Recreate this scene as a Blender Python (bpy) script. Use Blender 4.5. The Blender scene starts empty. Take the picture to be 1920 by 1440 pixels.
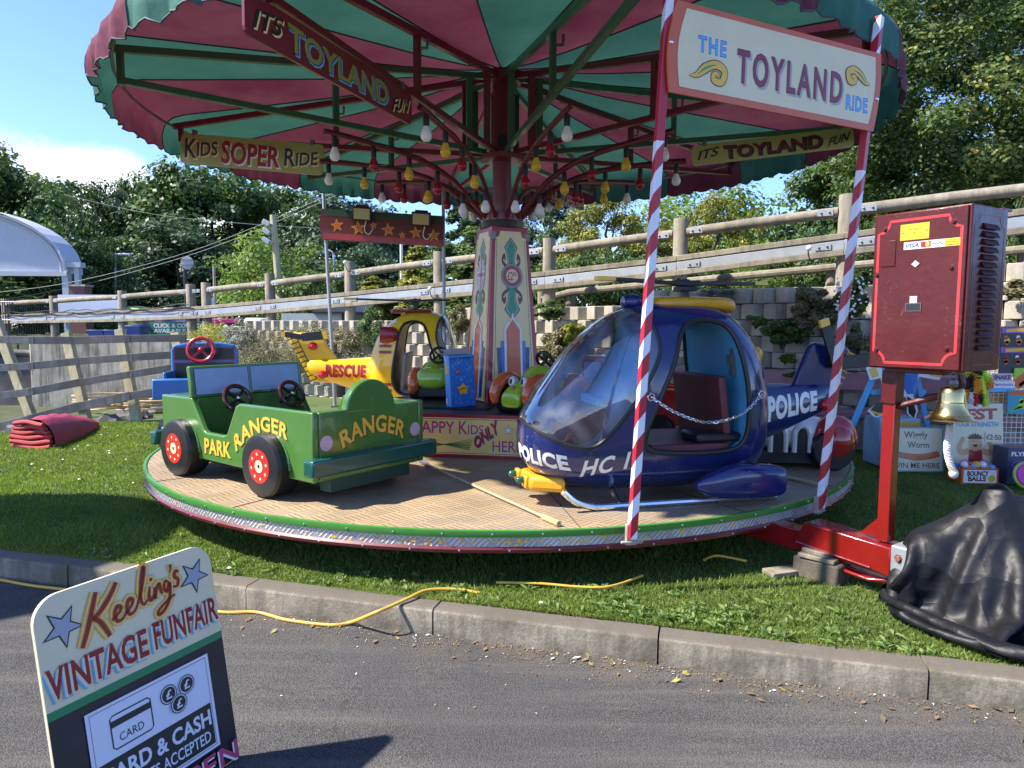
import bpy, bmesh, math, random
import numpy as np
from mathutils import Vector, Matrix
from mathutils.bvhtree import BVHTree

# ---------------------------------------------------------------- camera, sky, sun, exposure
SC = bpy.context.scene
COL = SC.collection
PI = math.pi
R_ = math.radians
FPX, PITCH, ROLL, EYE = 1300.0, 0.0845, 0.0037, 1.5      # focal length in photo pixels, downward pitch, roll, eye height
_fw = Vector((0, math.cos(PITCH), -math.sin(PITCH)))
_up = Vector((0, math.sin(PITCH), math.cos(PITCH)))
_rt = Vector((1, 0, 0)) * math.cos(ROLL) + _up * math.sin(ROLL)
_uv = Vector((1, 0, 0)) * -math.sin(ROLL) + _up * math.cos(ROLL)
cam_d = bpy.data.cameras.new('camera')
cam_d.sensor_width = 36.0
cam_d.lens = 36.0 * FPX / 1920.0
cam_d.clip_start, cam_d.clip_end = 0.05, 2000
cam = bpy.data.objects.new('camera', cam_d)
COL.objects.link(cam)
cam.matrix_world = Matrix(((_rt.x, _uv.x, -_fw.x, 0), (_rt.y, _uv.y, -_fw.y, 0), (_rt.z, _uv.z, -_fw.z, EYE), (0, 0, 0, 1)))
SC.camera = cam

SUN_AZ = Vector((-0.975, -0.14)).normalized()    # horizontal direction towards the sun (from the left)
SUN_EL = R_(49)
wd_ = bpy.data.worlds.new('World')
SC.world = wd_
wd_.use_nodes = True
nt = wd_.node_tree
nt.nodes.clear()
sky = nt.nodes.new('ShaderNodeTexSky')
sky.sky_type = 'NISHITA'
sky.sun_disc = False
sky.sun_elevation = SUN_EL
sky.sun_rotation = math.atan2(SUN_AZ.x, SUN_AZ.y)
sky.air_density = 1.0
sky.dust_density = 0.25
sky.altitude = 2200
sky.ozone_density = 3.0
bg = nt.nodes.new('ShaderNodeBackground')
bg.inputs['Strength'].default_value = 0.145
outw = nt.nodes.new('ShaderNodeOutputWorld')
# soft fair-weather clouds low in the sky
tc = nt.nodes.new('ShaderNodeTexCoord')
sep = nt.nodes.new('ShaderNodeSeparateXYZ')
nt.links.new(tc.outputs['Generated'], sep.inputs[0])
nz = nt.nodes.new('ShaderNodeTexNoise')
nz.inputs['Scale'].default_value = 5.5
nz.inputs['Detail'].default_value = 9
nz.inputs['Roughness'].default_value = 0.55
nt.links.new(tc.outputs['Generated'], nz.inputs['Vector'])
def _m(op, a, b):
    n = nt.nodes.new('ShaderNodeMath'); n.operation = op
    for i, s in enumerate((a, b)):
        if s is None: continue
        if isinstance(s, (int, float)): n.inputs[i].default_value = s
        else: nt.links.new(s, n.inputs[i])
    return n.outputs[0]
low = nt.nodes.new('ShaderNodeMapRange')
low.inputs['From Min'].default_value, low.inputs['From Max'].default_value = 0.14, 0.30
low.inputs['To Min'].default_value, low.inputs['To Max'].default_value = 1.0, -0.6
nt.links.new(sep.outputs['Z'], low.inputs['Value'])
side_ = nt.nodes.new('ShaderNodeMapRange')
side_.inputs['From Min'].default_value, side_.inputs['From Max'].default_value = -0.42, 0.25
side_.inputs['To Min'].default_value, side_.inputs['To Max'].default_value = 0.34, 0.0
nt.links.new(sep.outputs['X'], side_.inputs['Value'])
amt = _m('ADD', _m('ADD', nz.outputs['Fac'], _m('MULTIPLY', low.outputs[0], 0.34)), side_.outputs[0])
cr_ = nt.nodes.new('ShaderNodeMapRange')
cr_.interpolation_type = 'SMOOTHSTEP'
cr_.inputs['From Min'].default_value, cr_.inputs['From Max'].default_value = 1.0, 1.2
nt.links.new(amt, cr_.inputs['Value'])
mx = nt.nodes.new('ShaderNodeMixRGB')
mx.inputs['Color2'].default_value = (4.4, 4.5, 4.9, 1)
nt.links.new(cr_.outputs[0], mx.inputs['Fac'])
tint = nt.nodes.new('ShaderNodeMixRGB'); tint.blend_type = 'MULTIPLY'; tint.inputs['Fac'].default_value = 1.0; tint.inputs['Color2'].default_value = (0.70, 0.76, 0.98, 1)
nt.links.new(sky.outputs[0], tint.inputs['Color1'])
nt.links.new(tint.outputs[0], mx.inputs['Color1'])
nt.links.new(mx.outputs[0], bg.inputs['Color'])
nt.links.new(bg.outputs[0], outw.inputs[0])

sun_d = bpy.data.lights.new('sun', 'SUN')
sun_d.energy = 4.3
sun_d.angle = R_(1.2)
sun_d.color = (1.0, 0.93, 0.82)
sun = bpy.data.objects.new('sun', sun_d)
COL.objects.link(sun)
_sd = Vector((SUN_AZ.x * math.cos(SUN_EL), SUN_AZ.y * math.cos(SUN_EL), math.sin(SUN_EL)))
sun.rotation_euler = _sd.to_track_quat('Z', 'Y').to_euler()
sun.location = (-12, -8, 15)
SC.view_settings.view_transform = 'Standard'
SC.view_settings.look = 'None'
SC.view_settings.exposure = 1.46
SC.view_settings.gamma = 1.0
SC.view_settings.use_curve_mapping = False
SC.cycles.max_bounces = 8
SC.cycles.transparent_max_bounces = 16
random.seed(7)
NR = np.random.default_rng(7)

# ---------------------------------------------------------------- helpers
EYEP = Vector((0, 0, EYE))
def ray(u, v): return _fw + _rt * ((u - 960) / FPX) - _uv * ((v - 720) / FPX)
def at_z(u, v, z):
    d = ray(u, v); return EYEP + d * ((z - EYE) / d.z)
def at_y(u, v, y):
    d = ray(u, v); return EYEP + d * (y / d.y)
def on_plane(u, v, p0, n):
    d = ray(u, v); n = Vector(n); return EYEP + d * ((Vector(p0) - EYEP).dot(n) / d.dot(n))
def frame(o, ux, uy):                       # matrix whose x,y axes span a plane at o and z is its normal
    ux = Vector(ux).normalized(); uy = Vector(uy); uy = (uy - ux * uy.dot(ux)).normalized(); n = ux.cross(uy)
    o = Vector(o)
    return Matrix(((ux.x, uy.x, n.x, o.x), (ux.y, uy.y, n.y, o.y), (ux.z, uy.z, n.z, o.z), (0, 0, 0, 1)))
def yaw_frame(o, fwd):                      # x = forward (horizontal), y = left, z = up
    f = Vector((fwd[0], fwd[1], 0)).normalized()
    return frame(o, f, (-f.y, f.x, 0))
def catmull(pts, n=6, closed=False):
    P = [Vector(p) for p in pts]; out = []; k = len(P)
    rng = range(k if closed else k - 1)
    for i in rng:
        if closed: a, b, c, d = P[(i - 1) % k], P[i], P[(i + 1) % k], P[(i + 2) % k]
        else: a, b, c, d = P[max(i - 1, 0)], P[i], P[i + 1], P[min(i + 2, k - 1)]
        for j in range(n):
            t = j / n
            out.append(0.5 * ((2 * b) + (c - a) * t + (2 * a - 5 * b + 4 * c - d) * t * t + (3 * b - a - 3 * c + d) * t ** 3))
    if not closed: out.append(P[-1])
    return out
def interp(x, xs, ys): return float(np.interp(x, xs, ys))

WM = {}
def link(o, parent=None):
    COL.objects.link(o)
    if parent is not None:
        o.parent = parent
        WM[o.name] = WM.get(parent.name, Matrix())
    return o
def thing(name, label, cat, M=None, group=None, kind=None):
    o = bpy.data.objects.new(name, None)
    COL.objects.link(o)
    o.empty_display_size = 0.2
    M = Matrix() if M is None else M
    if isinstance(M, (tuple, Vector)): M = Matrix.Translation(M)
    o.matrix_world = M
    o.location = M.to_translation(); o.rotation_mode = 'XYZ'; o.rotation_euler = M.to_euler()
    WM[o.name] = M
    return tag(o, label, cat, group, kind)
def tag(o, label=None, cat=None, group=None, kind=None):
    if label: o['label'] = label
    if cat: o['category'] = cat
    if group: o['group'] = group
    if kind: o['kind'] = kind
    return o
def copy_tree(o, parent=None):
    c = o.copy(); COL.objects.link(c)
    if parent is not None: c.parent = parent
    for ch in list(o.children): copy_tree(ch, c)
    return c

class MB:
    """collects shapes, then links them as one mesh object"""
    def __init__(s): s.v = []; s.f = []; s.m = []; s.uv = {}
    def add(s, vs, fs, mi=0, M=None):
        b = len(s.v)
        s.v += [tuple(M @ Vector(v)) if M is not None else tuple(v) for v in vs]
        for f in fs: s.f.append(tuple(i + b for i in f)); s.m.append(mi)
        return s
    def box(s, c, size, M=None, mi=0):
        x, y, z = size[0] / 2, size[1] / 2, size[2] / 2; c = Vector(c)
        vs = [c + Vector((i * x, j * y, k * z)) for i in (-1, 1) for j in (-1, 1) for k in (-1, 1)]
        return s.add(vs, [(0, 1, 3, 2), (4, 6, 7, 5), (0, 4, 5, 1), (2, 3, 7, 6), (0, 2, 6, 4), (1, 5, 7, 3)], mi, M)
    def beam(s, p, q, w, h, mi=0, up=(0, 0, 1), M=None):
        p, q = Vector(p), Vector(q); d = (q - p).normalized(); up = Vector(up)
        if abs(d.dot(up)) > 0.99: up = Vector((1, 0, 0))
        x = d.cross(up).normalized(); y = x.cross(d)
        vs = [e + x * (i * w / 2) + y * (j * h / 2) for e in (p, q) for i, j in ((-1, -1), (1, -1), (1, 1), (-1, 1))]
        return s.add(vs, [(3, 2, 1, 0), (4, 5, 6, 7), (0, 1, 5, 4), (1, 2, 6, 5), (2, 3, 7, 6), (3, 0, 4, 7)], mi, M)
    def tube(s, path, r, n=8, mi=0, closed=False, M=None):
        P = [Vector(p) for p in path]; k = len(P)
        rr = r if isinstance(r, (list, tuple)) else [r] * k
        ref = Vector((0, 0, 1)); vs = []; prev = None
        for i in range(k):
            if closed: t = (P[(i + 1) % k] - P[(i - 1) % k]).normalized()
            else: t = (P[min(i + 1, k - 1)] - P[max(i - 1, 0)]).normalized()
            if prev is None:
                if abs(t.dot(ref)) > 0.9: ref = Vector((1, 0, 0))
                x = t.cross(ref).normalized()
            else:
                x = prev - t * prev.dot(t)
                x = x.normalized() if x.length > 1e-6 else t.orthogonal().normalized()
            prev = x; y = t.cross(x)
            vs += [P[i] + (x * math.cos(a) + y * math.sin(a)) * rr[i] for a in (2 * PI * j / n for j in range(n))]
        fs = []
        for i in range(k if closed else k - 1):
            a, b = i * n, ((i + 1) % k) * n
            fs += [(a + j, a + (j + 1) % n, b + (j + 1) % n, b + j) for j in range(n)]
        if not closed: fs += [tuple(reversed(range(n))), tuple(range((k - 1) * n, k * n))]
        return s.add(vs, fs, mi, M)
    def lathe(s, prof, n=24, mi=0, M=None, cap=True, a0=0, a1=2 * PI):
        k = len(prof); full = abs(a1 - a0 - 2 * PI) < 1e-6; m = n if full else n + 1
        vs = [(r * math.cos(a), r * math.sin(a), z) for j in range(m) for a in (a0 + (a1 - a0) * j / n,) for r, z in prof]
        fs = []
        for j in range(n):
            a, b = j * k, ((j + 1) % m) * k
            fs += [(a + i, b + i, b + i + 1, a + i + 1) for i in range(k - 1)]
        if cap and full:
            if prof[0][0] > 1e-5: fs.append(tuple(j * k for j in reversed(range(n))))
            if prof[-1][0] > 1e-5: fs.append(tuple(j * k + k - 1 for j in range(n)))
        return s.add(vs, fs, mi, M)
    def prism(s, pts, z0, z1, mi=0, M=None, side_mi=None):
        n = len(pts)
        ar = sum(pts[i][0] * pts[(i + 1) % n][1] - pts[(i + 1) % n][0] * pts[i][1] for i in range(n))
        if ar < 0: pts = list(reversed(pts))
        if z1 < z0: z0, z1 = z1, z0
        vs = [(p[0], p[1], z0) for p in pts] + [(p[0], p[1], z1) for p in pts]
        s.add(vs, [tuple(reversed(range(n))), tuple(range(n, 2 * n))], mi, M)
        b = len(s.v) - 2 * n
        for i in range(n):
            j = (i + 1) % n
            s.f.append((b + i, b + j, b + n + j, b + n + i)); s.m.append(mi if side_mi is None else side_mi)
        return s
    def ball(s, c, r, n=16, k=10, mi=0, M=None):
        r = r if isinstance(r, (tuple, list)) else (r, r, r); c = Vector(c)
        vs = [c + Vector((0, 0, -r[2]))]
        for i in range(1, k):
            a = -PI / 2 + PI * i / k
            vs += [c + Vector((r[0] * math.cos(a) * math.cos(b), r[1] * math.cos(a) * math.sin(b), r[2] * math.sin(a))) for b in (2 * PI * j / n for j in range(n))]
        vs.append(c + Vector((0, 0, r[2])))
        fs = [(0, 1 + (j + 1) % n, 1 + j) for j in range(n)]
        for i in range(k - 2):
            a, b = 1 + i * n, 1 + (i + 1) * n
            fs += [(a + j, a + (j + 1) % n, b + (j + 1) % n, b + j) for j in range(n)]
        L = len(vs) - 1; a = 1 + (k - 2) * n
        fs += [(a + j, a + (j + 1) % n, L) for j in range(n)]
        return s.add(vs, fs, mi, M)
    def torus(s, c, R, r, n=32, k=10, M=None, mi=0):
        c = Vector(c)
        return s.tube([c + Vector((R * math.cos(a), R * math.sin(a), 0)) for a in (2 * PI * j / n for j in range(n))], r, k, mi, True, M)
    def build(s, name, mats, parent=None, world=False, smooth=35, bevel=0, seg=2, uv=None, tri=False):
        me = bpy.data.meshes.new(name)
        vs = s.v
        if world and parent is not None:
            inv = WM.get(parent.name, Matrix()).inverted()
            vs = [tuple(inv @ Vector(v)) for v in vs]
        me.from_pydata(vs, [], s.f)
        if not isinstance(mats, (list, tuple)): mats = [mats]
        for m in mats: me.materials.append(m)
        if len(mats) > 1: me.polygons.foreach_set('material_index', [min(i, len(mats) - 1) for i in s.m])
        if uv is not None:
            lay = me.uv_layers.new(name='UVMap')
            co = [uv(Vector(s.v[l.vertex_index])) for l in me.loops]
            lay.data.foreach_set('uv', [c for p in co for c in p])
        if smooth:
            me.shade_smooth(); me.set_sharp_from_angle(angle=R_(smooth))
        me.update()
        o = bpy.data.objects.new(name, me)
        link(o, parent)
        if bevel:
            b = o.modifiers.new('bevel', 'BEVEL'); b.width = bevel; b.segments = seg; b.limit_method = 'ANGLE'; b.angle_limit = R_(40)
        return o

# ---------------------------------------------------------------- materials
def srgb(h):
    if isinstance(h, str):
        h = h.lstrip('#'); c = [int(h[i:i + 2], 16) / 255 for i in (0, 2, 4)]
        c = [x / 12.92 if x <= 0.04045 else ((x + 0.055) / 1.055) ** 2.4 for x in c]
        return (*c, 1)
    return (*h[:3], 1)
MATS = {}
def mat(name, col, rough=0.5, metal=0.0, var=0.0, var_scale=6.0, bump=0.0, bump_scale=40.0, coat=0.0, col2=None, spec=0.5, trans=0.0, grime=0.0, grime_col=(0.06, 0.05, 0.035), chip=None):
    """painted / natural surface: base colour with noise variation, optional grime blotches, roughness variation and bump"""
    if name in MATS: return MATS[name]
    m = bpy.data.materials.new(name); m.use_nodes = True
    t = m.node_tree; b = t.nodes['Principled BSDF']; L = t.links
    b.inputs['Metallic'].default_value = metal
    b.inputs['Roughness'].default_value = rough
    b.inputs['Specular IOR Level'].default_value = spec
    if coat: b.inputs['Coat Weight'].default_value = coat; b.inputs['Coat Roughness'].default_value = 0.06
    c = srgb(col)
    b.inputs['Base Color'].default_value = c
    tcn = t.nodes.new('ShaderNodeTexCoord')
    last = None
    if var or col2:
        n = t.nodes.new('ShaderNodeTexNoise'); n.inputs['Scale'].default_value = var_scale; n.inputs['Detail'].default_value = 6; n.inputs['Roughness'].default_value = 0.65
        L.new(tcn.outputs['Object'], n.inputs['Vector'])
        r = t.nodes.new('ShaderNodeValToRGB'); r.color_ramp.elements[0].position = 0.3; r.color_ramp.elements[1].position = 0.72
        c2 = srgb(col2) if col2 else tuple(min(1, x * (1 + var)) for x in c[:3]) + (1,)
        c1 = c if col2 else tuple(x * (1 - var) for x in c[:3]) + (1,)
        r.color_ramp.elements[0].color = c1; r.color_ramp.elements[1].color = c2
        L.new(n.outputs['Fac'], r.inputs['Fac']); last = r.outputs['Color']
    if grime:
        n2 = t.nodes.new('ShaderNodeTexNoise'); n2.inputs['Scale'].default_value = 3.1; n2.inputs['Detail'].default_value = 10; n2.inputs['Roughness'].default_value = 0.7
        L.new(tcn.outputs['Object'], n2.inputs['Vector'])
        mr = t.nodes.new('ShaderNodeMapRange'); mr.inputs['From Min'].default_value = 0.5; mr.inputs['From Max'].default_value = 0.8; mr.inputs['To Max'].default_value = grime
        L.new(n2.outputs['Fac'], mr.inputs['Value'])
        mxn = t.nodes.new('ShaderNodeMixRGB'); mxn.inputs['Color1'].default_value = c; mxn.inputs['Color2'].default_value = (*grime_col, 1)
        L.new(mr.outputs[0], mxn.inputs['Fac'])
        if last is not None: L.new(last, mxn.inputs['Color1'])
        last = mxn.outputs[0]
    if chip:                                    # small chips and scuffs in the paint
        n4 = t.nodes.new('ShaderNodeTexNoise'); n4.inputs['Scale'].default_value = 30; n4.inputs['Detail'].default_value = 7; n4.inputs['Roughness'].default_value = 0.8; n4.inputs['Distortion'].default_value = 1.5
        L.new(tcn.outputs['Object'], n4.inputs['Vector'])
        n5 = t.nodes.new('ShaderNodeTexNoise'); n5.inputs['Scale'].default_value = 2.6; n5.inputs['Detail'].default_value = 3
        L.new(tcn.outputs['Object'], n5.inputs['Vector'])
        ad = t.nodes.new('ShaderNodeMath'); ad.operation = 'MULTIPLY_ADD'; ad.inputs[1].default_value = 0.45
        L.new(n5.outputs['Fac'], ad.inputs[0]); L.new(n4.outputs['Fac'], ad.inputs[2])
        m4 = t.nodes.new('ShaderNodeMapRange'); m4.inputs['From Min'].default_value = 0.86; m4.inputs['From Max'].default_value = 0.90; m4.inputs['To Max'].default_value = 0.8
        L.new(ad.outputs[0], m4.inputs['Value'])
        x4 = t.nodes.new('ShaderNodeMixRGB'); x4.inputs['Color1'].default_value = c; x4.inputs['Color2'].default_value = (*chip, 1); L.new(m4.outputs[0], x4.inputs['Fac'])
        if last is not None: L.new(last, x4.inputs['Color1'])
        last = x4.outputs[0]
    if last is not None: L.new(last, b.inputs['Base Color'])
    n3 = t.nodes.new('ShaderNodeTexNoise'); n3.inputs['Scale'].default_value = 9; n3.inputs['Detail'].default_value = 5
    L.new(tcn.outputs['Object'], n3.inputs['Vector'])
    mr3 = t.nodes.new('ShaderNodeMapRange'); mr3.inputs['To Min'].default_value = max(0.02, rough - 0.09); mr3.inputs['To Max'].default_value = min(1, rough + 0.11)
    L.new(n3.outputs['Fac'], mr3.inputs['Value']); L.new(mr3.outputs[0], b.inputs['Roughness'])
    if bump:
        nb = t.nodes.new('ShaderNodeTexNoise'); nb.inputs['Scale'].default_value = bump_scale; nb.inputs['Detail'].default_value = 4
        L.new(tcn.outputs['Object'], nb.inputs['Vector'])
        bp = t.nodes.new('ShaderNodeBump'); bp.inputs['Strength'].default_value = bump; bp.inputs['Distance'].default_value = 0.01
        L.new(nb.outputs['Fac'], bp.inputs['Height']); L.new(bp.outputs[0], b.inputs['Normal'])
    if trans:                                   # cloth or leaf that lets light through
        tr = t.nodes.new('ShaderNodeBsdfTranslucent'); ms = t.nodes.new('ShaderNodeMixShader'); ms.inputs['Fac'].default_value = trans
        tr.inputs['Color'].default_value = c
        if last is not None: L.new(last, tr.inputs['Color'])
        L.new(b.outputs[0], ms.inputs[1]); L.new(tr.outputs[0], ms.inputs[2])
        L.new(ms.outputs[0], t.nodes['Material Output'].inputs['Surface'])
    MATS[name] = m
    return m
def paint(name, col, rough=0.28, var=0.08, grime=0.12, **k):
    return mat(name, col, rough, var=var, grime=grime, coat=0.25, bump=k.pop('bump', 0.06), bump_scale=k.pop('bump_scale', 25), **k)
def glass_mat(name, tint=(0.9, 0.95, 1.0), refl=1.0, haze=0.0):
    if name in MATS: return MATS[name]
    m = bpy.data.materials.new(name); m.use_nodes = True; t = m.node_tree; t.nodes.clear(); L = t.links
    o = t.nodes.new('ShaderNodeOutputMaterial'); tr = t.nodes.new('ShaderNodeBsdfTransparent'); tr.inputs[0].default_value = (*tint, 1)
    gl = t.nodes.new('ShaderNodeBsdfGlossy'); gl.inputs['Roughness'].default_value = 0.03
    fr = t.nodes.new('ShaderNodeFresnel'); fr.inputs[0].default_value = 1.5
    mr = t.nodes.new('ShaderNodeMath'); mr.operation = 'MULTIPLY'; mr.inputs[1].default_value = refl; mr.use_clamp = True
    ms = t.nodes.new('ShaderNodeMixShader')
    L.new(fr.outputs[0], mr.inputs[0]); L.new(mr.outputs[0], ms.inputs[0]); L.new(tr.outputs[0], ms.inputs[1]); L.new(gl.outputs[0], ms.inputs[2])
    last = ms.outputs[0]
    if haze:                                    # pale blotches on the acrylic, painting in its whitish reflection
        df = t.nodes.new('ShaderNodeBsdfDiffuse'); df.inputs[0].default_value = (0.75, 0.78, 0.82, 1)
        tcn = t.nodes.new('ShaderNodeTexCoord'); n = t.nodes.new('ShaderNodeTexNoise'); n.inputs['Scale'].default_value = 3.5; n.inputs['Detail'].default_value = 9; n.inputs['Distortion'].default_value = 0.8
        L.new(tcn.outputs['Object'], n.inputs['Vector'])
        mr2 = t.nodes.new('ShaderNodeMapRange'); mr2.inputs['From Min'].default_value = 0.4; mr2.inputs['From Max'].default_value = 0.75; mr2.inputs['To Max'].default_value = haze
        L.new(n.outputs['Fac'], mr2.inputs['Value'])
        m2 = t.nodes.new('ShaderNodeMixShader'); L.new(mr2.outputs[0], m2.inputs[0]); L.new(last, m2.inputs[1]); L.new(df.outputs[0], m2.inputs[2]); last = m2.outputs[0]
    L.new(last, o.inputs[0])
    MATS[name] = m
    return m

def tread_mat(name, col_lo, col_hi, scale, metal=0.0, rough=0.5, uvmap=False, bars=4.0, depth=0.35, wear=None):
    """five-bar tread plate: groups of parallel raised bars turned alternately"""
    if name in MATS: return MATS[name]
    m = bpy.data.materials.new(name); m.use_nodes = True; t = m.node_tree; b = t.nodes['Principled BSDF']; L = t.links
    def N(tp, **k):
        n = t.nodes.new(tp)
        for a, v in k.items(): setattr(n, a, v)
        return n
    def MA(op, a, c=0.0):
        n = N('ShaderNodeMath', operation=op)
        for i, s in enumerate((a, c)):
            if isinstance(s, (int, float)): n.inputs[i].default_value = s
            else: L.new(s, n.inputs[i])
        return n.outputs[0]
    tcn = N('ShaderNodeTexCoord'); mp = N('ShaderNodeMapping')
    mp.inputs['Rotation'].default_value = (0, 0, R_(45)); mp.inputs['Scale'].default_value = (scale, scale, scale)
    L.new(tcn.outputs['UV' if uvmap else 'Object'], mp.inputs['Vector'])
    sp = N('ShaderNodeSeparateXYZ'); L.new(mp.outputs[0], sp.inputs[0])
    x, y = sp.outputs['X'], sp.outputs['Y']
    par = MA('MODULO', MA('ADD', MA('ADD', MA('FLOOR', x), MA('FLOOR', y)), 1000.0), 2.0)
    fx, fy = MA('FRACT', x), MA('FRACT', y)
    def bar(al, ac):
        w = MA('SINE', MA('MULTIPLY', ac, 2 * PI * bars))
        edge = MA('MINIMUM', al, MA('SUBTRACT', 1.0, al))
        k = MA('MULTIPLY', MA('GREATER_THAN', edge, 0.08), MA('MAXIMUM', w, 0.0))
        return k
    hx, hy = bar(fx, fy), bar(fy, fx)
    h = MA('ADD', MA('MULTIPLY', hx, par), MA('MULTIPLY', hy, MA('SUBTRACT', 1.0, par)))
    nz1 = N('ShaderNodeTexNoise'); nz1.inputs['Scale'].default_value = 2.3; nz1.inputs['Detail'].default_value = 8
    L.new(tcn.outputs['Object'], nz1.inputs['Vector'])
    rp = N('ShaderNodeMapRange'); rp.inputs['From Min'].default_value = 0.35; rp.inputs['From Max'].default_value = 0.7
    L.new(nz1.outputs['Fac'], rp.inputs['Value'])
    m1 = N('ShaderNodeMixRGB'); m1.inputs['Color1'].default_value = srgb(col_lo); m1.inputs['Color2'].default_value = srgb(col_hi)
    L.new(MA('MULTIPLY', h, 0.75), m1.inputs['Fac'])
    m2 = N('ShaderNodeMixRGB', blend_type='MULTIPLY'); m2.inputs['Fac'].default_value = 1
    rr = N('ShaderNodeValToRGB'); rr.color_ramp.elements[0].color = (0.7, 0.68, 0.66, 1); rr.color_ramp.elements[1].color = (1.1, 1.08, 1.05, 1)
    L.new(rp.outputs[0], rr.inputs['Fac']); L.new(m1.outputs[0], m2.inputs['Color1']); L.new(rr.outputs[0], m2.inputs['Color2'])
    last = m2.outputs[0]
    if wear:
        nw = N('ShaderNodeTexNoise'); nw.inputs['Scale'].default_value = 1.1; nw.inputs['Detail'].default_value = 12; nw.inputs['Roughness'].default_value = 0.72
        L.new(tcn.outputs['Object'], nw.inputs['Vector'])
        rw = N('ShaderNodeValToRGB'); rw.color_ramp.elements[0].position = 0.50; rw.color_ramp.elements[0].color = (0, 0, 0, 1); rw.color_ramp.elements[1].position = 0.66; rw.color_ramp.elements[1].color = (0.75, 0.75, 0.75, 1)
        L.new(nw.outputs['Fac'], rw.inputs['Fac'])
        m3 = N('ShaderNodeMixRGB'); m3.inputs['Color2'].default_value = srgb(wear); L.new(rw.outputs[0], m3.inputs['Fac']); L.new(last, m3.inputs['Color1']); last = m3.outputs[0]
    L.new(last, b.inputs['Base Color'])
    b.inputs['Metallic'].default_value = metal; b.inputs['Roughness'].default_value = rough
    bp = N('ShaderNodeBump'); bp.inputs['Strength'].default_value = depth; bp.inputs['Distance'].default_value = 0.006
    L.new(h, bp.inputs['Height']); L.new(bp.outputs[0], b.inputs['Normal'])
    MATS[name] = m
    return m

# ---------------------------------------------------------------- painted lettering and artwork
_tcache = {}
def text_geo(txt, offset=0.0, shear=0.0, spacing=1.0):
    k = (txt, offset, shear, spacing)
    if k in _tcache: return _tcache[k]
    cu = bpy.data.curves.new('lettering', 'FONT'); cu.body = txt; cu.size = 1.0; cu.offset = offset; cu.shear = shear
    cu.space_character = spacing; cu.resolution_u = 3; cu.fill_mode = 'FRONT'
    ob = bpy.data.objects.new('lettering', cu)
    me = bpy.data.meshes.new_from_object(ob)
    vs = np.array([v.co[:2] for v in me.vertices]); fs = [tuple(p.vertices) for p in me.polygons]
    bpy.data.objects.remove(ob); bpy.data.curves.remove(cu); bpy.data.meshes.remove(me)
    _tcache[k] = (vs, fs)
    return vs, fs
def refine(pts, faces, d):
    bm = bmesh.new(); vs = [bm.verts.new((p[0], p[1], 0)) for p in pts]
    for f in faces:
        try: bm.faces.new([vs[i] for i in f])
        except ValueError: pass
    bmesh.ops.triangulate(bm, faces=bm.faces[:])
    for _ in range(5):
        es = [e for e in bm.edges if e.calc_length() > d]
        if not es: break
        bmesh.ops.subdivide_edges(bm, edges=es, cuts=1, use_grid_fill=False)
        bmesh.ops.triangulate(bm, faces=bm.faces[:])
    bm.verts.index_update(); P = [v.co[:2] for v in bm.verts]; F = [tuple(v.index for v in f.verts) for f in bm.faces]; bm.free()
    return P, F
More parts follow.
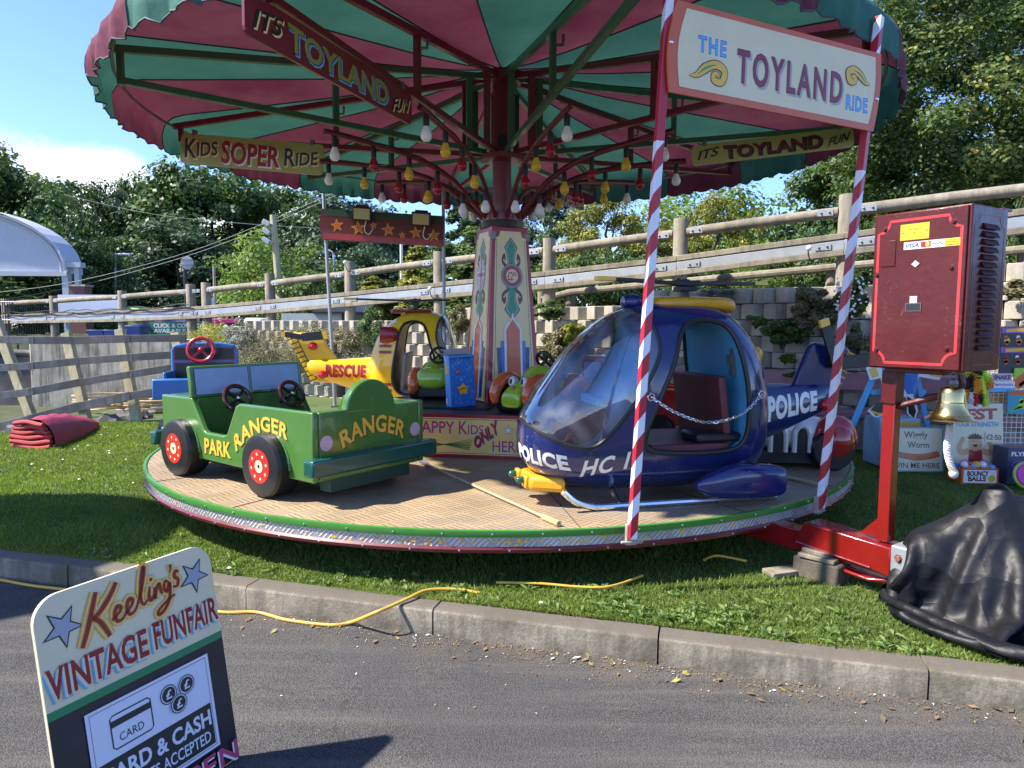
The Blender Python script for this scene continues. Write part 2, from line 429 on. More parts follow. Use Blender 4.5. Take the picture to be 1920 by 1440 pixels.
class Art:
    """flat painted artwork: layers of lettering, ribbons and shapes laid on a surface given by fn(x, y, lift) -> point"""
    def __init__(s, M=None, fn=None):
        s.fn = fn if fn else (lambda x, y, l: M @ Vector((x, y, l)))
        s.v = []; s.f = []; s.m = []; s.mats = []; s.lift = 0.0010; s.sub = 0.014 if fn else 0
    def _mi(s, m):
        if m not in s.mats: s.mats.append(m)
        return s.mats.index(m)
    def raw(s, pts, faces, m, lift=None):
        b = len(s.v); l = s.lift if lift is None else lift
        if s.sub: pts, faces = refine(pts, faces, s.sub)
        s.v += [tuple(s.fn(p[0], p[1], l)) for p in pts]
        for f in faces: s.f.append(tuple(i + b for i in f)); s.m.append(s._mi(m))
        return s
    def up(s, d=0.0004): s.lift += d; return s
    def poly(s, pts, m):
        n = len(pts); ar = sum(pts[i][0] * pts[(i + 1) % n][1] - pts[(i + 1) % n][0] * pts[i][1] for i in range(n))
        return s.raw(pts if ar > 0 else list(reversed(pts)), [tuple(range(n))], m)
    def rect(s, x0, y0, x1, y1, m): return s.poly([(x0, y0), (x1, y0), (x1, y1), (x0, y1)], m)
    def disc(s, c, r, m, n=24, ry=None):
        ry = ry or r
        return s.poly([(c[0] + r * math.cos(2 * PI * i / n), c[1] + ry * math.sin(2 * PI * i / n)) for i in range(n)], m)
    def star(s, c, r, m, rot=PI / 2, inner=0.42, sx=1.0):
        p = []
        for i in range(10):
            q = r if i % 2 == 0 else r * inner; a = rot + PI * i / 5
            p.append((c[0] + sx * q * math.cos(a), c[1] + q * math.sin(a)))
        b = [(c[0], c[1])] + p
        return s.raw(b, [(0, 1 + i, 1 + (i + 1) % 10) for i in range(10)], m)
    def ribbon(s, pts, w, m, smooth=6, closed=False):
        P = catmull([(p[0], p[1], 0) for p in pts], smooth, closed) if smooth else [Vector((p[0], p[1], 0)) for p in pts]
        k = len(P)
        ws = w if isinstance(w, (list, tuple)) else [w] * 2
        vs = []
        for i in range(k):
            t = (P[(i + 1) % k] - P[(i - 1) % k]) if closed else (P[min(i + 1, k - 1)] - P[max(i - 1, 0)])
            t = t.normalized() if t.length else Vector((1, 0, 0)); nn = Vector((-t.y, t.x, 0))
            wi = float(np.interp(i / max(1, k - 1), np.linspace(0, 1, len(ws)), ws)) / 2
            vs += [P[i] + nn * wi, P[i] - nn * wi]
        fs = [(2 * i + 1, 2 * ((i + 1) % k) + 1, 2 * ((i + 1) % k), 2 * i) for i in range(k if closed else k - 1)]
        return s.raw(vs, fs, m)
    def outline(s, pts, w, m): return s.ribbon(pts, w, m, 0, True)
    def text(s, txt, box, m, offset=0.0, shear=0.0, spacing=1.0, warp=None, dx=0, dy=0):
        """box = (x0, y0, width, height): the lettering is fitted to it; warp(u, v) with u,v in 0..1 gives the point instead"""
        v0, _ = text_geo(txt, 0.0, shear, spacing)
        lo, hi = v0.min(0), v0.max(0)
        vs, fs = text_geo(txt, offset, shear, spacing)
        q = (vs - lo) / (hi - lo)
        if warp: pts = [(lambda p: (p[0] + dx, p[1] + dy))(warp(a, b)) for a, b in q]
        else: pts = [(box[0] + a * box[2] + dx, box[1] + b * box[3] + dy) for a, b in q]
        return s.raw(pts, fs, m)
    def build(s, name, parent, world=False):
        mb = MB(); mb.v = s.v; mb.f = s.f; mb.m = s.m
        return mb.build(name, s.mats, parent, world=world, smooth=0)

def surface_fn(bvh, M, to_local):
    """artwork projected along the plane normal of M (pointing back into the body) on to a curved body"""
    def fn(x, y, l):
        o = M @ Vector((x, y, 0)); d = -(M.to_3x3() @ Vector((0, 0, 1)))
        hit, nrm, _, _ = bvh.ray_cast(o - d * 0.6, d)
        if hit is None: return o
        return hit - d * l * 1.6
    return fn
# ================================================================ the setting
KS = -0.2775
def kerb_y(x): return 3.146 + KS * x
KD = Vector((1, KS, 0)).normalized(); KN = Vector((-KD.y, KD.x, 0))      # along the kerb / towards the lawn
LZ = 0.125

def shader_mat(name):
    m = bpy.data.materials.new(name); m.use_nodes = True; MATS[name] = m
    t = m.node_tree
    return m, t, t.nodes['Principled BSDF'], t.links
def noise(t, vec, scale, detail=8, rough=0.6, dist=0.0):
    n = t.nodes.new('ShaderNodeTexNoise'); n.inputs['Scale'].default_value = scale; n.inputs['Detail'].default_value = detail
    n.inputs['Roughness'].default_value = rough; n.inputs['Distortion'].default_value = dist
    if vec is not None: t.links.new(vec, n.inputs['Vector'])
    return n.outputs['Fac']
def ramp(t, fac, stops):
    r = t.nodes.new('ShaderNodeValToRGB'); e = r.color_ramp.elements
    while len(e) < len(stops): e.new(0.5)
    for el, (p, c) in zip(e, stops): el.position = p; el.color = srgb(c) if not isinstance(c, (int, float)) else (c, c, c, 1)
    t.links.new(fac, r.inputs['Fac']); return r.outputs['Color']
def mixc(t, fac, a, b, mode='MIX'):
    n = t.nodes.new('ShaderNodeMixRGB'); n.blend_type = mode
    for i, s in ((0, fac), (1, a), (2, b)):
        if isinstance(s, (int, float)): n.inputs[i].default_value = s if i == 0 else (s, s, s, 1)
        elif isinstance(s, tuple): n.inputs[i].default_value = srgb(s)
        else: t.links.new(s, n.inputs[i])
    return n.outputs[0]
def bump(t, b, h, strength, dist=0.01):
    n = t.nodes.new('ShaderNodeBump'); n.inputs['Strength'].default_value = strength; n.inputs['Distance'].default_value = dist
    t.links.new(h, n.inputs['Height']); t.links.new(n.outputs[0], b.inputs['Normal'])
def obj_co(t): return t.nodes.new('ShaderNodeTexCoord').outputs['Object']

# asphalt
m, t, b, L = shader_mat('asphalt'); co = obj_co(t)
big = ramp(t, noise(t, co, 0.9, 6), [(0.3, (0.068, 0.067, 0.066)), (0.55, (0.094, 0.092, 0.089)), (0.75, (0.118, 0.113, 0.106))])
vor = t.nodes.new('ShaderNodeTexVoronoi'); vor.inputs['Scale'].default_value = 150; L.new(co, vor.inputs['Vector'])
fine = ramp(t, vor.outputs['Distance'], [(0.1, (1.35, 1.35, 1.35)), (0.6, (0.55, 0.55, 0.56))])
sp = ramp(t, noise(t, co, 260, 2, 0.5), [(0.35, (0.7, 0.7, 0.7)), (0.7, (1.35, 1.33, 1.3))])
c = mixc(t, 1.0, mixc(t, 1.0, big, fine, 'MULTIPLY'), sp, 'MULTIPLY')
# worn, dusty bands along the road and silt by the kerb
mp = t.nodes.new('ShaderNodeMapping'); mp.inputs['Rotation'].default_value = (0, 0, -math.atan(KS)); mp.inputs['Scale'].default_value = (0.35, 5.0, 1); L.new(co, mp.inputs['Vector'])
band = ramp(t, noise(t, mp.outputs[0], 1.6, 7, 0.6), [(0.48, 0.0), (0.72, 0.4)])
c = mixc(t, band, c, (0.17, 0.155, 0.135))
sx = t.nodes.new('ShaderNodeSeparateXYZ'); mp2 = t.nodes.new('ShaderNodeMapping'); mp2.inputs['Rotation'].default_value = (0, 0, -math.atan(KS)); L.new(co, mp2.inputs['Vector']); L.new(mp2.outputs[0], sx.inputs[0])
kd = t.nodes.new('ShaderNodeMapRange'); kd.inputs['From Min'].default_value = 3.146 * KD.x - 0.32; kd.inputs['From Max'].default_value = 3.146 * KD.x; kd.inputs['To Max'].default_value = 1.0
L.new(sx.outputs['Y'], kd.inputs['Value'])
silt = t.nodes.new('ShaderNodeMath'); silt.operation = 'MULTIPLY'; L.new(kd.outputs[0], silt.inputs[0]); L.new(ramp(t, noise(t, co, 5, 9, 0.7), [(0.4, 0.0), (0.66, 0.95)]), silt.inputs[1])
c = mixc(t, silt.outputs[0], c, (0.115, 0.095, 0.072))
vc = t.nodes.new('ShaderNodeTexVoronoi'); vc.feature = 'DISTANCE_TO_EDGE'; vc.inputs['Scale'].default_value = 0.55
wv = t.nodes.new('ShaderNodeTexNoise'); wv.inputs['Scale'].default_value = 3.0; wv.inputs['Detail'].default_value = 8; L.new(co, wv.inputs['Vector'])
wm_ = t.nodes.new('ShaderNodeMixRGB'); wm_.blend_type = 'ADD'; wm_.inputs[0].default_value = 0.45; L.new(co, wm_.inputs[1]); L.new(wv.outputs['Color'], wm_.inputs[2]); L.new(wm_.outputs[0], vc.inputs['Vector'])
c = mixc(t, ramp(t, vc.outputs['Distance'], [(0.0, 0.45), (0.004, 0.0)]), c, (0.028, 0.026, 0.025))          # hairline cracks
c = mixc(t, ramp(t, noise(t, co, 0.55, 4, 0.5, 0.6), [(0.52, 0.0), (0.54, 0.35)]), c, (0.060, 0.058, 0.060))   # older patch of tarmac
stain = ramp(t, noise(t, co, 1.7, 3), [(0.70, 0.0), (0.76, 0.35)])
c = mixc(t, stain, c, (0.16, 0.10, 0.07))
L.new(c, b.inputs['Base Color']); b.inputs['Roughness'].default_value = 0.92; b.inputs['Specular IOR Level'].default_value = 0.25
bump(t, b, vor.outputs['Distance'], 0.55, 0.006)
M_ASPH = m

# soil under the grass
m, t, b, L = shader_mat('turf'); co = obj_co(t)
c = ramp(t, noise(t, co, 3.0, 9, 0.7), [(0.3, (0.045, 0.06, 0.016)), (0.5, (0.075, 0.115, 0.024)), (0.75, (0.12, 0.13, 0.045))])
L.new(c, b.inputs['Base Color']); b.inputs['Roughness'].default_value = 0.95; bump(t, b, noise(t, co, 60, 6), 0.8, 0.02)
M_TURF = m
# rough bank and yard
m, t, b, L = shader_mat('bank_soil'); co = obj_co(t)
c = ramp(t, noise(t, co, 1.2, 9, 0.7), [(0.3, (0.03, 0.045, 0.015)), (0.5, (0.055, 0.07, 0.025)), (0.7, (0.10, 0.085, 0.055))])
L.new(c, b.inputs['Base Color']); b.inputs['Roughness'].default_value = 0.95; bump(t, b, noise(t, co, 20, 6), 0.8, 0.05)
M_BANK = m
# weathered concrete
def concrete(name, lo, mid, hi, streak=0.0, bs=30, moss=0.0):
    m, t, b, L = shader_mat(name); co = obj_co(t)
    c = ramp(t, noise(t, co, 2.2, 10, 0.7), [(0.28, lo), (0.5, mid), (0.72, hi)])
    sp = ramp(t, noise(t, co, 90, 4), [(0.3, (0.72, 0.72, 0.72)), (0.7, (1.18, 1.18, 1.18))])
    c = mixc(t, 1.0, c, sp, 'MULTIPLY')
    if streak:
        mp = t.nodes.new('ShaderNodeMapping'); mp.inputs['Scale'].default_value = (9, 9, 0.7); L.new(co, mp.inputs['Vector'])
        c = mixc(t, ramp(t, noise(t, mp.outputs[0], 1.3, 8, 0.7), [(0.45, 0.0), (0.62, streak)]), c, (0.09, 0.075, 0.06))
    if moss: c = mixc(t, ramp(t, noise(t, co, 3.7, 8, 0.7), [(0.5, 0.0), (0.68, moss)]), c, (0.075, 0.07, 0.035))
    at = t.nodes.new('ShaderNodeAttribute'); at.attribute_name = 'tone'; 
    L.new(c, b.inputs['Base Color']); b.inputs['Roughness'].default_value = 0.9; bump(t, b, noise(t, co, bs, 8, 0.7), 0.5, 0.01)
    return m
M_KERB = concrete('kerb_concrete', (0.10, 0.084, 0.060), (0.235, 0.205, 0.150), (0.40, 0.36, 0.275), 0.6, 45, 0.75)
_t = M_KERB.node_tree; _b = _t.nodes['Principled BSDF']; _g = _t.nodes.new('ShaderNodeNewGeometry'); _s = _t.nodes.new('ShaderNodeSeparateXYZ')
_t.links.new(_g.outputs['True Normal'], _s.inputs[0])                     # dirt darkens the flat top; the paler upright faces paint in a front sun
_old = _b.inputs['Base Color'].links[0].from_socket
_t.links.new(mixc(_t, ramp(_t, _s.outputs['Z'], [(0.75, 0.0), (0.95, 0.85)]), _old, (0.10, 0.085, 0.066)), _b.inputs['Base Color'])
M_BLOCK = concrete('block_concrete', (0.29, 0.255, 0.20), (0.41, 0.37, 0.295), (0.53, 0.485, 0.39), 0.2, 60, 0.3)
M_OLDWALL = concrete('stained_concrete', (0.29, 0.245, 0.175), (0.51, 0.445, 0.335), (0.68, 0.61, 0.48), 0.75, 30, 0.2)
M_WOODGREY = concrete('weathered_timber', (0.17, 0.145, 0.105), (0.27, 0.235, 0.175), (0.37, 0.33, 0.255), 0.5, 60, 0.25)
M_WOODPALE = concrete('pale_timber', (0.34, 0.30, 0.17), (0.46, 0.41, 0.25), (0.54, 0.49, 0.34), 0.35, 50, 0.0)
M_BOARD = concrete('grey_paling', (0.07, 0.07, 0.07), (0.135, 0.137, 0.14), (0.22, 0.222, 0.228), 0.7, 50, 0.1)
M_GALV = mat('galvanised_steel', (0.36, 0.385, 0.41), 0.5, 0.5, var=0.15, var_scale=4)
M_BOLT = mat('dull_bolt', (0.22, 0.21, 0.20), 0.5, 0.8)
M_BLACKPL = mat('black_plastic', (0.014, 0.014, 0.016), 0.4)

# the wall line behind the ride; s runs along it, o is the distance behind its face
W0 = Vector((3.5, 8.5, 0)); WD = Vector((1, -0.647, 0)).normalized(); WN = Vector((-WD.y, WD.x, 0))
def wall_s(x): return (x - W0.x) / WD.x
def wpt(s, o=0.0, z=0.0): return W0 + WD * s + WN * o + Vector((0, 0, z))
def wall_top(x): return interp(x, [-16, -10, -6, -3, 0.7, 3.3, 4.1, 5.4, 9], [1.22, 1.3, 1.5, 1.52, 1.78, 2.0, 2.06, 2.2, 2.5])

# ground sheet to the horizon, road, lawn
mb = MB(); n = 24
g = [(-400 + 800 * i / n, -400 + 800 * j / n) for j in range(n + 1) for i in range(n + 1)]
mb.add([(x, y, -0.03) for x, y in g], [(j * (n + 1) + i, j * (n + 1) + i + 1, (j + 1) * (n + 1) + i + 1, (j + 1) * (n + 1) + i) for j in range(n) for i in range(n)])
tag(mb.build('ground', M_BANK), kind='structure')
mb = MB(); a0, a1 = -60.0, 60.0
mb.add([(a0, kerb_y(a0), 0), (a1, kerb_y(a1), 0), (a1, kerb_y(a1) - 60, 0), (a0, kerb_y(a0) - 60, 0)], [(3, 2, 1, 0)])
tag(mb.build('road', M_ASPH), kind='structure')
mb = MB(); mb.v = []
nx, ny = 80, 40
def lawn_z(x, y): return LZ + 0.012 * math.sin(1.7 * x + 0.6 * y) + 0.01 * math.sin(2.9 * y - x) - 0.004
for j in range(ny + 1):
    for i in range(nx + 1):
        x = -9.0 + 17.5 * i / nx
        y0 = kerb_y(x) + 0.128; y1 = min(14.5, 8.5 - 0.647 * (x - 3.5) + 0.6) if x > -6.4 else 14.5
        y = y0 + (y1 - y0) * (j / ny) ** 1.4
        mb.v.append((x, y, (lawn_z(x, y) if j else LZ - 0.006) if x > -6.5 else LZ - 0.05 - 0.25 * min(1, (-6.5 - x))))
for j in range(ny):
    for i in range(nx): mb.f.append((j * (nx + 1) + i, j * (nx + 1) + i + 1, (j + 1) * (nx + 1) + i + 1, (j + 1) * (nx + 1) + i)); mb.m.append(0)
tag(mb.build('lawn', M_TURF), kind='structure')

# kerb of separate stones in one run
mb = MB()
s0 = -6.2
joints = []
for k in range(14):
    s_ = -6.02 + 0.914 * k * 1.255
    joints.append(s_)
O = Vector((0, kerb_y(0), 0))
px_j = [at_z(u, v, 0.125) for u, v in ((115, 1065), (472, 1095), (820, 1135), (1235, 1190), (1735, 1245))]
sj = sorted([(p - O).dot(KD) for p in px_j])
step = (sj[-1] - sj[0]) / (len(sj) - 1)
sj = [sj[0] - step * k for k in (6, 5, 4, 3, 2, 1)] + sj + [sj[-1] + step * k for k in (1, 2, 3, 4)]
for a, b_ in zip(sj[:-1], sj[1:]):
    a += 0.004; b_ -= 0.004
    h = 0.128 + random.uniform(-0.002, 0.002); o = random.uniform(-0.003, 0.003)
    prof = [(-0.0 + o, -0.02), (0.0 + o, h - 0.018), (0.006 + o, h - 0.005), (0.018 + o, h), (0.125, h), (0.125, -0.02)]
    k = len(prof); nseg = 8
    vs = []
    for q in range(nseg + 1):
        s_ = a + (b_ - a) * q / nseg; w = random.uniform(-0.0015, 0.0015)
        vs += [O + KD * s_ + KN * (p[0] + w) + Vector((0, 0, p[1] + w)) for p in prof]
    fs = []
    for q in range(nseg): fs += [(q * k + i, (q + 1) * k + i, (q + 1) * k + i + 1, q * k + i + 1) for i in range(k - 1)]
    fs += [tuple(range(k)), tuple(reversed(range(nseg * k, nseg * k + k)))]
    mb.add(vs, [tuple(reversed(f)) for f in fs])
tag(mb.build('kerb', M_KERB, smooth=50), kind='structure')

# raised terrace behind the retaining wall
mb = MB()
ss = np.linspace(-24, 14, 40); os_ = [0.50, 0.7, 1.2, 2.5, 5, 9, 15, 25, 45, 80]
for s_ in ss:
    for k, o in enumerate(os_):
        p = wpt(s_, o); z = wall_top(p.x if k == 0 else wpt(s_, 0.50).x)
        z = z - 0.09 + (0.02 * o if s_ > -9 else 0.0) + 0.03 * math.sin(3 * s_ + 2 * o)
        mb.v.append((p.x, p.y, z))
for i in range(len(ss) - 1):
    for k in range(len(os_) - 1):
        a = i * len(os_) + k; mb.f.append((a, a + len(os_), a + len(os_) + 1, a + 1)); mb.m.append(0)
nb = len(mb.v)
for s_ in ss:
    p = wpt(s_, 0.50); mb.v.append((p.x, p.y, -0.02))
for i in range(len(ss) - 1): mb.f.append((nb + i, nb + i + 1, (i + 1) * len(os_), i * len(os_))); mb.m.append(0)
tag(mb.build('hillside', M_BANK), kind='structure')

# retaining wall of staggered concrete planter blocks
mb = MB(); BH = 0.205; BW = 0.28
rows = 11
S0, S1 = wall_s(-6.3), wall_s(8.5)
for r in range(rows):
    z0 = -0.06 + r * BH; off = (r % 2) * BW / 2; o0 = 0.0 + r * 0.022
    s_ = S0 + off
    while s_ < S1:
        mid = wpt(s_ + BW / 2)
        if z0 + BH * 0.6 < wall_top(mid.x) + 0.03 and not (random.random() < 0.02):
            dz = random.uniform(-0.004, 0.004); do = random.uniform(-0.012, 0.012)
            g_ = 0.004
            plan = [(s_ + g_, o0 + 0.02), (s_ + 0.155, o0 - 0.025 + do), (s_ + BW - g_, o0 + 0.085), (s_ + BW - g_, o0 + 0.3), (s_ + g_, o0 + 0.3)]
            vs = [wpt(a, o, z0 + dz + g_) for a, o in plan] + [wpt(a, o, z0 + BH + dz - g_) for a, o in plan]
            k = len(plan)
            mb.add(vs, [tuple(range(k, 2 * k)), tuple(reversed(range(k)))] + [(i, (i + 1) % k, k + (i + 1) % k, k + i) for i in range(k)])
        s_ += BW
tag(mb.build('retaining_wall', M_BLOCK, smooth=0, bevel=0.008, seg=1), 'tall retaining wall of staggered grey planter blocks behind the ride', 'wall')

# purple edged low bench wall in front of the block wall, right
t_ = thing('low_wall', 'low wall with a mauve painted ledge at the foot of the block wall', 'wall', wpt(0.9, -0.35))
mb = MB(); mb.beam(wpt(-1.5, -0.35, 0.30), wpt(4.5, -0.35, 0.30), 0.28, 0.36); mb.build('block_course', M_OLDWALL, t_, True, bevel=0.01)
mb = MB(); mb.beam(wpt(-1.5, -0.35, 0.515), wpt(4.5, -0.35, 0.515), 0.36, 0.06); mb.build('coping', mat('mauve_paint', (0.35, 0.17, 0.19), 0.6, var=0.15), t_, True, bevel=0.008)
mb = MB(); mb.beam(wpt(-1.5, -0.1, 0.86), wpt(4.5, -0.1, 0.86), 0.1, 0.2); mb.build('ledge', MATS['mauve_paint'], t_, True, bevel=0.01)

# stained concrete wall on the left
mb = MB(); mb.box((-7.55, 13.35, 0.55), (2.6, 1.3, 1.3))
o = mb.build('concrete_wall', M_OLDWALL, bevel=0.03)
tag(o, 'water stained pale concrete wall behind the leaning paling fence', 'wall')
mb = MB()
mb.box((-10.3, 13.6, 0.1), (2.9, 1.4, 1.6)); mb.box((-10.3, 13.1, 0.95), (2.9, 0.5, 0.10))
o = mb.build('stone_wall', concrete('dark_stone', (0.05, 0.045, 0.045), (0.11, 0.10, 0.10), (0.22, 0.21, 0.2), 0.3, 12, 0.3), bevel=0.05)
tag(o, 'dark rough stone wall at the far left behind the paling fence', 'wall')

# ---------------------------------------------------------------- timber crash barrier on the terrace
t_ = thing('timber_barrier', 'long timber crash barrier of round posts and rails with a steel strip, along the terrace', 'barrier', wpt(0, 0.5, 1.9))
pts = [(at, tz) for at, tz in ((-15.57, 2.257), (-12.997, 2.278), (-9.957, 2.342), (-7.434, 2.418), (-6.95, 2.437), (-5.072, 2.558), (-3.111, 2.704), (-1.267, 2.767), (0.575, 2.855), (2.351, 2.991), (4.123, 3.115), (5.95, 3.25), (7.75, 3.4))]
PX = [p[0] for p in pts]
def bar_pt(x, z, o=0.5): p = wpt(wall_s(x) , 0); q = W0 + WD * ((x - WN.x * o - W0.x) / WD.x) + WN * o; return Vector((q.x, q.y, z))
def post_top(x): return interp(x, PX, [p[1] for p in pts])
for x, tz in pts:
    p = bar_pt(x, 0); mb = MB(); r = 0.105
    lean = random.uniform(-0.012, 0.012)
    mb.tube([(p.x, p.y, wall_top(x) - 0.35), (p.x + lean, p.y, tz - 0.008), (p.x + lean, p.y, tz)], [r, r * random.uniform(0.95, 1.0), r * 0.93], 16)
    mb.build('post', M_WOODGREY, t_, True, smooth=40)
def railz(x): return interp(x, [-15.6, -10, -7, -4.06, -2.03, -0.27, 1.49, 3.1, 5.1, 8], [2.10, 2.18, 2.26, 2.387, 2.55, 2.63, 2.70, 2.866, 2.965, 3.15])
def stripz(x): return interp(x, [-15.6, -10, -7, -4.07, -2.04, 1.5, 3.12, 5.1, 8], [1.62, 1.68, 1.76, 1.91, 2.035, 2.25, 2.395, 2.60, 2.85])
segs = list(zip(PX[:-1], PX[1:]))
for a, b_ in segs:
    if b_ - a < 1: continue
    mb = MB(); pa, pb = bar_pt(a, railz(a)), bar_pt(b_, railz(b_)); d = (pb - pa).normalized()
    mb.tube([pa + d * 0.10, pa.lerp(pb, 0.5) + Vector((0, 0, 0.008)), pb - d * 0.10], [0.072, 0.068, 0.066], 14)
    mb.build('rail', M_WOODGREY, t_, True, smooth=40)
mb = MB(); ml = MB()
for a, b_ in segs:
    f = -WN * 0.10
    pa, pb = bar_pt(a, stripz(a)) + f, bar_pt(b_, stripz(b_)) + f
    ml.beam(pa + Vector((0, 0, 0.105)), pb + Vector((0, 0, 0.105)), 0.09, 0.075); ml.beam(pa - Vector((0, 0, 0.095)), pb - Vector((0, 0, 0.095)), 0.09, 0.075)
    mb.beam(pa - WN * 0.01, pb - WN * 0.01, 0.05, 0.118)
ml.build('lower_rail', M_WOODGREY, t_, True, bevel=0.008)
mb.build('steel_strip', M_GALV, t_, True, bevel=0.006)
for x in PX:
    for sgn in (-1, 1):
        for zf in (railz, stripz):
            off = 0.065 if zf is railz else 0.145
            p = bar_pt(x + sgn * 0.2, zf(x + sgn * 0.2)) - WN * off
            mb = MB(); mb.beam(p - WD * 0.09, p + WD * 0.09, 0.012, 0.075); pl_ = mb.build('fixing_plate', M_GALV, t_, True)
            for k in (0.16, 0.24):
                if x > -8: mb = MB(); mb.ball(bar_pt(x + sgn * k, zf(x + sgn * k)) - WN * (off + 0.010), 0.014, 8, 6); mb.build('bolt', M_BOLT, pl_, True)
# cables clipped to the steel strip
for off, seed in ((0.02, 1), (-0.03, 2)):
    random.seed(seed); P = []
    for x in np.linspace(-15.4, -7.2, 24): P.append(bar_pt(x, stripz(x) + 0.17 + off + random.uniform(-0.03, 0.03)) - WN * 0.2)
    mb = MB(); mb.tube(catmull(P, 4), 0.012, 6)
    tag(mb.build('cable', M_BLACKPL), 'upper black cable looped along the barrier at left' if seed == 1 else 'lower black cable looped along the barrier at left', 'cable')
random.seed(11)
# second, lower fence behind
t_ = thing('low_fence', 'lower rustic rail fence behind the crash barrier above the wall', 'fence', wpt(0, 1.1, 2.0))
lx = [0.5, 0.95, 2.45, 4.25, 6.0, 7.8]
for x in lx:
    mb = MB(); z = interp(x, [0.5, 6, 8], [2.06, 2.42, 2.6]); p = bar_pt(x, 0, 1.1); mb.tube([(p.x, p.y, 1.6), (p.x, p.y, z)], 0.075, 12); mb.build('post', M_WOODGREY, t_, True)
mb = MB(); mb.tube([bar_pt(x, interp(x, [0.5, 0.95, 6, 8], [1.93, 2.04, 2.40, 2.58]), 1.02) for x in lx], 0.055, 10); mb.build('rail', M_WOODGREY, t_, True)

# ---------------------------------------------------------------- leaning paling fence on the left
t_ = thing('paling_fence', 'leaning grey paling fence of four sagging boards at the lawn edge', 'fence', (-6.0, 9.9, 0.1))
post_pix = [((-8, 600), (62, 790)), ((125, 625), (163, 792)), ((225, 618), (256, 785)), ((330, 625), (352, 780))]
PP = []
for (u0, v0), (u1, v1) in post_pix:
    y = 9.75
    p0, p1 = at_y(u1, v1, y), at_y(u0, v0, y + 0.25); PP.append((p0, p1))
    mb = MB(); mb.beam(p0 - (p1 - p0) * 0.1, p1, 0.12, 0.10, up=(0, 1, 0)); mb.build('post', M_WOODPALE, t_, True, bevel=0.006)
boards = [[(-20, 636), (60, 638), (140, 638), (240, 635), (345, 634)], [(-20, 691), (60, 686), (150, 677), (245, 670), (345, 664)], [(-20, 745), (60, 734), (150, 717), (245, 702), (345, 686)], [(-20, 805), (60, 785), (150, 762), (240, 743), (345, 727)]]
for k, B in enumerate(boards):
    mb = MB(); P = [at_y(u, v, 9.62 - 0.03 * (i % 2)) for i, (u, v) in enumerate(B)]
    hgt = 0.102 if k < 3 else 0.12
    for a, b_ in zip(P[:-1], P[1:]): mb.beam(a - (b_ - a).normalized() * 0.05, b_ + (b_ - a).normalized() * 0.03, 0.028, hgt * random.uniform(0.93, 1.05))
    mb.build('board', M_BOARD, t_, True, bevel=0.004)

# ---------------------------------------------------------------- grass blades, weeds, daisies, litter
def blade_mesh(name, px, py, pz, h, w, mats, tone, lean=0.6):
    n = len(px); a = NR.uniform(0, 2 * PI, n); l = NR.uniform(0.1, lean, n); la = NR.uniform(0, 2 * PI, n)
    V = np.zeros((n, 5, 3)); ca, sa = np.cos(a) * w / 2, np.sin(a) * w / 2
    for k, (f, ww) in enumerate(((0, 1), (0, -1), (0.55, 0.75), (0.55, -0.75), (1, 0))):
        b_ = f ** 1.6 * l * h
        V[:, k, 0] = px + ca * ww + np.cos(la) * b_; V[:, k, 1] = py + sa * ww + np.sin(la) * b_; V[:, k, 2] = pz + h * f * (1 - 0.25 * l * f)
    base = np.arange(n)[:, None] * 5
    quads = base + np.array([[0, 1, 3, 2]]); tris = base + np.array([[2, 3, 4]])
    return fast_mesh(name, V.reshape(-1, 3), quads, tris, mats, np.repeat(tone, 5))
def fast_mesh(name, V, quads, tris, mats, tone=None):
    me = bpy.data.meshes.new(name); nq, nt_ = len(quads), (len(tris) if tris is not None else 0)
    me.vertices.add(len(V)); me.vertices.foreach_set('co', V.astype(np.float32).ravel())
    li = np.concatenate([quads.ravel()] + ([tris.ravel()] if nt_ else [])).astype(np.int32)
    me.loops.add(len(li)); me.loops.foreach_set('vertex_index', li)
    me.polygons.add(nq + nt_)
    st = np.concatenate([np.arange(nq) * 4, nq * 4 + np.arange(nt_) * 3]).astype(np.int32)
    me.polygons.foreach_set('loop_start', st)
    if tone is not None:
        at = me.attributes.new('tone', 'FLOAT', 'POINT'); at.data.foreach_set('value', tone.astype(np.float32))
    for m in (mats if isinstance(mats, (list, tuple)) else [mats]): me.materials.append(m)
    me.update(calc_edges=True); me.validate()
    return me
def leaf_mat(name, stops, trans=0.35, rough=0.5, spec=0.35):
    m, t, b, L = shader_mat(name)
    at = t.nodes.new('ShaderNodeAttribute'); at.attribute_name = 'tone'
    c = ramp(t, at.outputs['Fac'], stops)
    L.new(c, b.inputs['Base Color']); b.inputs['Roughness'].default_value = rough; b.inputs['Specular IOR Level'].default_value = spec
    tr = t.nodes.new('ShaderNodeBsdfTranslucent'); L.new(mixc(t, 1.0, c, (1.25, 1.3, 0.7), 'MULTIPLY'), tr.inputs['Color'])
    ms = t.nodes.new('ShaderNodeMixShader'); ms.inputs['Fac'].default_value = trans
    L.new(b.outputs[0], ms.inputs[1]); L.new(tr.outputs[0], ms.inputs[2]); L.new(ms.outputs[0], t.nodes['Material Output'].inputs['Surface'])
    return m
M_GRASS = leaf_mat('grass_blades', [(0.0, (0.075, 0.125, 0.02)), (0.4, (0.145, 0.22, 0.034)), (0.75, (0.25, 0.31, 0.07)), (1.0, (0.42, 0.38, 0.17))], 0.45)
def scatter(n, x0, x1, ymax, power=1.6):
    x = NR.uniform(x0, x1, n); f = NR.uniform(0, 1, n) ** power
    y0 = kerb_y(x) + 0.115; return x, y0 + (ymax - y0) * f
def fbm(x, y):
    return 0.5 + 0.25 * np.sin(1.3 * x + 2.1 * y + 1.0) * np.sin(2.7 * x - 1.1 * y) + 0.25 * np.sin(5.3 * x + 3.7 * y) * np.sin(4.1 * y - 6.3 * x + 2)
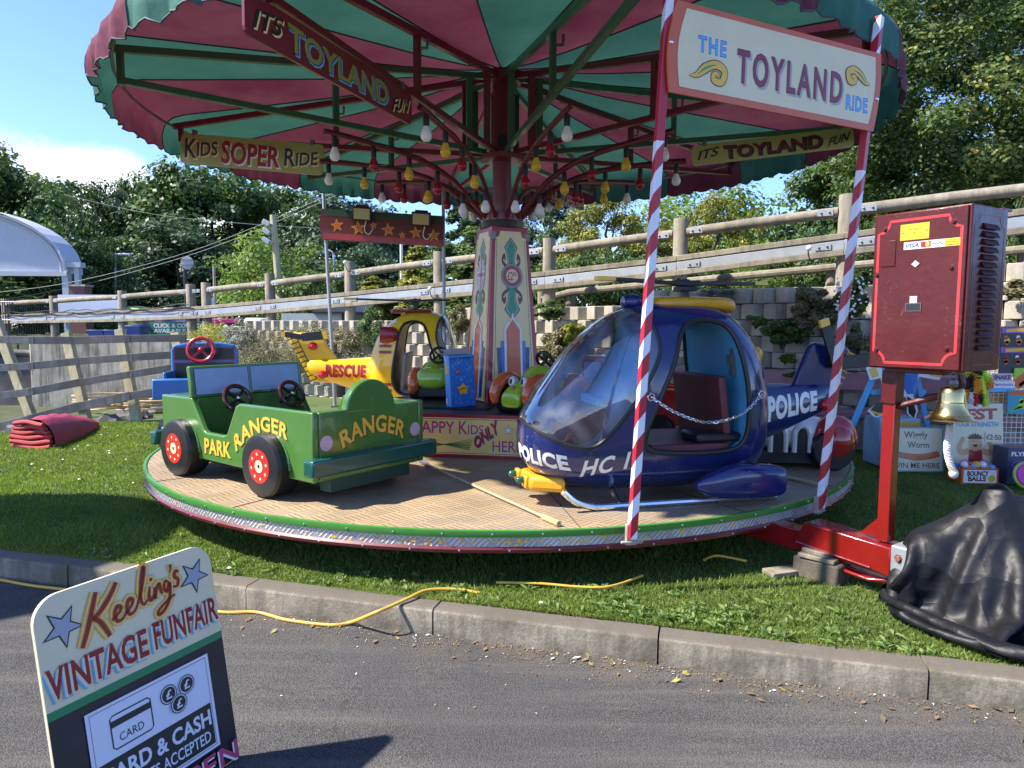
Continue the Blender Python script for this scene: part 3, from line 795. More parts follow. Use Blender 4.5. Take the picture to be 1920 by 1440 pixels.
def keep_lawn(x, y):
    k = (y < 8.4 - 0.647 * (x - 3.5)) & (x > -6.6 - 0.0 * y)
    return k & ((x + 0.099) ** 2 + (y - 6.523) ** 2 > 2.1 ** 2)
x, y = scatter(380000, -6.4, 5.3, 9.6, 1.7)
k = keep_lawn(x, y); x, y = x[k], y[k]
f = fbm(x, y); edge = np.clip((y - kerb_y(x) - 0.12) / 0.35, 0, 1)
h = NR.uniform(0.013, 0.034, len(x)) * (0.7 + 0.5 * f) * (0.75 + 0.35 * edge)
tone = np.clip(0.18 + 0.4 * f + NR.normal(0, 0.16, len(x)) + 0.25 * (1 - edge) * NR.uniform(0, 1, len(x)), 0, 1)
z = np.array([LZ] * len(x)) + 0.012 * np.sin(1.7 * x + 0.6 * y) + 0.01 * np.sin(2.9 * y - x) - 0.006
w = NR.uniform(0.0035, 0.007, len(x)) * (0.8 + 0.12 * y)
o = bpy.data.objects.new('grass', blade_mesh('grass', x, y, z, h, w, M_GRASS, tone, 0.9)); link(o); tag(o, 'short mown lawn grass around the ride', 'grass', kind='stuff')
# broad leaved weeds by the kerb
M_WEED = leaf_mat('weed_leaves', [(0.0, (0.05, 0.10, 0.02)), (0.5, (0.10, 0.18, 0.035)), (1.0, (0.19, 0.26, 0.08))], 0.3)
V, Q, T = [], [], []
def rosette(x, y, z, n, ln, tilt):
    for i in range(n):
        a = 2 * PI * i / n + random.uniform(-0.4, 0.4); l = ln * random.uniform(0.6, 1.1); w = l * random.uniform(0.10, 0.17); e = tilt + random.uniform(-0.2, 0.25)
        d = Vector((math.cos(a), math.sin(a), 0)); s_ = Vector((-d.y, d.x, 0)); b_ = len(V)
        for f, ww, zz in ((0.05, 0.15, 0.0), (0.45, 1.0, 0.5), (0.8, 0.7, 0.62), (1.0, 0.0, 0.55)):
            c_ = Vector((x, y, z + 0.008)) + d * l * f * math.cos(e) + Vector((0, 0, l * zz * math.sin(e)))
            V.append(c_ + s_ * w * ww); V.append(c_ - s_ * w * ww + Vector((0, 0, 0.004)))
        for q in range(3): Q.append((b_ + 2 * q, b_ + 2 * q + 1, b_ + 2 * q + 3, b_ + 2 * q + 2))
random.seed(5)
for i in range(300):
    x = random.choice([random.uniform(0.4, 2.1), random.uniform(-2.6, 2.4)]); y = kerb_y(x) + 0.13 + abs(random.gauss(0, 0.22))
    if ((x - 2.48) / 0.75) ** 2 + ((y - 3.16) / 0.6) ** 2 < 1: continue
    rosette(x, y, lawn_z(x, y), random.randint(3, 7), random.uniform(0.025, 0.065), random.uniform(0.2, 0.7))
V = np.array([tuple(v) for v in V]); Q = np.array(Q)
o = bpy.data.objects.new('weeds', fast_mesh('weeds', V, Q, None, M_WEED, np.repeat(NR.uniform(0, 1, len(V) // 8), 8))); link(o); tag(o, 'broad leaved weeds in the grass along the kerb', 'weeds', kind='stuff')
mb = MB()
dpts = []
for u, v in ((1014, 1129), (430, 1064), (1650, 900), (112, 832), (165, 835), (140, 842), (205, 845), (60, 870), (250, 905), (190, 815)): dpts.append(at_z(u, v, LZ + 0.03))
for i in range(26): x = random.uniform(-5.8, -2.8); y = random.uniform(5.6, 9); dpts.append(Vector((x, y, LZ + 0.03)))
for p in dpts:
    r = random.uniform(0.008, 0.014)
    mb.lathe([(0.0, 0.004), (r * 0.4, 0.004), (r, 0.0), (r, -0.002)], 10, 0, Matrix.Translation(p)); mb.ball(p + Vector((0, 0, 0.004)), (r * 0.4, r * 0.4, r * 0.25), 8, 5, 1)
tag(mb.build('daisies', [mat('petal_white', (0.8, 0.8, 0.76), 0.6), mat('daisy_yellow', (0.7, 0.45, 0.03), 0.6)]), 'white daisies dotted about the lawn', 'daisies', kind='stuff')
# dry leaves and twigs along the gutter
mb = MB(); random.seed(9)
for i in range(1900):
    u = random.gauss(0.5, 1.5); d = abs(random.gauss(0, 0.085)) + 0.004
    if random.random() < 0.08: d = random.uniform(0, 1.2)
    p = O + KD * u - KN * d; a = random.uniform(0, PI); s_ = random.uniform(0.0015, 0.0045) * (3.2 if random.random() < 0.05 else 1)
    x = Vector((math.cos(a), math.sin(a), random.uniform(-0.2, 0.4))) * s_ * 1.6; yv = Vector((-math.sin(a), math.cos(a), random.uniform(-0.2, 0.4))) * s_ * 0.8
    c_ = p + Vector((0, 0, 0.004 + s_ * 0.35)); mb.add([c_ - x, c_ - yv * 0.9, c_ + x, c_ + yv], [(0, 1, 2, 3)], random.choice((0, 0, 0, 0, 1, 1, 1, 0, 2, 2, 3)))
for i in range(60):
    p = O + KD * random.gauss(0.8, 1.2) - KN * (abs(random.gauss(0, 0.1)) + 0.01); a = random.uniform(0, PI); l = random.uniform(0.01, 0.05)
    mb.tube([p + Vector((0, 0, 0.004)), p + Vector((math.cos(a) * l, math.sin(a) * l, 0.008))], 0.0013, 5, 1)
tag(mb.build('leaf_litter', [mat('dead_leaf', (0.20, 0.13, 0.06), 0.8), mat('twig', (0.12, 0.085, 0.05), 0.9), mat('fallen_leaf', (0.26, 0.24, 0.06), 0.7), mat('paper_scrap', (0.7, 0.68, 0.62), 0.8)]), 'dry leaves and twigs lying along the gutter', 'litter', kind='stuff')
# ================================================================ trees, shrubs
M_LEAF = leaf_mat('broadleaf', [(0.0, (0.028, 0.059, 0.022)), (0.4, (0.059, 0.116, 0.034)), (0.75, (0.109, 0.178, 0.046)), (1.0, (0.186, 0.248, 0.070))], 0.3)
M_LEAFD = leaf_mat('dark_leaf', [(0.0, (0.024, 0.051, 0.027)), (0.5, (0.054, 0.102, 0.044)), (1.0, (0.119, 0.170, 0.076))], 0.25)
M_MAPLE = leaf_mat('turning_leaf', [(0.0, (0.032, 0.065, 0.020)), (0.5, (0.080, 0.133, 0.032)), (0.82, (0.160, 0.203, 0.049)), (0.94, (0.319, 0.290, 0.072)), (1.0, (0.493, 0.290, 0.087))], 0.35)
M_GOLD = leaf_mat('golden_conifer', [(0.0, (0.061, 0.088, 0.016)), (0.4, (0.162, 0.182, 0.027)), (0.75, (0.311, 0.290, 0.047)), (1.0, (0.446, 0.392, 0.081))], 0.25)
M_LIGHT = leaf_mat('pale_green_leaf', [(0.0, (0.072, 0.132, 0.024)), (0.5, (0.144, 0.228, 0.048)), (1.0, (0.264, 0.348, 0.096))], 0.45)
M_HEATH = leaf_mat('heathy_leaf', [(0.0, (0.075, 0.081, 0.037)), (0.45, (0.163, 0.156, 0.075)), (0.8, (0.250, 0.219, 0.112)), (1.0, (0.300, 0.200, 0.150))], 0.25)
M_YELL = leaf_mat('yellow_leaf', [(0.0, (0.14, 0.17, 0.02)), (0.5, (0.33, 0.34, 0.03)), (1.0, (0.55, 0.50, 0.06))], 0.35)
M_GREEN = leaf_mat('green_leaf', [(0.0, (0.041, 0.081, 0.020)), (0.5, (0.088, 0.149, 0.034)), (1.0, (0.176, 0.230, 0.068))], 0.3)
M_SILVER = leaf_mat('silver_leaf', [(0.0, (0.14, 0.15, 0.12)), (0.5, (0.25, 0.26, 0.22)), (1.0, (0.38, 0.38, 0.34))], 0.2)
M_BARK = concrete('bark', (0.035, 0.03, 0.022), (0.075, 0.062, 0.045), (0.13, 0.11, 0.085), 0.3, 25, 0.3)

def leaf_cloud(C, Nn, size, tone, mats, name, aspect=0.55, droop=0.0):
    """one folded diamond leaf at each centre C with normal Nn"""
    n = len(C)
    Nn = Nn / np.maximum(np.linalg.norm(Nn, axis=1, keepdims=True), 1e-6)
    rv = NR.normal(0, 1, (n, 3)); rv[:, 2] -= droop
    T = rv - Nn * (rv * Nn).sum(1, keepdims=True); T /= np.maximum(np.linalg.norm(T, axis=1, keepdims=True), 1e-6)
    B = np.cross(Nn, T); s_ = size[:, None]
    V = np.stack([C - T * s_ * 0.5, C + B * s_ * aspect * 0.5 + Nn * s_ * 0.08, C + T * s_ * 0.5, C - B * s_ * aspect * 0.5 + Nn * s_ * 0.08], 1).reshape(-1, 3)
    Q = np.arange(n * 4).reshape(n, 4)
    return fast_mesh(name, V, Q, None, mats, np.repeat(tone, 4))
def crown_broad(n, leaf, mats, rx=1.0, rz=1.0, clumps=70, seed=1, cr=0.26, hollow=0.45, spread=1.0, name='crown'):
    """clumped crown in a unit ellipsoid whose base is at z=0 (height 2*rz)"""
    global NR
    keep = NR; NR = np.random.default_rng(seed)
    d = NR.normal(0, 1, (clumps, 3)); d /= np.linalg.norm(d, axis=1, keepdims=True)
    r = NR.uniform(hollow, 0.92, (clumps, 1)) ** 0.7
    lump = 1 + 0.16 * np.sin(3 * d[:, :1] + seed) * np.cos(4 * d[:, 1:2] + 2 * seed) + NR.normal(0, 0.05, (clumps, 1))
    cc = d * r * lump * np.array([rx, rx, rz]); 
    low = cc[:, 2] < -0.2 * rz; cc[low, 2] *= 0.75
    crs = cr * NR.uniform(0.6, 1.25, clumps)
    ct = NR.normal(0, 0.13, clumps)
    k = NR.integers(0, clumps, n)
    off = NR.normal(0, 1, (n, 3)); off /= np.linalg.norm(off, axis=1, keepdims=True)
    rad = NR.uniform(0, 1, (n, 1)) ** 0.42
    flat = np.array([1.15, 1.15, 0.72])
    P = cc[k] + off * rad * crs[k][:, None] * flat * spread
    P += NR.normal(0, 0.02, (n, 3))
    out = P / np.array([rx, rx, rz]); 
    Nn = 0.55 * off + 0.5 * out + NR.normal(0, 0.55, (n, 3)) + np.array([0, 0, 0.45])
    tone = np.clip(0.42 + ct[k] + NR.normal(0, 0.17, n), 0, 1)
    P[:, 2] += rz
    me = leaf_cloud(P, Nn, leaf * NR.uniform(0.4, 1.55, n), tone, mats, name)
    NR = keep
    return me
def crown_conifer(n, leaf, mats, r=0.45, h=2.0, seed=1, tiers=60, name='crown', taper=0.9):
    global NR
    keep = NR; NR = np.random.default_rng(seed)
    zt = NR.uniform(0, 1, tiers) ** 1.1 * 0.97; an = NR.uniform(0, 2 * PI, tiers)
    rt = r * (1 - zt) ** taper * NR.uniform(0.7, 1.12, tiers) + 0.03
    k = NR.integers(0, tiers, n); f = NR.uniform(0.15, 1, n) ** 0.6
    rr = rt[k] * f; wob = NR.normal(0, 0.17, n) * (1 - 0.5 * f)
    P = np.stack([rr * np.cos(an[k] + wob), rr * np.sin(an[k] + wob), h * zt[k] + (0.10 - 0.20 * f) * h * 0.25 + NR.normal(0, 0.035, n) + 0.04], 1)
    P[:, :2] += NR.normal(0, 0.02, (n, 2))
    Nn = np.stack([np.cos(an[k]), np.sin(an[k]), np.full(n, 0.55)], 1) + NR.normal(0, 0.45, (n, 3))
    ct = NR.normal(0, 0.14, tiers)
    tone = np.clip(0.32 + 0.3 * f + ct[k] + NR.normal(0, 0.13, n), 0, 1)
    me = leaf_cloud(P, Nn, leaf * NR.uniform(0.4, 1.55, n), tone, mats, name, 0.4, 0.6)
    NR = keep
    return me
def trunk_mb(h, r, rx, rz, zc, seed, limbs=7):
    rnd = random.Random(seed); mb = MB()
    top = zc + rz * 0.5
    path = [Vector((0, 0, -0.3))]; k = 7
    for i in range(1, k + 1): path.append(Vector((rnd.uniform(-0.06, 0.06) * i * 0.3, rnd.uniform(-0.06, 0.06) * i * 0.3, top * i / k)))
    mb.tube(path, [r * (1.25 if i == 0 else 1.0) * (1 - 0.85 * (i / k)) + 0.01 for i in range(k + 1)], 10)
    for j in range(limbs):
        f = rnd.uniform(0.35, 0.85); i = int(f * k); st = path[i].lerp(path[min(i + 1, k)], f * k - i)
        a = rnd.uniform(0, 2 * PI); l = rx * rnd.uniform(0.5, 0.85); e = st + Vector((math.cos(a) * l, math.sin(a) * l, rz * rnd.uniform(0.25, 0.8)))
        mid = st.lerp(e, 0.5) + Vector((0, 0, -0.08 * l)); rr = r * (1 - 0.8 * f) * 0.6
        P = catmull([st, mid, e], 4); mb.tube(P, [rr * (1 - 0.85 * q / (len(P) - 1)) + 0.008 for q in range(len(P))], 6)
        for _ in range(2):
            s2 = P[rnd.randint(3, len(P) - 2)]; e2 = s2 + Vector((rnd.uniform(-1, 1), rnd.uniform(-1, 1), rnd.uniform(0.1, 0.9))) * l * 0.4
            mb.tube([s2, e2], [rr * 0.35, 0.006], 5)
    return mb
CROWN = {}
def crown(kind):
    if kind not in CROWN:
        CROWN[kind] = {
            'a': lambda: crown_broad(26000, 0.062, M_LEAFD, 1.0, 1.15, 110, 3, 0.22),
            'b': lambda: crown_broad(26000, 0.060, M_LEAF, 1.0, 1.0, 120, 8, 0.21),
            'c': lambda: crown_broad(24000, 0.060, M_LEAF, 0.8, 1.2, 90, 21, 0.22),
            'airy': lambda: crown_broad(5200, 0.055, M_LEAF, 1.0, 1.1, 60, 5, 0.2, 0.3, 1.35),
            'pale': lambda: crown_broad(13000, 0.048, M_LIGHT, 0.9, 1.0, 90, 13, 0.2, 0.3, 1.25),
            'big': lambda: crown_broad(170000, 0.0235, M_MAPLE, 1.0, 1.05, 260, 17, 0.15, 0.45),
            'gold': lambda: crown_conifer(30000, 0.058, M_GOLD, 0.5, 2.0, 4, 170),
            'gold2': lambda: crown_conifer(26000, 0.06, M_GOLD, 0.42, 2.0, 9, 150, taper=0.7),
            'goldb': lambda: crown_broad(30000, 0.045, M_GOLD, 1.0, 1.1, 130, 27, 0.17, 0.4),
            'column': lambda: crown_conifer(15000, 0.055, M_GREEN, 0.3, 2.0, 6, 110, taper=0.45),
            'cedar': lambda: crown_conifer(9000, 0.07, M_LEAFD, 0.6, 2.0, 15, 26, taper=0.7),
            'shrub': lambda: crown_broad(9000, 0.085, M_GREEN, 1.0, 0.8, 60, 31, 0.28),
            'shrubd': lambda: crown_broad(9000, 0.085, M_LEAF, 1.0, 0.8, 60, 33, 0.28),
        }[kind]()
    return CROWN[kind]
def tree(name, kind, u, v_top, y, width_px, label, cat='tree', base=None, rz=None, group=None, squash=1.0, trunk_r=None, crown_low=0.18, limbs=7):
    """tree standing at depth y whose top shows at photo pixel (u, v_top) and whose crown is width_px wide"""
    top = at_y(u, v_top, y); x = top.x
    z0 = base if base is not None else 0.6
    H = top.z - z0; W = width_px / FPX * y / 2
    t_ = thing(name, label, cat, (x, y, z0), group)
    me = crown(kind); co_r = max(abs(v.co.x) for v in me.vertices[:4000:7]) if False else None
    zlo = H * crown_low
    dims = CROWN.setdefault(kind + '_dim', None)
    if dims is None:
        c_ = np.empty(len(me.vertices) * 3, np.float32); me.vertices.foreach_get('co', c_); c_ = c_.reshape(-1, 3)
        dims = CROWN[kind + '_dim'] = (np.percentile(np.abs(c_[:, 0]), 98), np.percentile(c_[:, 2], 0.3), np.percentile(c_[:, 2], 99.7))
    o = bpy.data.objects.new('crown', me); link(o, t_)
    sx = W / dims[0]; sz = (H - zlo) / (dims[2] - dims[1])
    o.scale = (sx, sx * squash, sz); o.location = (0, 0, zlo - dims[1] * sz)
    o.rotation_euler = (0, 0, 0)
    tr = trunk_r or (0.022 * H + 0.03)
    trunk_mb(H, tr, W * 0.9, (H - zlo) / 2, zlo + (H - zlo) / 2, hash(name) % 7 + int(abs(u)), limbs).build('trunk', M_BARK, t_)
    return t_
# --- left and centre, across the valley
tree('broadleaf_tree', 'b', -70, 268, 34, 330, 'big broadleaf tree at the left edge rising behind the white arched roof', base=0)
tree('broadleaf_tree', 'c', 60, 330, 38, 260, 'mid green tree right behind the arched roof, second from the left edge', base=0)
tree('sparse_tree', 'airy', 118, 345, 30, 150, 'thin airy tree with sky showing through its twigs', base=0, limbs=14)
tree('broadleaf_tree', 'a', 205, 352, 40, 150, 'tall narrow dark tree behind the single armed street lamp', base=0)
tree('broadleaf_tree', 'b', 275, 338, 44, 150, 'rounded tree behind the back of the round road sign', base=0)
tree('broadleaf_tree', 'b', 395, 318, 42, 300, 'largest rounded tree below the words of the yellow kids board', base=0)
tree('broadleaf_tree', 'c', 530, 345, 46, 230, 'dense green tree behind the wooden floodlight pole', base=0)
tree('broadleaf_tree', 'a', 640, 372, 40, 250, 'dark spreading tree behind the red star board', base=0)
tree('broadleaf_tree', 'a', 730, 398, 44, 190, 'dark tree whose crown shows under the red star board', base=0)
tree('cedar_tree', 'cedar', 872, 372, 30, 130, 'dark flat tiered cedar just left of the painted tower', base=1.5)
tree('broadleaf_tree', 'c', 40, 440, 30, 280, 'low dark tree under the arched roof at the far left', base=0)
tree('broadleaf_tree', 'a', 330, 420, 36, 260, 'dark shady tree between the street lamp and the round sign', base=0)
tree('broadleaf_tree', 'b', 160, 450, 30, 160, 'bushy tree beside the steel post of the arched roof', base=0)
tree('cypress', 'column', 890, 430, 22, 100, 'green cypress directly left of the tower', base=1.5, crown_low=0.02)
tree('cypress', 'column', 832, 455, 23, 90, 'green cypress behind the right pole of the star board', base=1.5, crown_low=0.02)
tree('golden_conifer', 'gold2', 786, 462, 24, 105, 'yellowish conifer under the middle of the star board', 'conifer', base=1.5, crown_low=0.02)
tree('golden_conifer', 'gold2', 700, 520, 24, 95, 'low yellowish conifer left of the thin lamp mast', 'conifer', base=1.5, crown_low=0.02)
tree('light_green_tree', 'pale', 505, 425, 25, 190, 'light yellow green tree behind the floodlight pole', 'tree', base=1.2, crown_low=0.05)
tree('broadleaf_tree', 'shrub', 590, 495, 22, 150, 'grey green bushy tree behind the barrier left of the star board', base=1.2, crown_low=0.02)
tree('broadleaf_tree', 'shrubd', 545, 470, 27, 120, 'small round tree right of the floodlight pole', base=1.2, crown_low=0.02)
tree('broadleaf_tree', 'a', 690, 470, 30, 170, 'dark bushy tree filling the gap below the star board', base=1.2, crown_low=0.02)
tree('broadleaf_tree', 'a', 700, 500, 34, 500, 'wide dark tree mass of shade behind the barrier in the middle', base=0.5, crown_low=0.02)
# --- right of the tower
tree('broadleaf_tree', 'a', 1035, 372, 24, 150, 'dark tree immediately right of the tower top', base=1.7)
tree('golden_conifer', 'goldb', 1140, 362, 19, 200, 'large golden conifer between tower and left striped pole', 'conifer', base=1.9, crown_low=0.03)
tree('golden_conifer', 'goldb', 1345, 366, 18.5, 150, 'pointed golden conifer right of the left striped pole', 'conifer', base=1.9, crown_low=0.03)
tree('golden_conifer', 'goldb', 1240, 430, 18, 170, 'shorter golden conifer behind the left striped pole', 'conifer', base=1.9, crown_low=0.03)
tree('pale_tree', 'pale', 1330, 318, 26, 300, 'light airy yellow green tree behind the pointed conifer', base=1.9, crown_low=0.1)
for i, (u, v, y, w, k, lb) in enumerate(((1075, 465, 14, 130, 'shrub', 'green bush behind the barrier just right of the tower'), (1165, 470, 14.5, 130, 'shrubd', 'leafy bush behind the barrier between tower and striped pole'),
        (1450, 452, 12.5, 140, 'pale', 'green bush behind the barrier midway between the striped poles'), (1540, 425, 12, 150, 'shrubd', 'dark bush behind the barrier left of the right striped pole'),
        (1620, 410, 11, 130, 'shrub', 'bush behind the red cabinet top left corner'), (1905, 372, 9.5, 90, 'shrub', 'yellowing bush at the right edge beside the red cabinet'),
        (1330, 480, 13.5, 150, 'shrub', 'bush behind the barrier right of the middle timber post'), (1000, 500, 15, 110, 'shrubd', 'dark bush half hidden by the painted tower'))):
    tree('bush', k, u, v, y, w, lb, 'bush', base=wall_top(at_y(u, v, y).x) - 0.1, crown_low=0.0, group='bushes behind the barrier', limbs=4)
tree('maple_tree', 'big', 1905, -130, 16.5, 620, 'huge maple with yellowing leaves filling the upper right corner', base=2.3, trunk_r=0.3, crown_low=0.1, limbs=16, squash=0.8)
tree('broadleaf_tree', 'b', 1640, 255, 20, 330, 'broad tree low behind the right striped pole, beside the maple', base=2.3, crown_low=0.0)
tree('broadleaf_tree', 'a', 1900, 250, 24, 300, 'dark tree behind the maple at the right edge', base=2.3, crown_low=0.0)

# --- plants growing in the block wall
def plant(name, label, kind_m, u, v, w_px, h_px, off=0.0, seed=1, leaf=0.035, n=2600, group='plants in the block wall', flowers=None, cat='plant', y=None):
    """plant hanging in or standing on the wall, centred at photo pixel (u, v)"""
    if y is None: p = on_plane(u, v, wpt(0, off), (-WN.x, -WN.y, 0))
    else: p = at_y(u, v, y)
    sc = (p - EYEP).length / FPX; W, H = w_px * sc / 2, h_px * sc / 2
    t_ = thing(name, label, cat, p - Vector((0, 0, H)), group)
    me = crown_broad(n, leaf / max(W, H), kind_m, 1.0, 1.0, max(14, int(30 * W / 0.3)), seed, 0.32, 0.3, name='foliage')
    o = bpy.data.objects.new('foliage', me); link(o, t_); o.scale = (W * 0.85, min(W, 0.32) * 0.8, H * 0.85)
    o.rotation_euler = (0, 0, math.atan2(WD.y, WD.x))
    mb = MB(); rnd = random.Random(seed)
    for i in range(9): mb.tube([(0, 0.05, 0), (rnd.uniform(-1, 1) * W * 0.6, rnd.uniform(-0.1, 0.1), H * rnd.uniform(0.8, 1.5))], [0.008, 0.003], 5)
    mb.build('stem', M_BARK, t_)
    if flowers:
        mb = MB()
        for i in range(flowers):
            q = Vector((rnd.uniform(-1, 1) * W * 0.95, 0, H + rnd.uniform(-0.9, 0.95) * H)); f = max(0.1, 1 - (q.x / W) ** 2 - ((q.z - H) / H) ** 2)
            c_ = WD * q.x - WN * (min(W, 0.32) * 0.8 * math.sqrt(f) + 0.02) + Vector((0, 0, q.z)); r = rnd.uniform(0.010, 0.017)
            mb.lathe([(0, 0.004), (r, 0), (r, -0.002)], 8, 0, Matrix.Translation(c_) @ Vector((-WN.x, -WN.y, 0.5)).to_track_quat('Z', 'Y').to_matrix().to_4x4())
        mb.build('flowers', MATS['petal_white'], t_)
    return t_
WP = [
 ('heather', 'wide brown green heather draped over the wall above the yellow helicopter tail', M_HEATH, 510, 655, 170, 90, -0.15),
 ('heather', 'tall olive heather on the wall behind the yellow helicopter fin', M_HEATH, 590, 640, 100, 90, -0.2),
 ('heather', 'reddish heather at the wall top left of the yellow helicopter roof', M_HEATH, 655, 632, 70, 50, -0.12),
 ('heather', 'green heather beside the yellow helicopter roof', M_GREEN, 700, 610, 60, 70, -0.12),
 ('heather', 'dull heather below the yellow helicopter tail boom', M_HEATH, 470, 700, 120, 70, -0.25),
 ('heather', 'grey green heather seen through the yellow helicopter doorway', M_HEATH, 690, 690, 100, 80, -0.25),
 ('heather', 'brown heather at the wall top immediately left of the tower', M_HEATH, 858, 600, 60, 90, -0.1),
 ('heather', 'dry heather on the wall just right of the tower', M_HEATH, 1045, 650, 80, 110, -0.2),
 ('ivy_clump', 'dark ivy clump at the wall top right of the tower', M_GREEN, 1030, 580, 70, 50, -0.1),
 ('yellow_shrub', 'small bright yellow shrub on the wall right of the tower', M_YELL, 1078, 626, 62, 62, -0.2),
 ('yellow_shrub', 'bright yellow green shrub on top of the wall above the blue locomotive', M_YELL, 392, 626, 100, 50, -0.1),
 ('silver_shrub', 'silvery shrub next to the yellow shrub above the locomotive', M_SILVER, 450, 622, 70, 50, -0.1),
 ('heather', 'faded heather right of the locomotive cab', M_HEATH, 480, 680, 70, 60, -0.2),
 ('silver_shrub', 'grey silver plant trailing at wall top right of the blue helicopter rotor', M_SILVER, 1345, 552, 110, 40, -0.12),
 ('grass_tuft', 'arching grassy plant on the wall top left of the right striped pole', M_HEATH, 1520, 560, 80, 80, -0.15),
 ('shrub', 'olive shrub in the middle of the wall between helicopter and cabinet', M_HEATH, 1525, 590, 110, 60, -0.18),
 ('shrub', 'dark green cushion plant in the wall above the blue tail boom', M_GREEN, 1470, 622, 90, 70, -0.15),
 ('daisy_bush', 'bush of small white daisies beside the right striped pole', M_GREEN, 1600, 560, 70, 80, -0.2),
 ('heather', 'straw coloured heather against the left side of the red cabinet', M_HEATH, 1610, 630, 60, 80, -0.2),
 ('rockery_plant', 'little yellow green plant in the blocks below the cushion plant', M_LIGHT, 1475, 670, 36, 26, -0.1),
 ('rockery_plant', 'little leafy plant in the blocks right of the helicopter roof', M_LIGHT, 1420, 600, 46, 34, -0.1),
 ('rockery_plant', 'low weed at the wall foot behind the blue tail boom', M_LIGHT, 1500, 702, 60, 22, -0.12),
 ('heather', 'brown heather on the wall at the right edge of the view', M_HEATH, 1900, 540, 60, 40, -0.1),
]
for i, (nm, lb, mt, u, v, w, h, of) in enumerate(WP):
    big = 1.35 if u < 720 else 0.92
    plant(nm, lb, mt, u, v, w * big, h * big, of, seed=40 + i, n=int(900 + w * h * 0.8), leaf=0.05 if nm != 'rockery_plant' else 0.06, flowers=70 if nm == 'daisy_bush' else None)
# ================================================================ the roundabout
CX, CY, DZ, DR = -0.099, 6.523, 0.431, 3.0
CV = Vector((CX, CY, 0))
def pol(ang, r, z=0.0): a = R_(ang); return Vector((CX + r * math.sin(a), CY - r * math.cos(a), z))      # ang: 0 = towards the road, + = right
RED = paint('ride_red', (0.30, 0.012, 0.018), 0.3)
DKRED = paint('ride_maroon', (0.125, 0.012, 0.016), 0.35, grime=0.25)
GREENP = paint('ride_green', (0.055, 0.22, 0.035), 0.35, grime=0.2)
FRAMEG = paint('frame_green', (0.04, 0.13, 0.06), 0.4)
FRAMER = paint('frame_red', (0.16, 0.012, 0.02), 0.4)
CREAM = paint('cream_paint', (0.80, 0.62, 0.27), 0.35, var=0.05, grime=0.12)
BLACKP = paint('black_paint', (0.012, 0.012, 0.014), 0.3)
WHITEP = paint('white_paint', (0.78, 0.77, 0.74), 0.35)
YELLP = paint('yellow_paint', (0.80, 0.46, 0.02), 0.3)
ORANGEP = paint('orange_paint', (0.66, 0.12, 0.02), 0.3)
BLUEP = paint('blue_paint', (0.03, 0.16, 0.50), 0.3)
DKBLUE = paint('dark_blue_paint', (0.015, 0.03, 0.16), 0.3)
SKYBL = paint('sky_blue_paint', (0.10, 0.42, 0.75), 0.35)
CRIMSON = paint('crimson_paint', (0.36, 0.012, 0.02), 0.3)
GREYP = paint('grey_paint', (0.36, 0.37, 0.42), 0.35)
GREENL = paint('letter_green', (0.02, 0.26, 0.10), 0.35)
PINKP = paint('pink_paint', (0.62, 0.10, 0.22), 0.35)
AQUA = paint('aqua_paint', (0.35, 0.68, 0.62), 0.35)
STEEL = mat('bare_steel', (0.55, 0.55, 0.55), 0.3, 1.0, var=0.2)
CHROME = mat('chrome_tube', (0.75, 0.76, 0.78), 0.16, 1.0, var=0.1)
RUBBER = mat('black_rubber', (0.009, 0.009, 0.010), 0.38, var=0.3, grime=0.22, grime_col=(0.05, 0.045, 0.04))
T_DECK = tread_mat('deck_tread', (0.39, 0.295, 0.18), (0.19, 0.13, 0.08), 7.5, 0.0, 0.5, bars=4.0, depth=0.55, wear=(0.22, 0.195, 0.165))
T_STEP = tread_mat('step_tread', (0.055, 0.04, 0.038), (0.13, 0.10, 0.095), 9.0, 0.0, 0.45, bars=3.0, depth=0.6)
T_RIM = tread_mat('rim_tread', (0.46, 0.46, 0.46), (0.95, 0.95, 0.95), 11.5, 0.5, 0.38, True, bars=4.0, depth=0.9)

ride = thing('toy_roundabout', 'round fairground ride with a red and green striped canopy and tread plate deck', 'fairground ride', (CX, CY, 0.13))
# deck
mb = MB(); mb.lathe([(0.0, DZ - 0.03), (DR - 0.012, DZ - 0.03), (DR - 0.012, DZ), (0.0, DZ)], 128, 0, Matrix.Translation(CV), cap=False)
deck = mb.build('deck', T_DECK, ride, True, smooth=30)
mb = MB(); mb.lathe([(DR - 0.02, DZ - 0.03), (DR + 0.006, DZ - 0.03), (DR + 0.01, DZ - 0.012), (DR + 0.008, DZ + 0.006), (DR - 0.012, DZ + 0.008), (DR - 0.02, DZ + 0.002)], 160, 0, Matrix.Translation(CV), cap=False)
mb.build('edge_strip', GREENP, deck, True, smooth=40)
def rim_uv(p): a = math.atan2(p.x - CX, -(p.y - CY)); return (a * DR, p.z)
mb = MB(); mb.lathe([(DR - 0.004, DZ - 0.082), (DR - 0.004, DZ - 0.031)], 160, 0, Matrix.Translation(CV), cap=False)
mb.f = [f for f in mb.f]; 
rim = mb.build('rim', T_RIM, deck, True, smooth=40, uv=lambda p: (math.atan2(p.x - CX, -(p.y - CY)) * DR if abs(math.atan2(p.x - CX, -(p.y - CY))) < 3.12 else 0, p.z))
mb = MB(); mb.lathe([(DR - 0.03, DZ - 0.113), (DR + 0.004, DZ - 0.113), (DR + 0.008, DZ - 0.095), (DR - 0.002, DZ - 0.082), (DR - 0.03, DZ - 0.082)], 160, 0, Matrix.Translation(CV), cap=False)
mb.build('bottom_band', DKRED, deck, True, smooth=40)
mb = MB()
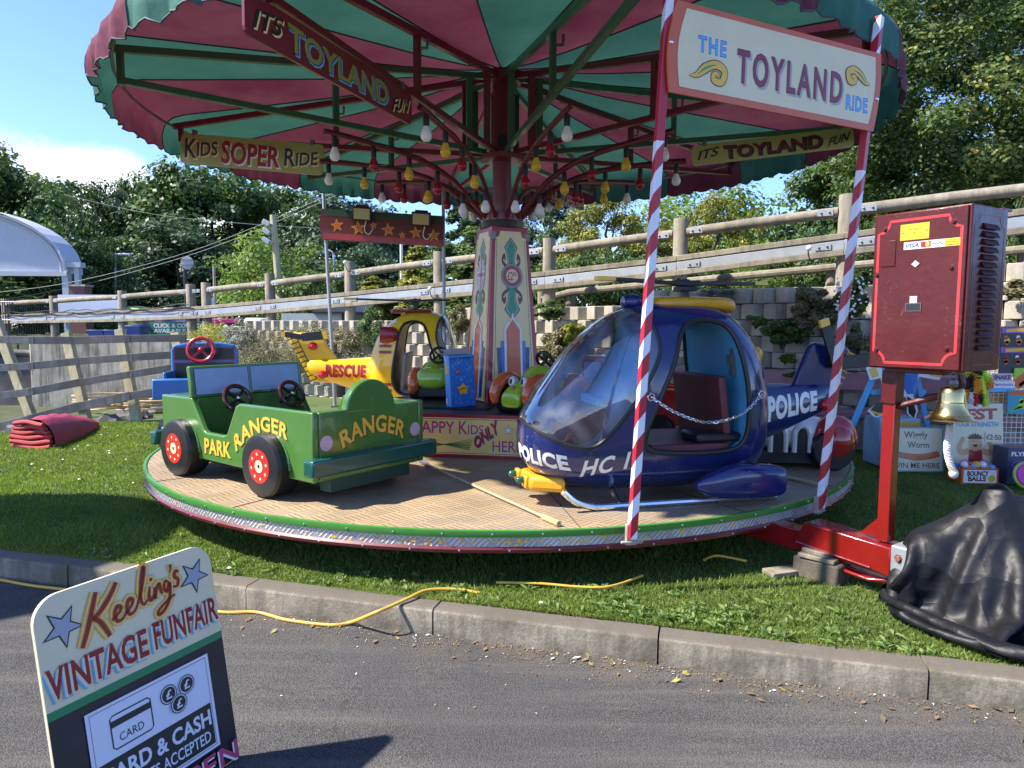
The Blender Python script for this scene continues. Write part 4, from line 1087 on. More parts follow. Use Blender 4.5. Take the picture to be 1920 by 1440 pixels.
for i in range(72):
    a = i * 5
    for z, r in ((DZ - 0.012, DR + 0.010), (DZ - 0.1, DR + 0.006)):
        p = pol(a + (1.7 if z < DZ - 0.05 else 0), r, z); mb.ball(p, (0.006, 0.006, 0.006), 8, 5)
o = mb.build('rivets', STEEL, deck, True); o['kind'] = 'stuff'
mb = MB(); random.seed(4)                                       # flaked yellow paint left on the tread plate
for i in range(70):
    a = random.gauss(4, 8) if random.random() < 0.7 else random.uniform(-60, 40); z = DZ - random.uniform(0.042, 0.078); p0 = pol(a, DR - 0.0015)
    tx = Vector((math.cos(R_(a)), math.sin(R_(a)), 0)); n_ = random.randint(5, 8); s_ = random.uniform(0.004, 0.014)
    vs = [p0 + Vector((0, 0, z)) + tx * math.cos(2 * PI * j / n_) * s_ * random.uniform(0.5, 1.9) + Vector((0, 0, 1)) * math.sin(2 * PI * j / n_) * min(s_, 0.011) * random.uniform(0.35, 0.9) for j in range(n_)]
    mb.add(vs, [tuple(range(n_))])
o = mb.build('paint_flakes', YELLP, deck, True, smooth=0); o['kind'] = 'stuff'
mb = MB()
for a in (9, 29, -31, 49, -51, 69): p0, p1 = pol(a, 1.2, DZ + 0.0025), pol(a, DR - 0.02, DZ + 0.0025); mb.beam(p0, p1, 0.006, 0.002)
mb.build('plate_joint', mat('joint_dirt', (0.08, 0.06, 0.045), 0.8), deck, True)
ga, gb = at_z(790, 866, DZ + 0.018), at_z(1048, 982, DZ + 0.018)
mb = MB(); mb.tube([ga, gb], 0.008, 10); d = (gb - ga).normalized(); mb.tube([ga, ga + d * 0.12], 0.015, 10, 1); mb.tube([gb - d * 0.16, gb], 0.016, 10, 2)
mb.build('guard_rod', [mat('tan_rod', (0.46, 0.35, 0.20), 0.5, var=0.3), STEEL, mat('worn_yellow', (0.50, 0.37, 0.14), 0.5, var=0.3)], ride, True)
ga, gb = at_z(1462, 891, DZ + 0.018), at_z(1548, 911, DZ + 0.018)
mb = MB(); mb.tube([ga, gb], 0.011, 10); mb.build('guard_rod', MATS['tan_rod'], ride, True)
# chassis below
mb = MB(); mb.box((CX, CY, 0.28), (0.5, 4.6, 0.08)); mb.box((CX, CY, 0.28), (4.6, 0.5, 0.08)); mb.lathe([(0.5, 0.12), (0.5, 0.33)], 32, 0, Matrix.Translation(CV))
for a in range(0, 360, 30): mb.beam(pol(a, 0.4, 0.34), pol(a, 2.9, 0.34), 0.06, 0.06)
mb.build('chassis', BLACKP, ride, True)
# raised inner step
SA, SZ = 1.013, 0.785
corn = [pol(-10.4 + 30 + 60 * k, SA / math.cos(R_(30)), 0) for k in range(6)]
mb = MB(); mb.prism([(p.x, p.y) for p in corn], DZ, SZ); 
step = mb.build('inner_step', T_STEP, ride, True, smooth=0)
for k in range(6):
    a, b_ = corn[k], corn[(k + 1) % 6]; 
    nrm = ((a + b_) / 2 - CV).normalized(); mid = (a + b_) / 2
    M = frame(mid + Vector((0, 0, DZ)) + nrm * 0.002, Vector((-nrm.y, nrm.x, 0)), (0, 0, 1)); hw = (b_ - a).length / 2
    mb = MB(); mb.box((0, SZ / 2 - DZ / 2, 0.008), (2 * hw - 0.01, SZ - DZ - 0.004, 0.016), M)
    pan = mb.build('skirt_panel', CRIMSON, step, True, smooth=0)
    A = Art(M); A.lift = 0.0185; yb, yt = 0.030, 0.325
    A.rect(-hw + 0.02, yb, hw - 0.02, yt, CREAM if k else CREAM)
    A.up().rect(-hw + 0.03, yb + 0.008, hw - 0.03, yt - 0.008, BLACKP).up(); A.rect(-hw + 0.034, yb + 0.012, hw - 0.034, yt - 0.012, paint('skirt_yellow', (0.86, 0.56, 0.16), 0.35, var=0.06))
    if k == 5 or True:
        A.up()
        for j in range(7):                                     # fan of green rays
            t0, t1 = j / 7, (j + 0.55) / 7
            A.poly([(-0.50, 0.05 + 0.10 * t0), (-0.50, 0.05 + 0.10 * t1), (-0.26 + 0.03 * j - 0.245 * t1 + 0.245, 0.165 - 0.105 * t1), (-0.26 - 0.245 * t0 + 0.03 * j + 0.245, 0.165 - 0.105 * t0)], GREENP)
        for dx, dy, mt in ((0.006, -0.007, AQUA), (0, 0, paint('rose_paint', (0.60, 0.035, 0.10), 0.35))):
            A.up(); of = 0.012
            A.text('HAPPY', (-0.535, 0.198, 0.355, 0.095), mt, of, dx=dx, dy=dy); A.text('K', (-0.142, 0.195, 0.07, 0.105), mt, of, dx=dx, dy=dy); A.text('IDS', (-0.066, 0.195, 0.125, 0.075), mt, of, dx=dx, dy=dy)
            A.text('HERE', (0.135, 0.062, 0.235, 0.085), mt, of, dx=dx, dy=dy)
        for dx, dy, of, mt in ((0.008, -0.010, 0.03, DKBLUE), (0, 0, 0.03, CRIMSON)):
            A.up(); A.text('ONLY', None, mt, of, warp=lambda a, b: (-0.005 + 0.185 * a - 0.02 * b, 0.085 + 0.135 * a + (0.075 + 0.025 * a) * b), dx=dx, dy=dy)
        for c_, r in (((0.262, 0.238), 0.036), ((0.345, 0.232), 0.026), ((0.43, 0.19), 0.034)): A.up().star(c_, r + 0.007, BLACKP).up().star(c_, r, WHITEP)
    A.build('painted_front', pan, True)
mb = MB()
M = frame(Vector((-0.42, 6.05, SZ + 0.0)), (0.98, -0.18, 0), (0.18, 0.98, 0)); mb.box((-0.12, 0.1, 0.009), (0.75, 0.62, 0.018), M)
mb.build('rubber_mat', RUBBER, step, True, bevel=0.004)

# painted tower, tapering square box turned towards the right
TW = thing('tower', None, None) if False else None
aT = R_(26); nA = Vector((math.sin(aT), -math.cos(aT), 0)); uA = Vector((math.cos(aT), math.sin(aT), 0))
hb, ht, tz0, tz1 = 0.275, 0.178, SZ, 2.385
def tw(i, j, z): h = interp(z, [tz0, tz1], [hb, ht]); return CV + uA * (i * h) + nA * (j * h) + Vector((0, 0, z))
mb = MB(); c4 = ((-1, -1), (1, -1), (1, 1), (-1, 1)); vs = [tw(i, j, tz0) for i, j in c4] + [tw(i, j, tz1) for i, j in c4]
mb.add(vs, [(0, 1, 2, 3), (4, 7, 6, 5), (0, 4, 5, 1), (1, 5, 6, 2), (2, 6, 7, 3), (3, 7, 4, 0)])
tower = mb.build('centre_tower', CRIMSON, ride, True, smooth=0, bevel=0.006)
for k in range(4):
    a = aT - k * PI / 2; n_ = Vector((math.sin(a), -math.cos(a), 0)); u_ = Vector((math.cos(a), math.sin(a), 0))
    def fn(x, z, l, n_=n_, u_=u_):                            # x in -1..1 across the tapering face, z in metres
        h = interp(z, [tz0, tz1], [hb, ht]); return CV + n_ * (h + l) + u_ * (x * h) + Vector((0, 0, z))
    A = Art(fn=fn); A.lift = 0.002; A.sub = 0
    e = 0.82
    A.poly([(-e, tz0 + 0.03), (e, tz0 + 0.03), (e, tz1 - 0.10), (e - 0.18, tz1 - 0.09), (e - 0.26, tz1 - 0.04), (-e + 0.26, tz1 - 0.04), (-e + 0.18, tz1 - 0.09), (-e, tz1 - 0.10)], CREAM)
    A.up().ribbon([(-e + 0.08, tz0 + 0.05), (-e + 0.08, tz1 - 0.12)], 0.02, BLACKP, 0).ribbon([(e - 0.08, tz0 + 0.05), (e - 0.08, tz1 - 0.12)], 0.02, BLACKP, 0)
    def leafshape(cz, s, up):
        q = [(0, 0.155), (0.12, 0.11), (0.20, 0.075), (0.12, 0.02), (0.10, -0.04), (0.16, -0.1), (-0.16, -0.1), (-0.10, -0.04), (-0.12, 0.02), (-0.20, 0.075), (-0.12, 0.11)]
        return [(x * s, cz + (z if up else -z) * (0.75 + 0.25 * s)) for x, z in q]
    for cz, up in ((2.11, True), (1.73, False)):
        A.up().poly(leafshape(cz, 1.75, up), BLACKP).up().poly(leafshape(cz, 1.5, up), GREYP).up().poly(leafshape(cz, 1.15, up), GREENL)
        for sg in (-1, 1): A.ribbon([(sg * 0.12, cz + (-0.10 if up else 0.10)), (sg * 0.36, cz + (-0.06 if up else 0.06)), (sg * 0.46, cz + (-0.02 if up else 0.02)), (sg * 0.34, cz + (0.012 if up else -0.012)), (sg * 0.30, cz + (-0.03 if up else 0.03))], [0.03, 0.06], DKRED)
    asp = 1 / 0.215
    if k == 0:
        for r, mt in ((0.112, BLACKP), (0.106, GREYP), (0.096, BLACKP), (0.092, CRIMSON), (0.062, CREAM)): A.up().disc((0.02, 1.945), r * asp, mt, 40, r)
        A.up().text('£2', (-0.20, 1.905, 0.25, 0.075), CRIMSON, 0.02).text('50', (0.06, 1.945, 0.17, 0.034), CRIMSON, 0.02)
    else:                                                     # faded flag roundel
        fb, fr, fw_ = paint('faded_blue', (0.30, 0.36, 0.55), 0.4), paint('faded_red', (0.55, 0.22, 0.25), 0.4), paint('faded_white', (0.72, 0.70, 0.68), 0.4)
        zc = 1.96
        A.up().disc((0, zc), 0.45, GREYP, 40, 0.155).up().disc((0, zc), 0.42, fb, 40, 0.145)
        A.up(); 
        for sx in (-1, 1): A.ribbon([(sx * -0.30, zc - 0.10), (sx * 0.30, zc + 0.10)], 0.075, fw_, 0)
        A.up()
        for sx in (-1, 1): A.ribbon([(sx * -0.30, zc - 0.10), (sx * 0.30, zc + 0.10)], 0.025, fr, 0)
        A.up().rect(-0.41, zc - 0.034, 0.41, zc + 0.034, fw_).rect(-0.13, zc - 0.137, 0.13, zc + 0.137, fw_)
        A.up().rect(-0.41, zc - 0.019, 0.41, zc + 0.019, fr).rect(-0.075, zc - 0.14, 0.075, zc + 0.14, fr)
    # art deco panel
    for x0, zt_, mt in ((0.68, 1.30, DKBLUE), (0.52, 1.36, BLUEP)): A.up().poly([(-x0 * 0.8, tz0 + 0.06), (x0 * 0.8, tz0 + 0.06), (x0, zt_), (-x0, zt_)], mt)
    A.up().poly([(-0.34, tz0 + 0.05), (0.34, tz0 + 0.05), (0.38, 1.47), (0.30, 1.51), (0.10, 1.54), (0, 1.62), (-0.10, 1.54), (-0.30, 1.51), (-0.38, 1.47)], WHITEP)
    A.up().poly([(-0.26, tz0 + 0.05), (0.26, tz0 + 0.05), (0.29, 1.46), (0, 1.555), (-0.29, 1.46)], ORANGEP)
    A.build('painted_panel', tower, True)
for i, j in ((-1, 1), (1, 1), (-1, -1)):
    for z in (2.30, 0.97): p = tw(i * 0.93, j, z); mb = MB(); mb.box(p, (0.05, 0.02, 0.075)); mb.build('hinge', M_BOLT, tower, True, bevel=0.003)
mb = MB(); mb.lathe([(0.02, 2.385), (0.20, 2.385), (0.21, 2.44), (0.15, 2.445), (0.15, 2.47)], 24, 0, Matrix.Translation(CV)); mb.build('tower_cap', BLACKP, tower, True)
mb = MB(); mb.lathe([(0.14, 2.44), (0.185, 2.45), (0.185, 2.52), (0.14, 2.53)], 24, 0, Matrix.Translation(CV)); mb.build('collar', FRAMER, ride, True)
mb = MB(); mb.tube([pol(0, 0, 2.4), pol(0, 0, 3.84)], 0.085, 20); mast = mb.build('mast', FRAMER, ride, True)
mb = MB(); mb.lathe([(0.10, 2.99), (0.20, 3.0), (0.20, 3.05), (0.1, 3.06)], 20, 0, Matrix.Translation(CV)); mb.build('hub_ring', FRAMER, mast, True); mb = MB(); mb.lathe([(0.08, 3.68), (0.17, 3.69), (0.17, 3.8), (0.08, 3.81)], 20, 0, Matrix.Translation(CV)); mb.build('hub_ring', FRAMER, mast, True)
mb = MB(); p = pol(10, 0.10, 3.13); mb.box(p, (0.11, 0.06, 0.15)); mb.build('junction_box', M_BLACKPL, mast, True, bevel=0.01)

# roof frame
ARMS = [14 + 36 * k for k in range(10)]
def arm_z(a, r): return 3.06 + (r / 3.05) * (0.19 if abs(((a + 180) % 360) - 180) > 60 else 0.10)
for k, a in enumerate(ARMS):
    fm = FRAMEG if k % 2 == 0 else FRAMER
    mb = MB()
    mb.beam(pol(a, 0.12, 3.73), pol(a, 3.12, 3.36), 0.045, 0.05)
    mb.beam(pol(a, 0.17, 3.06), pol(a, 3.05, arm_z(a, 3.05)), 0.045, 0.045)
    mb.beam(pol(a, 3.05, arm_z(a, 3.05) - 0.03), pol(a, 3.05, 3.38), 0.04, 0.04, up=(1, 0, 0))
    for r in (1.55,): mb.beam(pol(a, r, arm_z(a, r)), pol(a, r, 3.73 - 0.37 * r / 3.1), 0.045, 0.045, up=(math.sin(R_(a)), -math.cos(R_(a)), 0))
    mb.beam(pol(a, 0.34, arm_z(a, 0.34)), pol(a, 0.34, 3.69), 0.055, 0.055, up=(1, 0.2, 0))
    arm = mb.build('roof_arm', fm, ride, True, smooth=0, bevel=0.004)
    mb = MB(); p = pol(a, 1.55, 3.45); mb.tube([p, p + Vector((0.07, 0, 0.0)), p + Vector((0.075, 0, 0.07))], 0.012, 8); mb.build('hook', M_BOLT, arm, True)
mb = MB()
for rr_, zz in ((3.10, 3.35),):
    P = [pol(a, rr_, zz) for a in np.linspace(0, 360, 61)[:-1]]; mb.tube(P, 0.012, 6, closed=True)
mb.build('edge_hoop', M_BOLT, ride, True)
# curved lamp arms
for k, a in enumerate(ARMS):
    a += 3
    P = catmull([pol(a, 0.16, 2.47), pol(a, 0.30, 2.58), pol(a, 0.55, 2.78), pol(a, 0.95, 2.92), pol(a, 1.68, 3.00)], 5)
    mb = MB(); mb.tube(P, 0.021, 8); la = mb.build('lamp_arm', FRAMER, ride, True)
    mb = MB(); mb.tube([p + Vector((0, 0, 0.026 + 0.006 * math.sin(9 * i))) for i, p in enumerate(P[4:])], 0.006, 5); mb.build('flex', M_BLACKPL, la, True)
WB = mat('white_bulb', (0.80, 0.78, 0.72), 0.25); YB = mat('yellow_bulb', (0.70, 0.42, 0.03), 0.22); RB = mat('red_bulb', (0.30, 0.008, 0.02), 0.2)
def bulb(p, col, tilt=0.0, az=0.0):
    M = Matrix.Translation(p) @ Matrix.Rotation(R_(az), 4, 'Z') @ Matrix.Rotation(tilt, 4, 'Y')
    mb = MB(); mb.lathe([(0.0, -0.19), (0.022, -0.187), (0.036, -0.172), (0.041, -0.152), (0.037, -0.128), (0.025, -0.102), (0.019, -0.085), (0.019, -0.075)], 18, 0, M)
    o = mb.build('light_bulb', col, ride, True, smooth=60)
    mb = MB(); mb.lathe([(0.012, 0.0), (0.02, -0.004), (0.023, -0.03), (0.021, -0.085), (0.015, -0.087)], 14, 0, M); mb.build('socket', M_BLACKPL, o, True)
for k, a in enumerate(ARMS):
    a += 3
    seq = [WB, YB, RB, YB, WB] if k % 2 else [WB, RB, YB, RB, WB]
    for (r, z), c_ in zip(((1.60, 2.975), (1.27, 2.94), (0.95, 2.905), (0.68, 2.82)), seq): bulb(pol(a + 0.4, r, z), c_)
    bulb(pol(a, 0.42, 2.66), WB, 0.0 if abs(((a + 180) % 360) - 180) < 60 else 0.5, -90 + a)

# canopy cloth: 20 gores with a rolled edge and a scalloped valance
CR = mat('canopy_red', (0.125, 0.020, 0.045), 0.75, var=0.22, var_scale=1.5, trans=0.2, col2=(0.19, 0.06, 0.085), bump=0.9, bump_scale=7, grime=0.35, grime_col=(0.08, 0.02, 0.05), spec=0.2)
CG = mat('canopy_green', (0.03, 0.125, 0.095), 0.75, var=0.2, var_scale=1.5, trans=0.2, col2=(0.06, 0.18, 0.14), bump=0.9, bump_scale=7, grime=0.3, grime_col=(0.03, 0.12, 0.10), spec=0.2)
prof = [(0.09, 3.80), (0.5, 3.725), (1.0, 3.66), (1.6, 3.60), (2.2, 3.545), (2.7, 3.50), (3.0, 3.475), (3.12, 3.45), (3.19, 3.40), (3.225, 3.34), (3.235, 3.28), (3.232, 3.22), (3.225, 3.155)]
mb = MB(); per = 24; NG = 20; M_ = NG * per
random.seed(3); puck = [random.uniform(-1, 1) for _ in range(M_)]
for j in range(M_):
    f = j / per; ang = 14 + 360 * j / M_ ; g_ = f % 1.0
    for i, (r, z) in enumerate(prof):
        sag = -0.045 * math.sin(PI * g_) * math.sin(PI * min(1, r / 3.1)) if i < 8 else 0.0
        rr = r - (0.03 * math.sin(PI * g_) if 8 > i > 3 else (0.022 * math.sin(PI * g_) if i >= 8 else 0)); zz = z + sag
        w = math.sin(PI * ((f * 5.0) % 1.0))
        if i >= 9: rr += 0.006 * puck[(j * 7) % M_] * (i - 8) + 0.012 * math.sin(2 * PI * f * 2.5 + 0.7 * i)
        if i == len(prof) - 1: zz += 0.012 - 0.038 * abs(w) ** 0.8 + 0.004 * puck[j]
        elif i >= 8: zz += 0.003 * puck[j]
        p = pol(ang, rr, zz); mb.v.append(tuple(p))
k = len(prof)
for j in range(M_):
    a, b_ = j * k, ((j + 1) % M_) * k
    for i in range(k - 1): mb.f.append((a + i, a + i + 1, b_ + i + 1, b_ + i)); mb.m.append((j // per) % 2)
can = mb.build('canopy', [CR, CG], ride, True, smooth=50)
mb = MB()
for g_ in range(NG):
    j = g_ * per; mb.tube([Vector(can.data.vertices[j * k + i].co) + Vector((0, 0, -0.006 if i < 8 else 0)) for i in range(k)], 0.006, 5)
sm_ = mb.build('seams', mat('seam_thread', (0.05, 0.04, 0.05), 0.8), can); sm_['kind'] = 'stuff'
mb = MB()
P = [Vector(mb2) for mb2 in [can.data.vertices[j * k + k - 1].co + Vector((0, 0, 0.0)) for j in range(M_)]]
mb.tube([p for p in P], 0.006, 5, closed=True); mb.build('edge_binding', mat('dark_binding', (0.06, 0.07, 0.08), 0.7), can)

# ---------------------------------------------------------------- hanging boards (each can be unhooked)
def board(name, label, ang, r0, r1, z0, z1, dz, base, ink, group='painted boards hung under the canopy', rounded=0.04):
    t_ = thing(name, label, 'sign', pol(ang, r0, z0), group)
    d = Vector((math.sin(R_(ang)), -math.cos(R_(ang)), 0)); o = pol(ang, r0, z0)
    ux = d if ang > 0 else d * -1
    o2 = o if ang > 0 else pol(ang, r1, z0 + dz)
    ux2 = (pol(ang, r1, z0 + dz) - o) if ang > 0 else (o - pol(ang, r1, z0 + dz))
    M = frame(o2, ux2, (0, 0, 1)); W = ux2.length; H = z1 - z0
    off = 0.03; M = M @ Matrix.Translation((0, 0, off))
    c = rounded; out = []
    for (x, y, s0) in ((W - c, c, -90), (W - c, H - c, 0), (c, H - c, 90), (c, c, 180)):
        out += [(x + c * math.cos(R_(s0 + q)), y + c * math.sin(R_(s0 + q))) for q in (0, 30, 60, 90)]
    mb = MB(); mb.prism(out, -0.008, 0.008, 0, M); mb.build('panel', base, t_, True, smooth=0)
    for sgn, MM in ((1, M),):
        A = Art(MM); A.lift = 0.0095; ink(A, W, H); A.build('lettering', t_, True)
    for x in (0.12, W - 0.12): mb = MB(); mb.box((x, H + 0.012, -0.01), (0.03, 0.05, 0.05), M); mb.build('clip', M_BOLT, t_, True)
    return t_
OLIVE = paint('board_yellow', (0.40, 0.36, 0.10), 0.4)
def ink_toyland(c1, edge, c2, fun):
    def f(A, W, H):
        fan = lambda x0, x1, y0, h, bend=0: (lambda a, b: (x0 + (x1 - x0) * a, y0 + bend * math.sin(PI * a) + h * b))
        for of, dx, dy, mt in ((0.05, 0.012, -0.010, edge), (0.035, 0.004, -0.003, BLACKP), (0.025, 0, 0, c1)):
            A.up(); A.text('TOYLAND', None, mt, of, spacing=1.02, warp=lambda a, b: (W * (0.20 + 0.60 * a), H * (0.20 + 0.62 * b * (1 - 0.12 * math.sin(PI * a)))), dx=dx, dy=dy)
        for of, dx, dy, mt in ((0.03, 0.008, -0.008, fun), (0.02, 0, 0, c2)):
            A.up(); A.text('ITS', None, mt, of, warp=lambda a, b: (W * (0.035 + 0.12 * a + 0.02 * b), H * (0.25 + 0.12 * a + 0.45 * b)), dx=dx, dy=dy)
            A.text('FUN', None, mt, of, warp=lambda a, b: (W * (0.84 + 0.12 * a + 0.02 * b), H * (0.15 + 0.2 * a + 0.42 * b)), dx=dx, dy=dy)
    return f
def ink_kids(A, W, H):
    for of, dx, dy, mt in ((0.035, 0.012, -0.012, CREAM), (0.02, 0, 0, paint('board_navy', (0.02, 0.03, 0.06), 0.4))):
        A.up(); A.text('K', (W * 0.035, H * 0.22, W * 0.075, H * 0.60), mt, of, dx=dx, dy=dy); A.text('IDS', None, mt, of, warp=lambda a, b: (W * (0.12 + 0.14 * a), H * (0.28 + 0.08 * a + 0.44 * b)), dx=dx, dy=dy)
        A.text('R', (W * 0.735, H * 0.22, W * 0.07, H * 0.55), mt, of, dx=dx, dy=dy); A.text('IDE', None, mt, of, warp=lambda a, b: (W * (0.815 + 0.145 * a), H * (0.25 + 0.08 * a + 0.40 * b)), dx=dx, dy=dy)
    for of, dx, dy, mt in ((0.045, 0.012, -0.012, WHITEP), (0.03, 0, 0, CRIMSON)):
        A.up(); A.text('SOPER', None, mt, of, warp=lambda a, b: (W * (0.295 + 0.40 * a), H * (0.14 + 0.70 * b * (1 - 0.10 * a))), dx=dx, dy=dy)
LIME = paint('lettering_lime', (0.26, 0.27, 0.06), 0.4)
board('hanging_board', 'red board with yellow lettering hung under the front left of the canopy', -22, 1.70, 3.28, 2.875, 3.09, 0.02, paint('board_red', (0.17, 0.010, 0.018), 0.35), ink_toyland(LIME, SKYBL, BLACKP, CREAM))
board('hanging_board', 'yellow board with maroon lettering about a kids ride, under the left canopy', -94, 1.68, 3.05, 2.885, 3.165, 0.13, OLIVE, ink_kids)
board('hanging_board', 'yellow board with maroon lettering behind the big cream sign under the right canopy', 86, 1.72, 3.12, 2.93, 3.105, 0.15, OLIVE, ink_toyland(DKRED, BLACKP, BLACKP, OLIVE))
board('hanging_board', 'small red board far back under the canopy, right of the mast', 156, 1.15, 2.3, 2.83, 3.0, 0.07, MATS['board_red'], ink_kids)

# ---------------------------------------------------------------- striped poles and the big sign
def stripe_mat():
    m, t, b, L = shader_mat('barber_stripes'); tcn = t.nodes.new('ShaderNodeTexCoord')
    sp = t.nodes.new('ShaderNodeSeparateXYZ'); L.new(tcn.outputs['UV'], sp.inputs[0])
    def MA(op, a, c=0.0):
        n = t.nodes.new('ShaderNodeMath'); n.operation = op
        for i, s in enumerate((a, c)):
            if isinstance(s, (int, float)): n.inputs[i].default_value = s
            else: L.new(s, n.inputs[i])
        return n.outputs[0]
    f = MA('FRACT', MA('ADD', MA('MULTIPLY', sp.outputs['Y'], 1 / 0.205), MA('MULTIPLY', sp.outputs['X'], 1.0)))
    k = MA('GREATER_THAN', f, 0.5)
    top = MA('MULTIPLY', MA('GREATER_THAN', sp.outputs['Y'], 2.0), MA('LESS_THAN', sp.outputs['Y'], 2.5))
    k2 = MA('MAXIMUM', k, top)
    c = mixc(t, k2, (0.74, 0.75, 0.80), (0.42, 0.015, 0.035))
    n = noise(t, tcn.outputs['Object'], 14, 9, 0.75)
    c = mixc(t, ramp(t, n, [(0.64, 0.0), (0.70, 0.8)]), c, (0.45, 0.42, 0.38))
    L.new(c, b.inputs['Base Color']); b.inputs['Roughness'].default_value = 0.35
    return m
BARBER = stripe_mat()
def pole(label, base, top):
    base, top = Vector(base), Vector(top); d = top - base; Lg = d.length; w = 0.042
    zv = d.normalized(); out = Vector((base.x - CX, base.y - CY, 0)).normalized(); yv = (out - zv * out.dot(zv)).normalized(); xv = yv.cross(zv)
    t_ = thing('striped_pole', label, 'pole', base, 'striped poles holding the big sign')
    mb = MB(); cs = [(-1, -1), (1, -1), (1, 1), (-1, 1)]; ns = 8
    for i in range(ns + 1):
        for x, y in cs: mb.v.append(tuple(base + xv * x * w / 2 + yv * y * w / 2 + d * i / ns))
    for i in range(ns):
        for j in range(4): mb.f.append((i * 4 + j, i * 4 + (j + 1) % 4, i * 4 + 4 + (j + 1) % 4, i * 4 + 4 + j)); mb.m.append(0)
    mb.f += [(3, 2, 1, 0), tuple(ns * 4 + j for j in range(4))]; mb.m += [0, 0]
    me_o = mb.build('shaft', BARBER, t_, True, smooth=0)
    lay = me_o.data.uv_layers.new(name='UVMap')
    for p in me_o.data.polygons:
        for li in p.loop_indices:
            vi = me_o.data.loops[li].vertex_index; ring, c_ = divmod(vi, 4)
            cc = {0: 0, 1: 0.25, 2: 0.5, 3: 0.75}[c_]
            if len(p.vertices) == 4 and {v % 4 for v in p.vertices} == {3, 0} and c_ == 0: cc = 1.0
            lay.data[li].uv = (-cc, Lg * ring / ns)
    b2 = me_o.modifiers.new('bevel', 'BEVEL'); b2.width = 0.003; b2.segments = 1; b2.limit_method = 'ANGLE'
    mb = MB(); rust = mat('rusty_bracket', (0.30, 0.20, 0.13), 0.7, 0.3, var=0.4, col2=(0.45, 0.42, 0.38))
    mb.beam(base - Vector((0, 0, 0.035)) + out * -0.012, base + Vector((0, 0, 0.075)) + out * -0.012, 0.058, 0.03, up=tuple(out)); mb.tube([base - xv * 0.06 + Vector((0, 0, -0.02)), base + xv * 0.06 + Vector((0, 0, -0.02))], 0.008, 8)
    mb.build('foot_bracket', rust, t_, True, bevel=0.003)
    return t_
B1, T1 = Vector((0.622, 3.50, 0.405)), Vector((0.760, 3.50, 3.26))
B2, T2 = Vector((1.865, 4.113, 0.405)), Vector((2.085, 4.113, 3.26))
pole('left red and white striped pole, in front of the blue helicopter', B1, T1)
pole('right red and white striped pole, near the red cabinet', B2, T2)
t_ = thing('ride_sign', 'big cream sign with an orange border between the two striped poles', 'sign', (1.4, 3.84, 2.6))
ux = Vector((1.31, 0.613, 0)).normalized()
M = frame(Vector((0.742, 3.50, 2.84)), ux + Vector((0, 0, -0.012)), (0, 0, 1)) @ Matrix.Translation((0, 0, 0.036))
def signshape(x0, x1, y0, y1, bl, br):
    P = [(x0 - bl * math.sin(PI * q / 8) + 0.03 * (1 - q / 8), y1 - (y1 - y0) * q / 8) for q in range(9)]
    P += [(x1 + br * math.sin(PI * q / 8) + 0.03 * (q / 8) - 0.015, y0 + (y1 - y0) * q / 8) for q in range(9)]
    return P
mb = MB(); mb.prism(signshape(0.0, 1.452, -0.212, 0.222, 0.032, 0.022), -0.006, 0.006, 0, M); mb.build('panel', paint('border_orange', (0.60, 0.105, 0.016), 0.35, grime=0.15), t_, True, smooth=0)
A = Art(M); A.lift = 0.0078
A.poly(signshape(0.055, 1.405, -0.178, 0.194, 0.030, 0.022), paint('sign_cream', (0.72, 0.62, 0.36), 0.4, var=0.05, grime=0.12, grime_col=(0.35, 0.30, 0.15)))
for of, mt in ((0.045, paint('letter_blue', (0.03, 0.16, 0.42), 0.35)), (0.002, SKYBL)):
    A.up(); A.text('THE', (0.165, 0.008, 0.172, 0.072), mt, of, spacing=1.25); A.text('RIDE', (1.205, -0.118, 0.168, 0.074), mt, of, spacing=1.12)
for of, dx, dy, mt in ((0.035, 0.012, -0.010, paint('letter_shadow', (0.42, 0.36, 0.30), 0.4)), (0.030, 0, 0, paint('letter_edge', (0.09, 0.012, 0.02), 0.4)), (0.008, 0, 0, paint('letter_crimson', (0.25, 0.012, 0.028), 0.35))):
    A.up(); A.text('TOYLAND', (0.415, -0.098, 0.75, 0.158), mt, of, spacing=1.3, dx=dx, dy=dy)
def scroll(c, s, flip, A):
    P = [(-1.0, -0.25), (-0.85, 0.0), (-0.82, -0.42), (-0.45, -0.30), (0.0, 0.25), (0.5, 0.55), (0.92, 0.25), (0.80, -0.45), (0.42, -0.45), (0.38, -0.08), (0.6, -0.02), (0.62, -0.2)]
    P = P[2:]
    P = [(c[0] + s * x * flip, c[1] + s * 0.62 * y * (1 if flip > 0 else -1) * (1 if flip > 0 else -1)) for x, y in P] if flip > 0 else [(c[0] - s * x, c[1] + s * 0.62 * y) for x, y in P]
    A.up().ribbon(P, [0.005, 0.052, 0.046, 0.040, 0.03, 0.02], BLACKP).up().ribbon(P, [0.002, 0.042, 0.036, 0.032, 0.022, 0.012], YELLP)
    A.up().ribbon(P[1:4], [0.002, 0.012, 0.002], GREENL)
scroll((0.215, -0.083), 0.125, 1, A); scroll((1.30, 0.062), 0.10, -1, A)
A.build('lettering', t_, True)
for x, y in ((0.0, 0.02), (1.452, -0.03)): mb = MB(); mb.ball((x, y, 0.007), (0.012, 0.012, 0.008), 10, 6, 0, M); mb.build('bolt', CHROME, t_, True)
